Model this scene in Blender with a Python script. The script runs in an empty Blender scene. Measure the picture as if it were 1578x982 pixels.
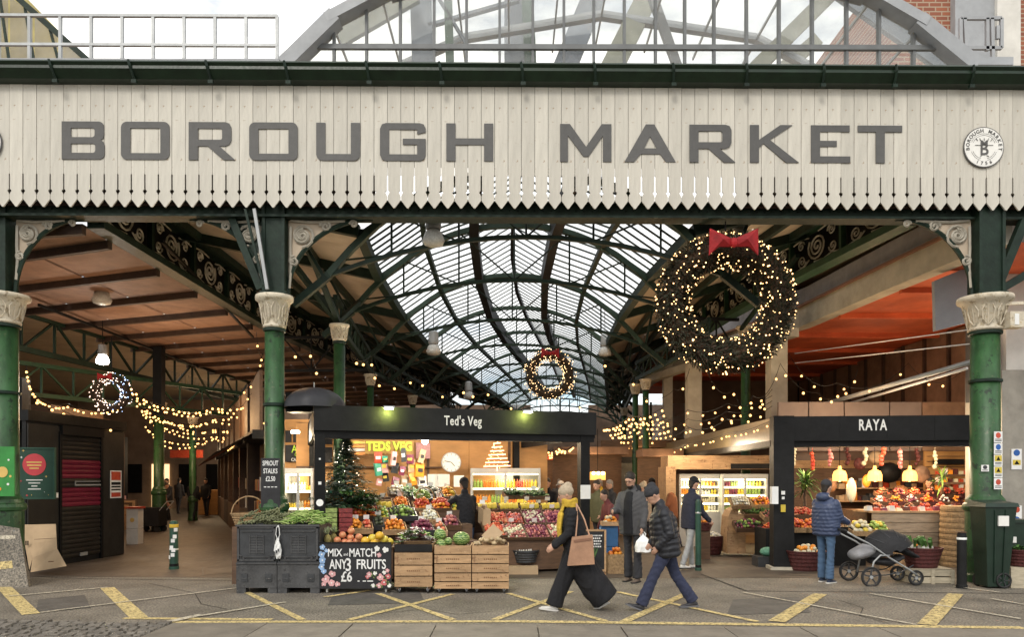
import bpy, bmesh, math, random
import numpy as np
from mathutils import Vector, Matrix, noise
R=random.Random(7)
sc=bpy.context.scene
V=Vector
# ---------------- camera, world, sun, exposure ----------------
CZ=1.75; F=1150.0; CX=789.0; HY=738.0
cam=bpy.data.cameras.new('camera'); cam_o=bpy.data.objects.new('camera',cam); sc.collection.objects.link(cam_o)
cam.sensor_width=36; cam.lens=36*F/1578; cam.shift_y=(HY-491)/1578.0; cam.clip_end=900; cam.clip_start=.1
cam_o.location=(0,0,CZ); cam_o.rotation_euler=(math.pi/2,0,0); sc.camera=cam_o
SUN_EL=math.radians(42); SUN_AZ=math.radians(200)   # compass azimuth: behind the camera, to the left
w=bpy.data.worlds.new('World'); sc.world=w; w.use_nodes=True; nt=w.node_tree; nt.nodes.clear()
def N(nt,t,**k):
    n=nt.nodes.new(t)
    for a,b in k.items(): setattr(n,a,b)
    return n
sky=N(nt,'ShaderNodeTexSky'); sky.sky_type='NISHITA'; sky.sun_disc=False; sky.sun_elevation=SUN_EL; sky.sun_rotation=SUN_AZ
tc=N(nt,'ShaderNodeTexCoord'); mp=N(nt,'ShaderNodeMapping'); mp.inputs['Scale'].default_value=(1.6,1.6,4.0)
nz=N(nt,'ShaderNodeTexNoise'); nz.inputs['Scale'].default_value=1.5; nz.inputs['Detail'].default_value=7; nz.inputs['Roughness'].default_value=.55
rp=N(nt,'ShaderNodeValToRGB'); rp.color_ramp.elements[0].position=.36; rp.color_ramp.elements[1].position=.5
nz2=N(nt,'ShaderNodeTexNoise'); nz2.inputs['Scale'].default_value=4; nz2.inputs['Detail'].default_value=6
rp2=N(nt,'ShaderNodeValToRGB'); rp2.color_ramp.elements[0].color=(8.2,8.3,8.4,1); rp2.color_ramp.elements[1].color=(12.5,12.2,11.6,1)
rp2.color_ramp.elements[0].position=.3; rp2.color_ramp.elements[1].position=.62
mx=N(nt,'ShaderNodeMix',data_type='RGBA'); bg=N(nt,'ShaderNodeBackground'); bg.inputs['Strength'].default_value=.1
out=N(nt,'ShaderNodeOutputWorld'); L=nt.links.new
L(tc.outputs['Generated'],mp.inputs[0]); L(mp.outputs[0],nz.inputs['Vector']); L(mp.outputs[0],nz2.inputs['Vector'])
L(nz.outputs['Fac'],rp.inputs[0]); L(nz2.outputs['Fac'],rp2.inputs[0])
L(rp.outputs[0],mx.inputs['Factor']); L(sky.outputs[0],mx.inputs['A']); L(rp2.outputs[0],mx.inputs['B'])
L(mx.outputs['Result'],bg.inputs['Color']); L(bg.outputs[0],out.inputs[0])
sl=bpy.data.lights.new('sun','SUN'); sl.energy=1.0; sl.angle=math.radians(14); sl.color=(1,.95,.87)
so=bpy.data.objects.new('sun',sl); sc.collection.objects.link(so)
_d=V((math.sin(SUN_AZ)*math.cos(SUN_EL),math.cos(SUN_AZ)*math.cos(SUN_EL),math.sin(SUN_EL)))
so.rotation_euler=_d.to_track_quat('Z','Y').to_euler()
sc.view_settings.view_transform='Standard'; sc.view_settings.look='None'; sc.view_settings.gamma=1
sc.view_settings.exposure=.62
sc.render.engine='CYCLES'; c=sc.cycles; c.use_denoising=True; c.max_bounces=7; c.diffuse_bounces=3; c.glossy_bounces=2
c.transmission_bounces=3; c.transparent_max_bounces=16; c.caustics_reflective=False; c.caustics_refractive=False; c.sample_clamp_indirect=6
c.sample_clamp_direct=0
# ---------------- helpers ----------------
def at(px,py,d): return V(((px-CX)*d/F, d, CZ+(HY-py)*d/F))
def gnd(px,py):
    d=CZ*F/(py-HY); return V(((px-CX)*d/F,d,0))
COL=sc.collection
def props(o,label=None,cat=None,group=None,kind=None):
    if label: o['label']=label
    if cat: o['category']=cat
    if group: o['group']=group
    if kind: o['kind']=kind
    return o
def thing(name,label,cat,loc=(0,0,0),rz=0,group=None):
    o=bpy.data.objects.new(name,None); COL.objects.link(o); o.location=loc; o.rotation_euler=(0,0,rz); o.empty_display_size=.1
    return props(o,label,cat,group)
class B:
    def __init__(s): s.v=[]; s.f=[]; s.M=None; s.sm=False
    def add(s,vs,fs):
        n=len(s.v)
        if s.M is not None: vs=[s.M@V(p) for p in vs]
        s.v+= [tuple(p) for p in vs]; s.f+=[tuple(i+n for i in f) for f in fs]; return s
    def box(s,x0,x1,y0,y1,z0,z1):
        return s.add([(x0,y0,z0),(x1,y0,z0),(x1,y1,z0),(x0,y1,z0),(x0,y0,z1),(x1,y0,z1),(x1,y1,z1),(x0,y1,z1)],
          [(0,3,2,1),(4,5,6,7),(0,1,5,4),(1,2,6,5),(2,3,7,6),(3,0,4,7)])
    def bar(s,p,q,w,h=None,up=(0,0,1)):
        p=V(p);q=V(q);h=h or w; d=(q-p)
        if d.length<1e-6: return s
        d.normalize(); u=V(up)
        if abs(d.dot(u))>.98: u=V((1,0,0))
        a=d.cross(u).normalized()*w/2; b=a.cross(d).normalized()*h/2
        vs=[]
        for e in (p,q): vs+=[e-a-b,e+a-b,e+a+b,e-a+b]
        return s.add(vs,[(0,1,2,3),(7,6,5,4),(0,4,5,1),(1,5,6,2),(2,6,7,3),(3,7,4,0)])
    def cyl(s,p,q,r1,r2=None,n=10,caps=True):
        p=V(p);q=V(q);r2=r1 if r2 is None else r2; d=(q-p).normalized(); u=V((0,0,1)) if abs(d.z)<.9 else V((1,0,0))
        a=d.cross(u).normalized(); b=d.cross(a); vs=[]
        for e,r in ((p,r1),(q,r2)):
            for i in range(n): t=2*math.pi*i/n; vs.append(e+a*math.cos(t)*r+b*math.sin(t)*r)
        fs=[(i,(i+1)%n,n+(i+1)%n,n+i) for i in range(n)]
        if caps: fs+=[tuple(range(n-1,-1,-1)),tuple(range(n,2*n))]
        return s.add(vs,fs)
    def tube(s,path,r,n=5,closed=False,r2=None):
        pts=[V(p) for p in path]; m=len(pts); vs=[]; pa=None
        for i,p in enumerate(pts):
            if closed: d=pts[(i+1)%m]-pts[i-1]
            else: d=pts[min(i+1,m-1)]-pts[max(i-1,0)]
            if d.length<1e-9: d=V((0,0,1))
            d.normalize()
            if pa is None:
                u=V((0,0,1)) if abs(d.z)<.9 else V((1,0,0)); a=d.cross(u).normalized()
            else:
                a=(pa-d*pa.dot(d))
                a=a.normalized() if a.length>1e-6 else d.orthogonal().normalized()
            pa=a; b=d.cross(a); rr=r if r2 is None else r+(r2-r)*i/(m-1)
            for k in range(n): t=2*math.pi*k/n; vs.append(p+a*math.cos(t)*rr+b*math.sin(t)*rr)
        fs=[]
        for i in range(m if closed else m-1):
            j=(i+1)%m
            for k in range(n): fs.append((i*n+k,i*n+(k+1)%n,j*n+(k+1)%n,j*n+k))
        if not closed: fs+=[tuple(range(n-1,-1,-1)),tuple((m-1)*n+k for k in range(n))]
        return s.add(vs,fs)
    def lathe(s,prof,c=(0,0,0),n=16,ell=1.0):
        c=V(c); vs=[]
        for r,z in prof:
            for k in range(n): t=2*math.pi*k/n; vs.append(c+V((r*math.cos(t),r*ell*math.sin(t),z)))
        m=len(prof); fs=[(i*n+k,i*n+(k+1)%n,(i+1)*n+(k+1)%n,(i+1)*n+k) for i in range(m-1) for k in range(n)]
        fs+=[tuple(range(n-1,-1,-1)),tuple((m-1)*n+k for k in range(n))]
        return s.add(vs,fs)
    def ball(s,c,r,sc=(1,1,1),nu=8,nv=5,rot=None):
        c=V(c); vs=[V((0,0,-r*sc[2]))]
        for j in range(1,nv):
            ph=-math.pi/2+math.pi*j/nv
            for i in range(nu):
                t=2*math.pi*i/nu; vs.append(V((r*sc[0]*math.cos(ph)*math.cos(t),r*sc[1]*math.cos(ph)*math.sin(t),r*sc[2]*math.sin(ph))))
        vs.append(V((0,0,r*sc[2])))
        if rot is not None: vs=[rot@p for p in vs]
        vs=[p+c for p in vs]; fs=[]
        for i in range(nu): fs.append((0,1+(i+1)%nu,1+i))
        for j in range(nv-2):
            for i in range(nu): a=1+j*nu; fs.append((a+i,a+(i+1)%nu,a+nu+(i+1)%nu,a+nu+i))
        a=1+(nv-2)*nu; t=len(vs)-1
        for i in range(nu): fs.append((a+i,a+(i+1)%nu,t))
        return s.add(vs,fs)
    def quad(s,*p): return s.add(p,[tuple(range(len(p)))])
    def prism(s,poly,d0,d1,plane='xz'):
        n=len(poly)
        def g(u,v,d): return (u,d,v) if plane=='xz' else ((d,u,v) if plane=='yz' else (u,v,d))
        vs=[g(u,v,d0) for u,v in poly]+[g(u,v,d1) for u,v in poly]
        return s.add(vs,[tuple(range(n)),tuple(range(2*n-1,n-1,-1))]+[(i,(i+1)%n,n+(i+1)%n,n+i) for i in range(n)][::1])
    def mesh(s,name,mat):
        me=bpy.data.meshes.new(name); me.from_pydata(s.v,[],s.f); 
        bm=bmesh.new(); bm.from_mesh(me); bmesh.ops.recalc_face_normals(bm,faces=bm.faces); bm.to_mesh(me); bm.free()
        for m in (mat if isinstance(mat,(list,tuple)) else [mat]): me.materials.append(m)
        if s.sm: me.polygons.foreach_set('use_smooth',[True]*len(me.polygons))
        return me
    def build(s,name,mat,parent=None,world=False,smooth=None,loc=None,rz=0,label=None,cat=None,group=None,kind=None):
        if smooth is not None: s.sm=smooth
        if world and parent is not None:
            Mi=parent_matrix(parent).inverted(); s.v=[tuple(Mi@V(p)) for p in s.v]
        o=bpy.data.objects.new(name,s.mesh(name,mat)); COL.objects.link(o)
        if parent is not None: o.parent=parent
        if loc is not None: o.location=loc
        if rz: o.rotation_euler=(0,0,rz)
        return props(o,label,cat,group,kind)
    def top(s,name,mat,label,cat,group=None,kind=None,smooth=None,origin=None):
        # world-coordinate mesh as a top-level object, origin moved to its base
        if not s.v: return None
        if origin is None:
            xs=[p[0] for p in s.v]; ys=[p[1] for p in s.v]; zs=[p[2] for p in s.v]
            origin=V(((min(xs)+max(xs))/2,(min(ys)+max(ys))/2,min(zs)))
        s.v=[tuple(V(p)-V(origin)) for p in s.v]
        return s.build(name,mat,None,smooth=smooth,loc=origin,label=label,cat=cat,group=group,kind=kind)
def parent_matrix(o):
    m=Matrix.LocRotScale(o.location,o.rotation_euler,o.scale)
    return (parent_matrix(o.parent)@m) if o.parent else m
def link(me,name,parent=None,loc=(0,0,0),rot=(0,0,0),scale=None,**k):
    o=bpy.data.objects.new(name,me); COL.objects.link(o); o.parent=parent; o.location=loc; o.rotation_euler=rot
    if scale: o.scale=scale if isinstance(scale,(tuple,list)) else (scale,)*3
    return props(o,**k)
def kids(o): return [x for x in list(COL.objects) if x.parent==o]
def dup(o,loc=None,rz=None,label=None,parent=None,scale=None):
    c=o.copy(); COL.objects.link(c); c.parent=parent
    if loc is not None: c.location=loc
    if rz is not None: c.rotation_euler=(0,0,rz)
    if scale is not None: c.scale=(scale,)*3
    if label: c['label']=label
    for ch in o.children: dup(ch,parent=c)
    return c
def textmesh(txt,size,ext=.004,sx=1.0,align='CENTER',off=0,sp=1.0):
    cu=bpy.data.curves.new('lettering','FONT'); cu.body=txt; cu.size=size; cu.extrude=ext; cu.align_x=align; cu.align_y='CENTER'; cu.offset=off
    cu.resolution_u=3; cu.space_character=sp
    o=bpy.data.objects.new('t',cu); COL.objects.link(o)
    dg=bpy.context.evaluated_depsgraph_get(); me=bpy.data.meshes.new_from_object(o.evaluated_get(dg)); bpy.data.objects.remove(o)
    # stand it up: x right, z up, facing -y
    me.transform(Matrix.Rotation(math.pi/2,4,'X')@Matrix.Diagonal((sx,1,1,1)))
    return me
def text(txt,size,mat,parent,loc,rz=0,ext=.004,sx=1.0,name='lettering',roll=0,**k):
    me=textmesh(txt,size,ext,sx,**k); me.materials.clear(); me.materials.append(mat)
    return link(me,name,parent,loc,(0,roll,rz))
def shape2d(loops,ext):
    cu=bpy.data.curves.new('s','CURVE'); cu.dimensions='2D'; cu.fill_mode='BOTH'; cu.extrude=ext
    for lp in loops:
        sp=cu.splines.new('POLY'); sp.points.add(len(lp)-1); sp.use_cyclic_u=True
        for i,(x,y) in enumerate(lp): sp.points[i].co=(x,y,0,1)
    o=bpy.data.objects.new('t',cu); COL.objects.link(o)
    dg=bpy.context.evaluated_depsgraph_get(); me=bpy.data.meshes.new_from_object(o.evaluated_get(dg)); bpy.data.objects.remove(o)
    me.transform(Matrix.Rotation(math.pi/2,4,'X')); return me
def rrect(x0,y0,x1,y1,rs,n=5):
    # rs: radii at (bl,br,tr,tl)
    pts=[]
    for (cx,cy,r,a0) in ((x0+rs[0],y0+rs[0],rs[0],180),(x1-rs[1],y0+rs[1],rs[1],270),(x1-rs[2],y1-rs[2],rs[2],0),(x0+rs[3],y1-rs[3],rs[3],90)):
        if r<=0: pts.append((cx,cy)); continue
        for i in range(n+1):
            a=math.radians(a0+90*i/n); pts.append((cx+r*math.cos(a),cy+r*math.sin(a)))
    return pts
# ---------------- materials ----------------
MT={}
def mat(name,col,rough=.6,var=.15,scale=6,bump=.15,metal=0,kind='noise',col2=None,emit=0,spec=.4,stretch=None,rnd=.08,coords='Object'):
    if name in MT: return MT[name]
    m=bpy.data.materials.new(name); m.use_nodes=True; nt=m.node_tree; L=nt.links.new; b=nt.nodes['Principled BSDF']
    b.inputs['Roughness'].default_value=rough; b.inputs['Metallic'].default_value=metal; b.inputs['Specular IOR Level'].default_value=spec
    tc=N(nt,'ShaderNodeTexCoord'); mp=N(nt,'ShaderNodeMapping'); L(tc.outputs[coords],mp.inputs[0])
    if stretch: mp.inputs['Scale'].default_value=stretch
    n1=N(nt,'ShaderNodeTexNoise'); n1.inputs['Scale'].default_value=scale; n1.inputs['Detail'].default_value=6; n1.inputs['Roughness'].default_value=.62
    L(mp.outputs[0],n1.inputs['Vector'])
    r=N(nt,'ShaderNodeValToRGB'); c2=col2 or tuple(min(1,x*(1+var)) for x in col); c1=tuple(x*(1-var) for x in col) if not col2 else col
    r.color_ramp.elements[0].color=(*c1,1); r.color_ramp.elements[1].color=(*c2,1)
    r.color_ramp.elements[0].position=.32; r.color_ramp.elements[1].position=.68
    L(n1.outputs['Fac'],r.inputs[0])
    oi=N(nt,'ShaderNodeObjectInfo'); hs=N(nt,'ShaderNodeHueSaturation'); mr=N(nt,'ShaderNodeMapRange')
    mr.inputs['To Min'].default_value=1-rnd; mr.inputs['To Max'].default_value=1+rnd
    L(oi.outputs['Random'],mr.inputs['Value']); L(mr.outputs[0],hs.inputs['Value']); L(r.outputs[0],hs.inputs['Color'])
    L(hs.outputs[0],b.inputs['Base Color'])
    if bump:
        n2=N(nt,'ShaderNodeTexNoise'); n2.inputs['Scale'].default_value=scale*5; n2.inputs['Detail'].default_value=4; L(mp.outputs[0],n2.inputs['Vector'])
        bp=N(nt,'ShaderNodeBump'); bp.inputs['Strength'].default_value=bump; bp.inputs['Distance'].default_value=.02
        L(n2.outputs['Fac'],bp.inputs['Height']); L(bp.outputs[0],b.inputs['Normal'])
        mr2=N(nt,'ShaderNodeMapRange'); mr2.inputs['To Min'].default_value=max(0,rough-.12); mr2.inputs['To Max'].default_value=min(1,rough+.12)
        L(n2.outputs['Fac'],mr2.inputs['Value']); L(mr2.outputs[0],b.inputs['Roughness'])
    if emit: 
        b.inputs['Emission Color'].default_value=(*(col),1); b.inputs['Emission Strength'].default_value=emit
        m.cycles.emission_sampling='NONE'
    MT[name]=m; return m
def glow(name,col,st,sample=False):
    if name in MT: return MT[name]
    m=bpy.data.materials.new(name); m.use_nodes=True; nt=m.node_tree; b=nt.nodes['Principled BSDF']
    b.inputs['Base Color'].default_value=(*[min(.8,x) for x in col],1); b.inputs['Emission Color'].default_value=(*col,1); b.inputs['Emission Strength'].default_value=st
    m.cycles.emission_sampling='AUTO' if sample else 'NONE'; MT[name]=m; return m
def glass(name,tint,trans,milk=0,rough=.05):
    m=bpy.data.materials.new(name); m.use_nodes=True; nt=m.node_tree; nt.nodes.clear(); L=nt.links.new
    o=N(nt,'ShaderNodeOutputMaterial'); t=N(nt,'ShaderNodeBsdfTransparent'); t.inputs[0].default_value=(*tint,1)
    g=N(nt,'ShaderNodeBsdfGlossy'); g.inputs['Roughness'].default_value=rough; g.inputs[0].default_value=(.9,.9,.9,1)
    lw=N(nt,'ShaderNodeLayerWeight'); lw.inputs[0].default_value=.5; pw_=N(nt,'ShaderNodeMath',operation='POWER'); pw_.inputs[1].default_value=4; L(lw.outputs['Facing'],pw_.inputs[0]); fr=N(nt,'ShaderNodeMath',operation='MULTIPLY_ADD'); L(pw_.outputs[0],fr.inputs[0]); fr.inputs[1].default_value=.45 if name!='roof_glass' else .12; fr.inputs[2].default_value=.035
    mx=N(nt,'ShaderNodeMixShader'); L(fr.outputs[0],mx.inputs[0]); L(t.outputs[0],mx.inputs[1]); L(g.outputs[0],mx.inputs[2]); last=mx
    if milk:
        tl=N(nt,'ShaderNodeBsdfTranslucent'); tl.inputs[0].default_value=(.85,.87,.88,1); df=N(nt,'ShaderNodeBsdfDiffuse'); df.inputs[0].default_value=(.5,.5,.48,1)
        m1=N(nt,'ShaderNodeMixShader'); m1.inputs[0].default_value=.15; L(tl.outputs[0],m1.inputs[1]); L(df.outputs[0],m1.inputs[2])
        tc=N(nt,'ShaderNodeTexCoord'); nn=N(nt,'ShaderNodeTexNoise'); nn.inputs['Scale'].default_value=1.3; nn.inputs['Detail'].default_value=5; L(tc.outputs['Object'],nn.inputs['Vector'])
        mr=N(nt,'ShaderNodeMapRange'); mr.inputs['From Min'].default_value=.3; mr.inputs['From Max'].default_value=.7; mr.inputs['To Min'].default_value=milk*.6; mr.inputs['To Max'].default_value=min(1,milk*1.4); L(nn.outputs['Fac'],mr.inputs['Value'])
        m2=N(nt,'ShaderNodeMixShader'); L(mr.outputs[0],m2.inputs[0]); L(mx.outputs[0],m2.inputs[1]); L(m1.outputs[0],m2.inputs[2]); last=m2
    L(last.outputs[0],o.inputs[0]); MT[name]=m; return m
def lamp(loc,power,col=(1,.72,.42),size=.08,parent=None):
    l=bpy.data.lights.new('lamp_light','POINT'); l.energy=power; l.color=col; l.shadow_soft_size=size
    o=bpy.data.objects.new('lamp_light',l); COL.objects.link(o); o.location=loc; return o
cream=mat('cream_paint',(.51,.482,.415),.55,.13,2.5,.15,rnd=.075,stretch=(4,4,.6))
letterg=mat('letter_grey',(.088,.086,.082),.6,.1,8,.1)
gutg=mat('gutter_green',(.010,.024,.012),.4,.3,4,.1)
colg=mat('column_green',(.026,.075,.026),.42,.5,3.5,.25,stretch=(1,1,.5))
steel=mat('dark_green_steel',(.010,.022,.014),.55,.4,5,.15,spec=.25)
black=mat('black_paint',(.006,.006,.006),.55,.4,5,.12,spec=.2)
black2=mat('charcoal_board',(.011,.011,.0112),.6,.35,3,.1,spec=.2)
def weather(m,c1,c2,lo=.60,sc_=9):
    nt=m.node_tree; L=nt.links.new; b=nt.nodes['Principled BSDF']; src=b.inputs['Base Color'].links[0].from_socket
    tc=N(nt,'ShaderNodeTexCoord'); 
    for c,s,t0 in ((c1,sc_,lo),(c2,sc_*2.7,lo+.03)):
        n1=N(nt,'ShaderNodeTexNoise'); n1.inputs['Scale'].default_value=s; n1.inputs['Detail'].default_value=9; n1.inputs['Roughness'].default_value=.7; L(tc.outputs['Object'],n1.inputs['Vector'])
        r=N(nt,'ShaderNodeValToRGB'); r.color_ramp.elements[0].position=t0; r.color_ramp.elements[1].position=t0+.05; L(n1.outputs['Fac'],r.inputs[0])
        mx=N(nt,'ShaderNodeMix',data_type='RGBA'); L(r.outputs[0],mx.inputs['Factor']); L(src,mx.inputs['A']); mx.inputs['B'].default_value=(*c,1); src=mx.outputs['Result']
    L(src,b.inputs['Base Color'])
midg=mat('mid_green_steel',(.022,.06,.03),.45,.3,5,.12)
capm=mat('capital_cream',(.55,.49,.38),.6,.15,8,.2)
scrl=mat('scroll_cream',(.36,.33,.27),.6,.15,8,.1)
beige=mat('beige_soffit',(.43,.35,.26),.8,.16,1.4,.1)
board=mat('ceiling_board',(.25,.15,.105),.75,.22,2.2,.15,rnd=.12)
joist=mat('joist_brown',(.05,.028,.018),.7,.3,4,.1)
slate=mat('slate_mullion',(.13,.135,.135),.5,.15,4,.05)
barm=mat('glazing_bar_grey',(.06,.075,.065),.6,.2,4,0)
alum=mat('grey_metal',(.34,.35,.35),.45,.12,4,.05,metal=.3)
alum2=mat('grey_cladding',(.30,.31,.32),.5,.12,3,.08)
whitew=mat('white_render',(.62,.60,.55),.8,.12,2,.2)
conc=mat('pale_concrete',(.42,.38,.30),.8,.2,2,.25)
orange=mat('orange_soffit',(.50,.10,.035),.7,.2,1.5,.1)
brownb=mat('brown_board',(.17,.10,.062),.75,.25,3,.15,rnd=.12)
ply=mat('orange_ply',(.46,.24,.085),.6,.15,2,.08,stretch=(1,1,3))
wood=mat('crate_pine',(.40,.25,.13),.7,.25,4,.3,stretch=(1,6,6),rnd=.14)
woodd=mat('dark_wood',(.10,.055,.03),.6,.3,4,.2,stretch=(1,5,5))
card=mat('cardboard',(.42,.30,.18),.85,.1,4,.1)
plast=mat('dark_grey_plastic',(.035,.037,.04),.45,.35,6,.15)
plast2=mat('worn_grey_plastic',(.055,.055,.056),.5,.35,6,.2)
white=mat('white_plastic',(.75,.75,.73),.5,.06,6,.02)
paper=mat('paper_white',(.72,.71,.67),.8,.05,8,.02)
chalkb=mat('chalkboard',(.018,.018,.02),.7,.3,7,.1)
chalk=mat('chalk_white',(.72,.72,.70),.9,.1,20,.1)
rubber=mat('black_rubber',(.015,.015,.015),.7,.2,8,.1)
chrome=mat('bright_metal',(.5,.5,.5),.3,.1,6,0,metal=.8)
wicker=mat('wicker_tan',(.34,.22,.11),.75,.35,25,.8)
wickr=mat('wicker_wine',(.085,.02,.018),.6,.35,25,.8)
leafd=mat('leaf_dark',(.018,.05,.015),.6,.5,14,0,rnd=.2)
leafm=mat('leaf_mid',(.06,.14,.03),.6,.4,14,0,rnd=.2)
leafl=mat('leaf_light',(.20,.32,.07),.6,.35,14,0,rnd=.2)
yellow=mat('yellow_road_paint',(.60,.46,.13),.8,.25,9,.3)
whitel=mat('white_road_paint',(.48,.45,.38),.8,.25,9,.3)
bulbm=glow('warm_bulb',(1,.50,.16),2.6)
bulbw=glow('white_bulb',(1,.88,.7),5)
bulbb=glow('blue_bulb',(.45,.62,1),3)
lampw=glow('lamp_white',(1,.95,.85),22)
fairy=glow('fairy_light',(1,.55,.22),3.2)
shelfglow=glow('shelf_light',(1,.86,.5),5)
gls=glass('clear_glass',(.93,.94,.92),1,milk=.16)
rgls=glass('roof_glass',(.95,.975,1.0),1,milk=.32)
tgls=glass('tinted_glass',(.52,.46,.24),1,milk=.25)
fgls=glass('fridge_glass',(.93,.95,.95),1)
weather(colg,(.012,.025,.012),(.10,.11,.06),.57,6); weather(capm,(.30,.25,.17),(.40,.30,.16),.55,9); weather(cream,(.42,.37,.28),(.30,.21,.13),.59,4); weather(plast2,(.03,.03,.03),(.15,.14,.13),.58,12); weather(wood,(.22,.12,.06),(.5,.34,.2),.58,7)
def facef(b,vs): b.quad(*vs)
# ---------------- ground ----------------
def asphalt():
    m=mat('asphalt',(.125,.114,.096),.75,.3,1.1,.5,coords='Object'); nt=m.node_tree; L=nt.links.new; b=nt.nodes['Principled BSDF']
    tc=N(nt,'ShaderNodeTexCoord'); hs=[n for n in nt.nodes if n.type=='HUE_SAT'][0]
    v=N(nt,'ShaderNodeTexVoronoi'); v.inputs['Scale'].default_value=70; L(tc.outputs['Object'],v.inputs['Vector'])
    n2=N(nt,'ShaderNodeTexNoise'); n2.inputs['Scale'].default_value=38; n2.inputs['Detail'].default_value=5; L(tc.outputs['Object'],n2.inputs['Vector'])
    r=N(nt,'ShaderNodeValToRGB'); r.color_ramp.elements[0].position=.35; r.color_ramp.elements[1].position=.7; r.color_ramp.elements[0].color=(.5,.5,.5,1); r.color_ramp.elements[1].color=(2.1,2.0,1.85,1)
    L(n2.outputs['Fac'],r.inputs[0]); mx=N(nt,'ShaderNodeMix',data_type='RGBA',blend_type='MULTIPLY'); mx.inputs['Factor'].default_value=1
    L(hs.outputs[0],mx.inputs['A']); L(r.outputs[0],mx.inputs['B'])
    # gum spots
    v2=N(nt,'ShaderNodeTexVoronoi'); v2.inputs['Scale'].default_value=2.6; L(tc.outputs['Object'],v2.inputs['Vector'])
    r2=N(nt,'ShaderNodeValToRGB'); r2.color_ramp.elements[0].position=.045; r2.color_ramp.elements[1].position=.07; r2.color_ramp.elements[0].color=(1,1,1,1); r2.color_ramp.elements[1].color=(0,0,0,1)
    L(v2.outputs['Distance'],r2.inputs[0]); m3=N(nt,'ShaderNodeMix',data_type='RGBA'); m3.inputs['B'].default_value=(.17,.16,.14,1)
    L(r2.outputs[0],m3.inputs['Factor']); L(mx.outputs['Result'],m3.inputs['A']); L(m3.outputs['Result'],b.inputs['Base Color'])
    bp=N(nt,'ShaderNodeBump'); bp.inputs['Strength'].default_value=.5; bp.inputs['Distance'].default_value=.01; L(v.outputs['Distance'],bp.inputs['Height']); L(bp.outputs[0],b.inputs['Normal'])
    return m
asph=asphalt()
g=B(); g.quad((-400,-60,0),(400,-60,0),(400,700,0),(-400,700,0)); g.top('ground',asph,None,None,kind='structure',origin=V((0,0,0)))
pavem=mat('market_floor',(.080,.062,.046),.6,.25,1.5,.35)
g=B()
g.quad((-10.2,13.4,.004),(-2.5,13.0,.004),(9.5,13.2,.004),(14,14,.004),(14,60,.004),(-34,60,.004),(-12,17,.004))
g.top('market_floor',pavem,None,None,kind='structure',origin=V((0,13,0)))
# inspection cover and joint lines in the floor
g=B()
def gline(b,p,q,w,z=.008):
    p=gnd(*p) if len(p)==2 else V(p); q=gnd(*q) if len(q)==2 else V(q)
    d=(q-p).normalized(); n=V((-d.y,d.x,0))*w/2; up=V((0,0,z)); b.quad(p-n+up,q-n+up,q+n+up,p+n+up)
coverm=mat('cover_iron',(.05,.045,.04),.5,.3,8,.4)
for a,bq in (((312,888),(362,884)),((312,876),(362,873)),((313,888),(312,876)),((361,884),(362,873))): gline(g,a,bq,.03,.010)
g.top('inspection_cover',coverm,'rectangular inspection cover frame set in the dark floor beside the black pallet boxes','cover')
darkj=mat('tar_joint',(.02,.018,.016),.8,.2,5,.2)
g=B()
for a,bq in (((1080,886),(1150,912)),((1150,912),(1578,916)),((0,888),(140,893)),((140,893),(364,896)),((1200,887),(1505,900))): gline(g,a,bq,.03,.009)
g.top('road_edge_joint',darkj,None,None,kind='structure')
pm=mat('tar_patch',(.085,.078,.068),.75,.25,3,.4)
for k_,(P4) in enumerate((((520,903),(640,899),(655,930),(505,934)),((1130,925),(1230,921),(1250,945),(1120,949)),((60,925),(130,918),(140,938),(55,944)))):
    q=B(); q.quad(*[gnd(*p_)+V((0,0,.0046+.0003*k_)) for p_ in P4]); q.top('road_patch',pm,None,None,kind='structure')
for P4 in (((600,945),(655,940),(705,948),(760,943)),((1290,925),(1330,938),(1325,950),(1370,962)),((230,900),(300,915),(310,932),(350,940))):
    q=B()
    for a_,b_ in zip(P4,P4[1:]): gline(q,a_,b_,.012,.0056)
    q.top('road_crack',darkj,None,None,kind='structure')
# yellow box hatching and thin white bay lines
YL=[((190,954),(420,956),.12),((255,960),(800,959),.13),((795,959),(1578,969),.15),((0,900),(48,948),.2),((165,907),(215,954),.2),((378,913),(466,957),.1),
 ((582,916),(698,957),.1),((698,917),(538,957),.1),((783,916),(933,959),.1),((880,913),(762,957),.1),((952,914),(1167,960),.1),((1066,913),(962,960),.13),
 ((1264,917),(1197,960),.2),((1473,917),(1428,965),.2),((500,922),(570,912),.1)]
WL=[((10,921),(165,907),.06),((62,946),(365,908),.06),((305,952),(440,930),.07),((1145,915),(1411,965),.06),((1341,917),(1572,956),.06),((1528,925),(1590,936),.06),((255,962),(310,950),.12),((1470,906),(1540,915),.05)]
def worn(name,col):
    m=mat(name,col,.8,.2,9,.3); nt=m.node_tree; L=nt.links.new; b=nt.nodes['Principled BSDF']; o=[n for n in nt.nodes if n.type=='OUTPUT_MATERIAL'][0]
    t=N(nt,'ShaderNodeBsdfTransparent'); mx=N(nt,'ShaderNodeMixShader'); tc=N(nt,'ShaderNodeTexCoord'); nn=N(nt,'ShaderNodeTexNoise'); nn.inputs['Scale'].default_value=24; nn.inputs['Detail'].default_value=8; nn.inputs['Roughness'].default_value=.7
    L(tc.outputs['Object'],nn.inputs['Vector']); r=N(nt,'ShaderNodeValToRGB'); r.color_ramp.elements[0].position=.40; r.color_ramp.elements[1].position=.54
    r.color_ramp.elements[0].color=(.3,.3,.3,1)
    L(nn.outputs['Fac'],r.inputs[0]); L(r.outputs[0],mx.inputs[0]); L(t.outputs[0],mx.inputs[1]); L(b.outputs[0],mx.inputs[2]); L(mx.outputs[0],o.inputs[0]); return m
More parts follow.
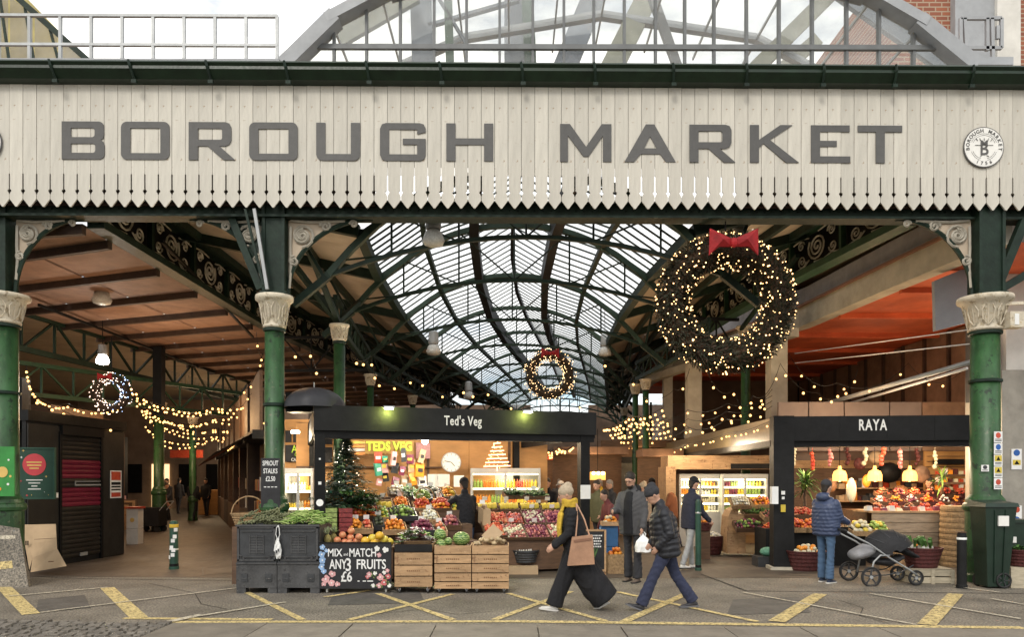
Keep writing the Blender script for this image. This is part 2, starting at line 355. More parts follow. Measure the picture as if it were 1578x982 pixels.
ym=worn('worn_yellow_paint',(.55,.43,.19)); wm=worn('worn_white_paint',(.48,.43,.33))
mk=thing('road_markings',None,None,(0,9,0)); mk['kind']='structure'; n=0
for i,(a,bq,wd) in enumerate(YL+WL):
    bb=B(); gline(bb,a,bq,wd,.006+.0006*i); bb.build('painted_line',ym if i<len(YL) else wm,mk,world=True)
# near kerb slabs, setts (foreground strip)
slabm=mat('paving_slab',(.17,.15,.12),.8,.2,3,.4,rnd=.1); settm=mat('granite_sett',(.14,.125,.105),.75,.3,9,.5,rnd=.22)
pv=thing('near_pavement',None,None,(0,8,0)); pv['kind']='structure'
b=B(); b.box(-14,14,3,8.2,-.05,.012); b.build('bedding',darkj,pv,world=True)
xs=-14.0
def edge(x): return 8.93 - .038*(x+4.5)
while xs<14:
    wd=R.uniform(.85,1.25); 
    x1=min(14,xs+wd); c=(xs+x1)/2; px=CX+c*F/8.7
    rough=(-40<px<100) or (165<px<268)
    if rough:
        yy=8.0
        while yy<edge(c)-.05:
            x=xs
            while x<x1-.03:
                w2=R.uniform(.09,.17); h=R.uniform(.09,.13); bb=B(); j=lambda:R.uniform(-.012,.012)
                z=.03+R.uniform(0,.022); xa=x+.006; xb=min(x1,x+w2)-.006; ya=yy+.006; yb=yy+h-.006
                bb.add([(xa+j(),ya+j(),0),(xb+j(),ya+j(),0),(xb+j(),yb+j(),0),(xa+j(),yb+j(),0),(xa+.012,ya+.012,z+j()/2),(xb-.012,ya+.012,z+j()/2),(xb-.012,yb-.012,z+j()/2),(xa+.012,yb-.012,z+j()/2)],[(4,5,6,7),(0,1,5,4),(1,2,6,5),(2,3,7,6),(3,0,4,7)])
                bb.build('sett',settm,pv,world=True); x+=w2
            yy+=.115
    else:
        bb=B(); bb.box(xs+.008,x1-.008,8.0,edge(c),0,.03+R.uniform(-.003,.003)); bb.build('slab',slabm,pv,world=True)
    bb=B(); bb.box(xs+.008,x1-.008,7.0,7.985,0,.03); bb.build('slab',slabm,pv,world=True)
    xs=x1
# made-up slab with painted stripes at far left, in place of a stitching glitch
rm=thing('made_up_slab',None,None,gnd(20,900)); rm['kind']='structure'
a=V((at(-60,0,11.95).x,11.95,0)); bq=V((at(44,0,12.0).x,12.0,0)); c2=at(30,815,12.27); d2=at(-60,800,12.27)
b=B(); b.add([tuple(a),tuple(bq),tuple(c2),tuple(d2),(d2.x,d2.y,0),(c2.x+.2,c2.y,0)],[(0,1,2,3),(0,3,4),(1,5,2),(2,5,4,3),(0,4,5,1)]); b.build('sloping_slab',asph,rm,world=True)
def onr(u,v): return a.lerp(bq,u).lerp(d2.lerp(c2,u),v)+V((0,0,.012))
b=B(); b.quad(onr(.45,.25),onr(.8,.3),onr(.8,.42),onr(.45,.37)); b.build('painted_line',ym,rm,world=True)
b=B(); b.quad(onr(.45,.72),onr(.9,.8),onr(.9,.86),onr(.45,.78)); b.build('painted_line',wm,rm,world=True)
# rear wall of masonry below slab (left edge, behind column)

# ---------------- facade: columns ----------------
YF=12.66
def capital(r,h,R0):
    b=B(); b.lathe([(r*1.02,0),(r*1.12,.02),(r*1.12,.05),(r*1.0,.07),(r*1.03,.12),(r*1.12,.3*h+.06),(r*1.32,.62*h),(R0*.86,.8*h),(R0,.86*h),(R0*1.02,.93*h),(R0,h),(R0*.6,h)],n=24)
    b.sm=True; return b
def ironcol(label,x,y,r,ztop,caph,R0,base=True,cat='column',group=None,baser=1.28,collar=()):
    t=thing('iron_column',label,cat,(x,y,0),0,group); hb_=.42 if r>.16 else 0
    zc=ztop-caph; b=B()
    prof=[(r*1.06,0.0),(r*1.06,.4),(r,.9),(r*.93,zc)]
    b.lathe(prof,n=24); b.build('shaft',colg,t,smooth=True)
    if base:
        b=B(); R1=r*baser; b.lathe([(R1*1.08,0),(R1*1.08,.12),(R1,.15),(R1,.78+hb_),(R1*1.10,.80+hb_),(R1*1.14,.85+hb_),(R1*1.10,.90+hb_),(R1*1.0,.92+hb_),(R1*.98,.98+hb_),(r*1.08,1.03+hb_),(r*1.0,1.06+hb_)],n=28); b.build('base',colg,t,smooth=False)
    b=capital(r,caph,R0); o=b.build('capital',capm,t); o.location=(0,0,zc)
    # acanthus leaf shields on the capital
    for k in range(8):
        a=math.pi*2*(k+.5)/8; q=B(); 
        pts=[(0,.12*caph),(.32*r,.3*caph),(.40*r,.55*caph),(.2*r,.72*caph),(0,.8*caph),(-.2*r,.72*caph),(-.40*r,.55*caph),(-.32*r,.3*caph)]
        def mp(u,v):
            rr=r*1.05+(R0-r)*max(0,(v/caph-.1))**1.6*.78+.012; return V((math.cos(a)*rr-math.sin(a)*u,math.sin(a)*rr+math.cos(a)*u,v))
        q.tube([mp(u,v) for u,v in pts],.011,4,closed=True); q.tube([mp(0,.15*caph),mp(0,.5*caph),mp(0,.78*caph)],.009,4)
        q.build('leaf_moulding',capm,t).location=(0,0,zc)
    b=B()
    for z in (zc-.03,)+collar: b.lathe([(r*1.02,z-.03),(r*1.1,z-.02),(r*1.1,z+.02),(r*1.02,z+.03)],n=24)
    b.build('collar_ring',steel,t)
    return t
capz=CZ+(HY-457)*YF/F
XC=[at(5,0,YF).x,at(423,0,YF).x,at(1518,0,YF).x]
ironcol('stout green iron column with cream capital at the far left end of the front',XC[0],YF,.24,capz+.02,.50,.40,collar=(3.2,))
ironcol('slender green iron column carrying the chalked notice behind the black pallet boxes',XC[1],YF,.17,capz,.55,.31,collar=(3.0,))
ironcol('stout green iron column covered in safety stickers beside the wheeled bin',XC[2],YF,.235,capz-.02,.58,.42,collar=(3.4,))
# stanchions above the capitals
GZ0=CZ+(HY-338)*YF/F; GZ1=GZ0+.2
def stanchion(x,wd,label):
    t=thing('stanchion',label,'post',(x,YF,capz))
    h=GZ1-capz; b=B(); b.box(-wd/2,wd/2,-.14,.14,0,h); b.build('core',steel,t)
    b=B(); b.box(-wd/2-.05,-wd/2+.002,-.17,.17,0,h); b.box(wd/2-.002,wd/2+.05,-.17,.17,0,h); b.box(-wd/2-.08,wd/2+.08,-.2,.2,-.0,.05); b.build('flange',steel,t)
stanchion(XC[0]-.05,.30,'black iron stanchion above the leftmost cream capital')
stanchion(XC[1]+.03,.28,'black iron stanchion above the capital behind the raking struts')
stanchion(XC[2]+.02,.34,'black iron stanchion above the capital of the stickered column')
# raking struts left of the middle stanchion
for i,(p,q,w_,lab) in enumerate((((352,322),(402,446),.12,'broad raking green strut left of the middle stanchion'),((392,322),(412,446),.05,'thin bright raking strut nearest the middle stanchion'),
    ((378,322),(406,440),.04,'thin raking strut between the broad strut and stanchion'),((413,330),(398,380),.05,'short crossing strut between the raking struts'),
    ((1578,340),(1532,450),.14,'thick raking strut right of the stickered column top'),((1590,418),(1532,452),.12,'low green strut right of the stickered column top'))):
    b=B(); dd=12.35 if i in(1,2) else YF-.05; b.bar(at(*p,dd),at(*q,dd),w_,w_*.9,up=(0,1,0)); b.top('strut',steel if i!=1 else alum,lab,'strut',group='raking struts at the column heads')
# spandrel brackets with scrolls
def spiral(cx,cz,r,turns,a0,dirn,n=26,r_in=.12):
    return [(cx+r*(1-(1-r_in)*k/n)*math.cos(a0+dirn*turns*2*math.pi*k/n),cz+r*(1-(1-r_in)*k/n)*math.sin(a0+dirn*turns*2*math.pi*k/n)) for k in range(n+1)]
def bracket(x,sgn,W_,H_,label,z0):
    t=thing('spandrel_bracket',label,'bracket',(x,YF,z0))
    # arc from (0,0) to (W,H) concave
    arc=[(W_*(1-math.cos(a)),H_*math.sin(a)) for a in [math.pi/2*k/18 for k in range(19)]]
    b=B(); b.tube([(sgn*u,0,v) for u,v in arc],.04,6); b.build('arch_rib',steel,t)
    b=B()
    for off in(.06,): b.tube([(sgn*(u+.0),.0,v+.0) for u,v in arc],.02,4)
    def tb(pts,r=.024): b.tube([(sgn*u,-.03,v) for u,v in pts],r,4)
    s=min(W_,H_)
    tb(spiral(.2*s,H_-.22*s,.155*s,2.1,-1.6,1)); tb(spiral(.2*s,H_-.22*s,.08*s,1.2,1.4,1),.03)
    tb(spiral(.50*s,H_-.10*s,.075*s,1.6,3.1,-1)); tb(spiral(.09*s,H_-.55*s,.065*s,1.6,1.5,1)); tb(spiral(.86*s,H_-.07*s,.05*s,1.3,3.1,-1))
    tb([(.05*s,H_-.03),(.3*s,H_-.045*s),(.5*s,H_-.04*s),(.75*s,H_-.03*s)]); tb([(.045*s,H_-.1*s),(.04*s,H_-.4*s),(.05*s,H_-.62*s),(.03*s,H_-.9*s)])
    b.build('scrollwork',scrl if z0 else scrl,t)
    b=B(); pl=[(0.02,0.3)]+[(u,v) for u,v in arc if v>.3]+[(0.02,H_)]
    b.prism([(sgn*u,v) for u,v in pl],.0,.02); b.build('web_panel',beige if label.find('tracery')<0 else steel,t)
hb=GZ0-capz
bracket(XC[0]+.20,1,1.15,hb,'cast bracket with a cream scroll above the leftmost column',capz)
bracket(XC[1]-.18,-1,1.25,hb,'open arched bracket with dark tracery left of the middle stanchion',capz)
bracket(XC[1]+.22,1,1.45,hb,'cast bracket with cream scrolls right of the middle stanchion',capz)
bracket(XC[2]-.22,-1,1.30,hb,'cast bracket with cream scrolls left of the stickered column top',capz)
# front girder
YAW=math.atan(.011)
fg=thing('front_girder','long dark riveted girder across the market front under the white boards','girder',(0,YF,0),YAW)
b=B(); b.box(-10.5,10.6,-.03,.03,GZ0,GZ1+.05); b.build('web',steel,fg)
b=B(); b.box(-10.5,10.6,-.16,.16,GZ0-.02,GZ0+.02); b.box(-10.5,10.6,-.14,.14,GZ1+.03,GZ1+.06); b.build('flange',steel,fg)
b=B()
for i in range(150): b.ball((-10.4+i*.14,-.04,GZ0+.14),.018,nu=5,nv=3)
b.build('rivet',steel,fg,kind='stuff')
# ---------------- fascia ----------------
FY=12.35; s_=FY/F
fa=thing('market_fascia','long cream boarded fascia lettered in grey with saw-toothed lower edge','fascia',(0,FY,6.2),YAW)
def fz(py): return CZ+(HY-py)*s_-6.2
zt=fz(118); zs0=fz(271); zc=fz(297.5); zside=fz(310); ztip=fz(321.5)
hw=.2212/2; g_=.0035
def halfside(sg):
    pts=[(sg*(hw-g_),zt),(sg*(hw-g_),zs0),(sg*(hw-.012),zs0-.01),(sg*(hw-.012),zc+.026)]
    for k in range(5):
        a=math.pi*(.18+.64*k/4); pts.append((sg*(hw-.034*math.sin(a)),zc+.030*math.cos(a)))
    pts+=[(sg*(hw-.012),zc-.045),(sg*(hw-.005),zc-.062),(sg*(hw-.005),zside)]
    return pts
rp_=halfside(1); lp_=halfside(-1)
outl=rp_+[(.012,ztip),(-.012,ztip)]+lp_[::-1]
b=B(); b.prism(outl,-.0125,.0125); bm_=b.mesh('board',cream)
for i in range(-47,49): link(bm_,'board',fa,(i*.2212+.045,R.uniform(-.004,.004),0))
b=B(); b.box(-10.5,10.7,.02,.05,zs0+.15,zt); b.build('backing',steel,fa)
b=B(); b.box(-10.5,-2.3,.22,.26,.13,zs0+.14); b.box(3.9,10.7,.22,.26,.13,zs0+.14); b.build('backing',joist,fa)  # dark sheets added behind the slots to block the sky
b=B(); b.box(-10.5,10.7,.05,.12,zs0+.25,zs0+.33); b.box(-10.5,10.7,.05,.12,zt-.2,zt-.1); b.build('batten',woodd,fa)
def L2(name,px,loops):
    # loops in px units (57 high), y up
    k=s_; me=shape2d([[(x*k,y*k) for x,y in lp] for lp in loops],.006); me.materials.append(letterg)
    return link(me,'letter',fa,((px-CX)*FY/F*(1+.011*(px-CX)/F*0.9),-.024,fz(249.5)))
H_=58.
def Bl(w):
    return [rrect(0,0,w,30,(0,9,7,0)),]
def poly(*p): return list(p)
st=14; hs_=9
LB=[[(0,0)]+[(57+8*math.sin(math.radians(a)),8-8*math.cos(math.radians(a))) for a in range(0,91,22)]+[(65,22),(63,27),(59.5,30),(63,32),(64,37),(64,49)]+[(56+8*math.cos(math.radians(a)),50+8*math.sin(math.radians(a))) for a in range(0,91,22)]+[(0,58)],
    rrect(14,10,51,24,(0,4,4,0)),rrect(14,34,50,48,(0,4,4,0))]
LO=lambda w:[rrect(0,0,w,58,(9,9,9,9)),rrect(14,10,w-14,48,(1,1,1,1))]
LR=[[(0,0),(14,0),(14,21),(29,21),(53,0),(71,0),(47,21),(56,21),(62,24),(65,30),(65,50),(62,56),(56,58),(0,58)],rrect(14,31,51,48,(0,3,3,0))]
LU=[[(0,58),(0,9)]+[(9-9*math.cos(math.radians(a)),9-9*math.sin(math.radians(a))) for a in range(0,91,30)]+[(58+9*math.sin(math.radians(a)),9-9*math.cos(math.radians(a))) for a in range(0,91,30)]+[(67,58),(53,58),(53,10),(14,10),(14,58)]]
LG=[[(9,0),(62,0),(68,3),(70,9),(70,34),(35,34),(35,25),(57,25),(57,10),(14,10),(14,48),(57,48),(57,41),(70,44),(70,50),(67,56),(61,58),(9,58),(3,56),(0,49),(0,9),(3,2)]]
LH=[[(0,0),(14,0),(14,25),(58,25),(58,0),(72,0),(72,58),(58,58),(58,35),(14,35),(14,58),(0,58)]]
LM=[[(0,0),(12,0),(12,40),(36,8),(44,8),(66,40),(66,0),(79,0),(79,58),(64,58),(40,23),(15,58),(0,58)]]
LA=[[(0,0),(15,0),(25,12),(55,12),(64,0),(79,0),(46,58),(33,58)],[(30.5,21),(39.5,39),(49.5,21)]]
LK=[[(0,0),(14,0),(14,23),(21,29),(56,0),(76,0),(31,35),(66,58),(47,58),(14,35),(14,58),(0,58)]]
LE=[[(0,0),(61,0),(61,10),(14,10),(14,25),(40,25),(40,34),(14,34),(14,48),(60,48),(60,58),(0,58)]]
LT=[[(28,0),(42,0),(42,48),(69,48),(69,58),(0,58),(0,48),(28,48)]]
for px,lp in ((97,LB),(188,LO(74)),(292,LR),(385,LO(74)),(488,LU),(586,LG),(688,LH),(863,LM),(962,LA),(1062,LR),(1155,LK),(1249,LE),(1321,LT)):
    L2('letter',px,lp)
# round badges
def roundel(px,label):
    x=(px-CX)*FY/F*(1+.011*(px-CX)/F*.9); yv=FY+.011*x-.045
    t=thing('round_badge',label,'badge',(x,yv,CZ+(HY-225)*s_),YAW,'round badges on the fascia')
    rr=31.5*s_
    b=B(); 
    def disc(r,y0,y1,m,nm):
        q=B(); q.prism([(r*math.cos(2*math.pi*k/48),r*math.sin(2*math.pi*k/48)) for k in range(48)],y0,y1); return q.build(nm,m,t)
    disc(rr,0,.015,letterg,'rim'); disc(rr*.955,-.004,.01,paper,'face')
    q=B(); 
    for r_,y_ in ((.66,-.006),(.58,-.006)):
        for a0,a1 in ((20,160),(200,255),(285,340)) : q.tube([(rr*r_*math.cos(math.radians(a)),y_,rr*r_*math.sin(math.radians(a))) for a in range(a0,a1+1,6)],.0025,4)
    q.build('inner_ring',letterg,t)
    s1='BOROUGH MARKET'
    for i,ch in enumerate(s1):
        if ch==' ': continue
        a=math.radians(187-(194/(len(s1)-1))*i); text(ch,.085,letterg,t,(rr*.80*math.cos(a),-.008,rr*.80*math.sin(a)),ext=.002,roll=math.pi/2-a,off=.001)
    for i,ch in enumerate('1756'):
        a=math.radians(246+16*i); text(ch,.08,letterg,t,(rr*.80*math.cos(a),-.008,rr*.80*math.sin(a)),ext=.002,roll=-(a-math.radians(270)),off=.001)
    text('B',.30,letterg,t,(.0,-.009,-.04),ext=.002,sx=.9,off=.004); text('M',.14,letterg,t,(0,-.012,.055),ext=.002,sx=1.2,off=.003)
    q=B()
    for a in (-.11,-.06,0,.06,.11): q.bar((a,-.01,.1),(a*1.25,-.01,.145),.014,.004)
    q.bar((-.15,-.01,.03),(.15,-.01,.03),.01,.004); q.bar((-.04,-.01,-.14),(-.07,-.01,-.16),.014,.004); q.bar((.04,-.01,-.14),(.08,-.01,-.16),.014,.004)
    q.build('crest',letterg,t)
roundel(1514,'round white badge with monogram and 1756 at the right of the fascia')
roundel(-26,'round white badge cut off by the left edge of the fascia')
# gutter
gt=thing('gutter','dark green moulded cast gutter running along the top of the fascia','gutter',(0,FY-.16,8.3),YAW)
def gz(py): return CZ+(HY-py)*(FY-.2)/F-8.3
p=[(.16,gz(101)),(-.12,gz(100)),(-.14,gz(103)),(-.10,gz(107)),(-.11,gz(112)),(-.06,gz(117)),(.0,gz(123)),(.16,gz(125))]
b=B(); b.prism(p,-10.5,10.7,'yz'); b.build('trough',gutg,gt)
for px in (-10,100,218,333,450,572,682,805,915,1034,1145,1262,1372,1490,1600):
    x=(px-CX)*FY/F; b=B(); b.tube([(x-.03,-.15,gz(101)),(x-.01,-.14,gz(110)),(x,-.08,gz(118)),(x+.01,-.02,gz(126)),(x+.01,-.02,gz(130))],.022,4); b.box(x-.03,x+.05,-.06,.0,gz(131),gz(126)); b.build('gutter_bracket',steel,gt)
b=B(); b.box(-10.5,10.7,FY+.06,FY+.9,8.40,8.52); b.top('roof_flashing',alum2,None,None,kind='structure')
# railing on the roof, left
ry=13.2
rl=thing('roof_railing','grey steel handrail with square panels on the roof at upper left','railing',at(213,98,ry))
b=B()
for k in range(-2,10): 
    x=-4+47.7*k+(427-4-47.7*8); x=427-47.7*(9-k)
    q=B(); q.bar(at(x,25,ry),at(x,98,ry),.05,.05); q.build('post',alum,rl,world=True)
for py in (25,70): q=B(); q.bar(at(-80,py-2,ry),at(428,py,ry),.056,.046); q.build('rail',alum,rl,world=True)
q=B(); q.bar(at(-80,94,ry),at(440,95,ry),.1,.06); q.build('kick_plate',alum2,rl,world=True)
# tinted glass gable, far left
tg=thing('tinted_glass_roof','sloping amber tinted glass roof behind the railing at upper left','roof',at(20,100,16))
A=at(25,-4,16); Bp=at(136,93,16); 
pp=[at(-160,-4,16),A,at(45,15,16),Bp,at(-160,93,16)]
b=B(); nn=4
xsp=[-160,-100,-60,-22,14,52,90,136]
def topy(x): return -4 if x<=25 else -4+(x-25)*97/111
for i in range(7):
    x0,x1=xsp[i]+1.5,xsp[i+1]-1.5
    q=B(); q.quad(at(x0,93,16),at(x1,93,16),at(x1,topy(x1),16.0),at(x0,topy(x0),16.0)); q.build('pane',tgls,tg,world=True)
    q=B(); q.bar(at(xsp[i+1],93,16),at(xsp[i+1]-14,topy(xsp[i+1]-14),16),.04,.05); q.build('mullion',steel,tg,world=True)
q=B(); q.bar(at(22,-8,15.95),at(138,95,15.95),.06,.12); q.build('verge',steel,tg,world=True)
q=B(); q.quad(at(-160,93,20),at(136,93,20),at(25,-20,20),at(-160,-20,20)); q.build('rear_panel',mat('olive_panel',(.32,.27,.10),.6,.3,1.5,.1),tg,world=True)
# ---------------- big glazed gable above fascia ----------------
GD=13.3
gb=thing('glazed_gable','great glazed gable with grey mullions rising behind the green gutter','window',at(965,100,GD))
GP=[(440,99),(512,33),(588,-8),(700,-58),(950,-100),(1230,-58),(1340,0),(1415,45),(1490,103)]
def gtop(x):
    for i in range(len(GP)-1):
        if GP[i][0]<=x<=GP[i+1][0]:
            t=(x-GP[i][0])/(GP[i+1][0]-GP[i][0]); return GP[i][1]+t*(GP[i+1][1]-GP[i][1])
    return 100
MX=[515,565,617,669,719,770,821,869,915,962,1010,1055,1100,1150,1200,1251,1304,1354,1407]
low=108
for i,x in enumerate(MX):
    q=B(); q.bar(at(x,low,GD),at(x,max(gtop(x),-60)+3,GD),.045,.1,up=(0,1,0)); q.build('mullion',slate,gb,world=True)
for py in (70,): 
    q=B(); q.bar(at(476,py+2,GD-.04),at(1455,py+4,GD-.04),.085,.07,up=(0,1,0)); q.build('transom',slate,gb,world=True)
ed=[470]+MX+[1468]
for i in range(len(ed)-1):
    x0,x1=ed[i],ed[i+1]
    q=B(); q.quad(at(x0,low,GD+.02),at(x1,low,GD+.02),at(x1,max(75,gtop(x1)),GD+.02),at(x0,max(75,gtop(x0)),GD+.02)); q.build('pane',gls,gb,world=True)
    if min(gtop(x0),gtop(x1))<68: q=B(); q.quad(at(x0,68,GD+.021),at(x1,68,GD+.021),at(x1,min(68,gtop(x1)),GD+.021),at(x0,min(68,gtop(x0)),GD+.021)); q.build('pane',gls,gb,world=True)
# verge cappings
def cap(p0,p1,wd,m,nm='verge_capping',dd=GD-.1):
    q=B(); q.bar(at(*p0,dd),at(*p1,dd),wd,.30+.003*(len(gb.children)%9),up=(0,1,0)); q.build(nm,m,gb,world=True)
cap((440,104),(518,28),.25,alum2); cap((505,34),(600,-16),.17,alum2); cap((1330,-14),(1424,40),.17,alum2); cap((1412,34),(1500,106),.25,alum2)
cap((600,-14),(950,-108),.25,alum2); cap((950,-108),(1335,-10),.25,alum2)
b=B(); b.box(at(1480,0,GD).x,at(1556,0,GD).x,GD-.1,GD+.5,at(0,104,GD).z,at(0,92,GD).z); b.build('parapet_coping',alum2,gb,world=True)
# high vault behind the gable: frames, purlins and roof glass
hv=thing('high_glass_roof','high glass roof with steel frames seen through the glazed gable','roof',(2,15,8.5))
G3=[at(x,y,GD) for x,y in GP]
for k,yy in enumerate((15.6,)):
    for i in range(len(G3)-1):
        p_=V((G3[i].x,yy,G3[i].z)); q_=V((G3[i+1].x,yy,G3[i+1].z)); q=B(); q.bar(p_,q_,.14,.16,up=(0,1,0)); q.build('rafter',alum2,hv,world=True)
for i in range(len(G3)-1):
    a_,b_=G3[i],G3[i+1]; ln=(b_-a_).length; n_=max(1,int(ln/.9))
    for j in range(n_):
        p0=a_.lerp(b_,j/n_); p1=a_.lerp(b_,(j+1)/n_); q=B(); q.quad((p0.x,GD+.1,p0.z),(p1.x,GD+.1,p1.z),(p1.x,16.6,p1.z),(p0.x,16.6,p0.z)); q.build('pane',gls,hv,world=True)
        q=B(); q.bar((p0.x,GD+.1,p0.z-.03),(p0.x,16.6,p0.z-.03),.035,.05); q.build('glazing_bar',alum,hv,world=True)
olivem=mat('olive_steel',(.22,.22,.17),.5,.2,3,.1); blueg=mat('slate_blue_steel',(.13,.15,.18),.5,.25,2,.1)
for (p,q_,w_,m,d0,d1) in (((648,-20),(652,110),.42,blueg,15,15),((690,-20),(694,110),.16,midg,15,15),((812,-20),(818,110),.25,midg,16,16),((860,130),(925,-30),.5,blueg,16,16.5),((795,-20),(795,110),.5,blueg,16.2,16.2),
    ((930,130),(1010,-30),.45,olivem,15,16),((1150,120),(1290,-20),.3,olivem,15,15.5),((1000,-20),(1050,120),.18,alum2,15,16),((520,60),(640,-10),.35,olivem,14.6,14.6),((1290,-20),(1460,100),.4,blueg,15.2,15.2),
    ((672,-10),(720,70),.05,blueg,15,15),((660,40),(800,0),.06,blueg,15,15),((1190,120),(1260,60),.3,olivem,17,17)):
    q=B(); q.bar(at(*p,d0),at(*q_,d1),w_,.12,up=(0,1,0)); q.build('brace',m,hv,world=True)
# ---------------- brick building upper right ----------------
bk=bpy.data.materials.new('red_brick'); bk.use_nodes=True; nt=bk.node_tree; L=nt.links.new; bs=nt.nodes['Principled BSDF']; bs.inputs['Roughness'].default_value=.85
tc=N(nt,'ShaderNodeTexCoord'); mp=N(nt,'ShaderNodeMapping'); mp.inputs['Rotation'].default_value=(math.pi/2,0,0); L(tc.outputs['Object'],mp.inputs[0])
br=N(nt,'ShaderNodeTexBrick'); br.inputs['Color1'].default_value=(.30,.10,.05,1); br.inputs['Color2'].default_value=(.22,.075,.045,1); br.inputs['Mortar'].default_value=(.36,.27,.19,1)
br.inputs['Scale'].default_value=1; br.inputs['Brick Width'].default_value=.3; br.inputs['Row Height'].default_value=.11; br.inputs['Mortar Size'].default_value=.016
L(mp.outputs[0],br.inputs['Vector']); L(br.outputs[0],bs.inputs['Base Color']); bp=N(nt,'ShaderNodeBump'); bp.inputs['Strength'].default_value=.6; bp.inputs['Distance'].default_value=.02; L(br.outputs['Fac'],bp.inputs['Height']); bp.invert=True; L(bp.outputs[0],bs.inputs['Normal'])
D=18
bb_=thing('brick_building','tall red brick building with a pale grey corner behind the gable','building',at(1480,200,D))
def fb(name,m,x0,y0,x1,y1,d0,dep,par,**k):
    a_=at(x0,y1,d0); c_=at(x1,y0,d0); q=B(); q.box(a_.x,c_.x,d0,d0+dep,a_.z,c_.z); return q.build(name,m,par,world=True,**k)
fb('wall',bk,1372,-60,1472,330,D,6,bb_); fb('corner_block',alum2,1472,-60,1537,330,D-.2,6,bb_); fb('white_pier',whitew,1537,-60,1573,330,D-.3,6,bb_); fb('wall',bk,1573,-60,1700,330,D-.1,6,bb_)
fb('sill',alum2,1466,92,1540,97,D-.4,.5,bb_)
rb=thing('balcony_railing','small grey metal railing cage in front of the grey corner block','railing',at(1510,100,17))
for (p,q_) in (((1480,28),(1543,28)),((1480,74),(1543,74)),((1480,28),(1480,78)),((1521,28),(1521,78)),((1543,28),(1543,74)),((1486,28),(1490,95)),((1528,28),(1530,95)),((1537,40),(1537,60))):
    q=B(); q.bar(at(*p,17),at(*q_,17),.07,.07,up=(0,1,0)); q.build('rail',alum2,rb,world=True)
# ---------------- nave roof ----------------
CXP=[(10,.35),(12,.35),(16,.05),(20,0),(24,.15),(28,.55),(32,1.1),(36,1.65),(40,2.2),(46,2.9),(52,3.6)]
def lerpt(tab,y):
    if y<=tab[0][0]: return tab[0][1]
    for (a,u),(b_,v) in zip(tab,tab[1:]):
        if a<=y<=b_:
            t=(y-a)/(b_-a); return u+(v-u)*t
    return tab[-1][1]
def ncx(y): return lerpt(CXP,y)
nv=thing('nave_roof','long curving glass vault roof with dark purlins over the market nave','roof',(0,12.5,6.2))
YS=[13.3,16.2,20.2,24.,28.,32.,36.,40.,44.,48.]
EX,EZ=2.9,6.2
def sec(u): # u in -1..1 -> (x,z) along the glass arc (outside the lantern)
    s=1 if u>0 else -1; a=abs(u); x=s*(.85+(EX-.85)*a); z=EZ+1.05*(1-a**1.6)
    return x,z
def npnt(u,y,dz=0): x,z=sec(u); return V((ncx(y)+x,y,z+dz))
npane=0; late=B()
for bi in range(len(YS)-1):
    y0,y1=YS[bi],YS[bi+1]; ns=9; bars=B(); 
    for s in (-1,1):
        for j in range(ns):
            ya=y0+(y1-y0)*j/ns; yb=y0+(y1-y0)*(j+1)/ns
            for a0,a1 in ((1,.52),(.52,.03)):
                pts=[npnt(s*a0,ya),npnt(s*a0,yb),npnt(s*a1,yb),npnt(s*a1,ya)]
                if bi<5 : q=B(); q.quad(*pts); q.build('pane',rgls,nv,world=True)
                else: late.quad(*pts)
                bars.bar(pts[0]-V((0,0,.02)),pts[3]-V((0,0,.02)),.024,.035)
    for s in (-1,1):  # lantern glass
        for j in range(ns):
            ya=y0+(y1-y0)*j/ns; yb=y0+(y1-y0)*(j+1)/ns
            ca,cb=ncx(ya),ncx(yb)
            pts=[V((ca+s*.85,ya,7.35)),V((cb+s*.85,yb,7.35)),V((cb,yb,7.85)),V((ca,ya,7.85))]
            if bi<3: q=B(); q.quad(*pts); q.build('pane',rgls,nv,world=True)
            else: late.quad(*pts)
            bars.bar(pts[0],pts[3],.024,.035)
    bars.build('glazing_bar',barm,nv,world=True,kind='stuff')
    def along(fn,w_,h_,nm,m=steel,k=4):
        for i in range(k):
            ya=y0+(y1-y0)*i/k; yb=y0+(y1-y0)*(i+1)/k; bb.bar(fn(ya),fn(yb),w_,h_)
    for s in (-1,1):
        bb=B(); along(lambda y:V((ncx(y)+s*.88,y,7.14)),.20,.42,'x'); bb.build('lantern_beam',black,nv,world=True)
        bb=B(); along(lambda y:npnt(s*.52,y,-.08),.1,.13,'x'); bb.build('purlin',steel,nv,world=True)
        bb=B(); along(lambda y:npnt(s*1.02,y,-.06),.16,.2,'x'); bb.build('edge_purlin',steel,nv,world=True)
    bb=B(); along(lambda y:V((ncx(y),y,7.82)),.1,.16,'x'); bb.build('ridge',black,nv,world=True)
late.build('distant_glazing',rgls,nv,world=True,kind='stuff')
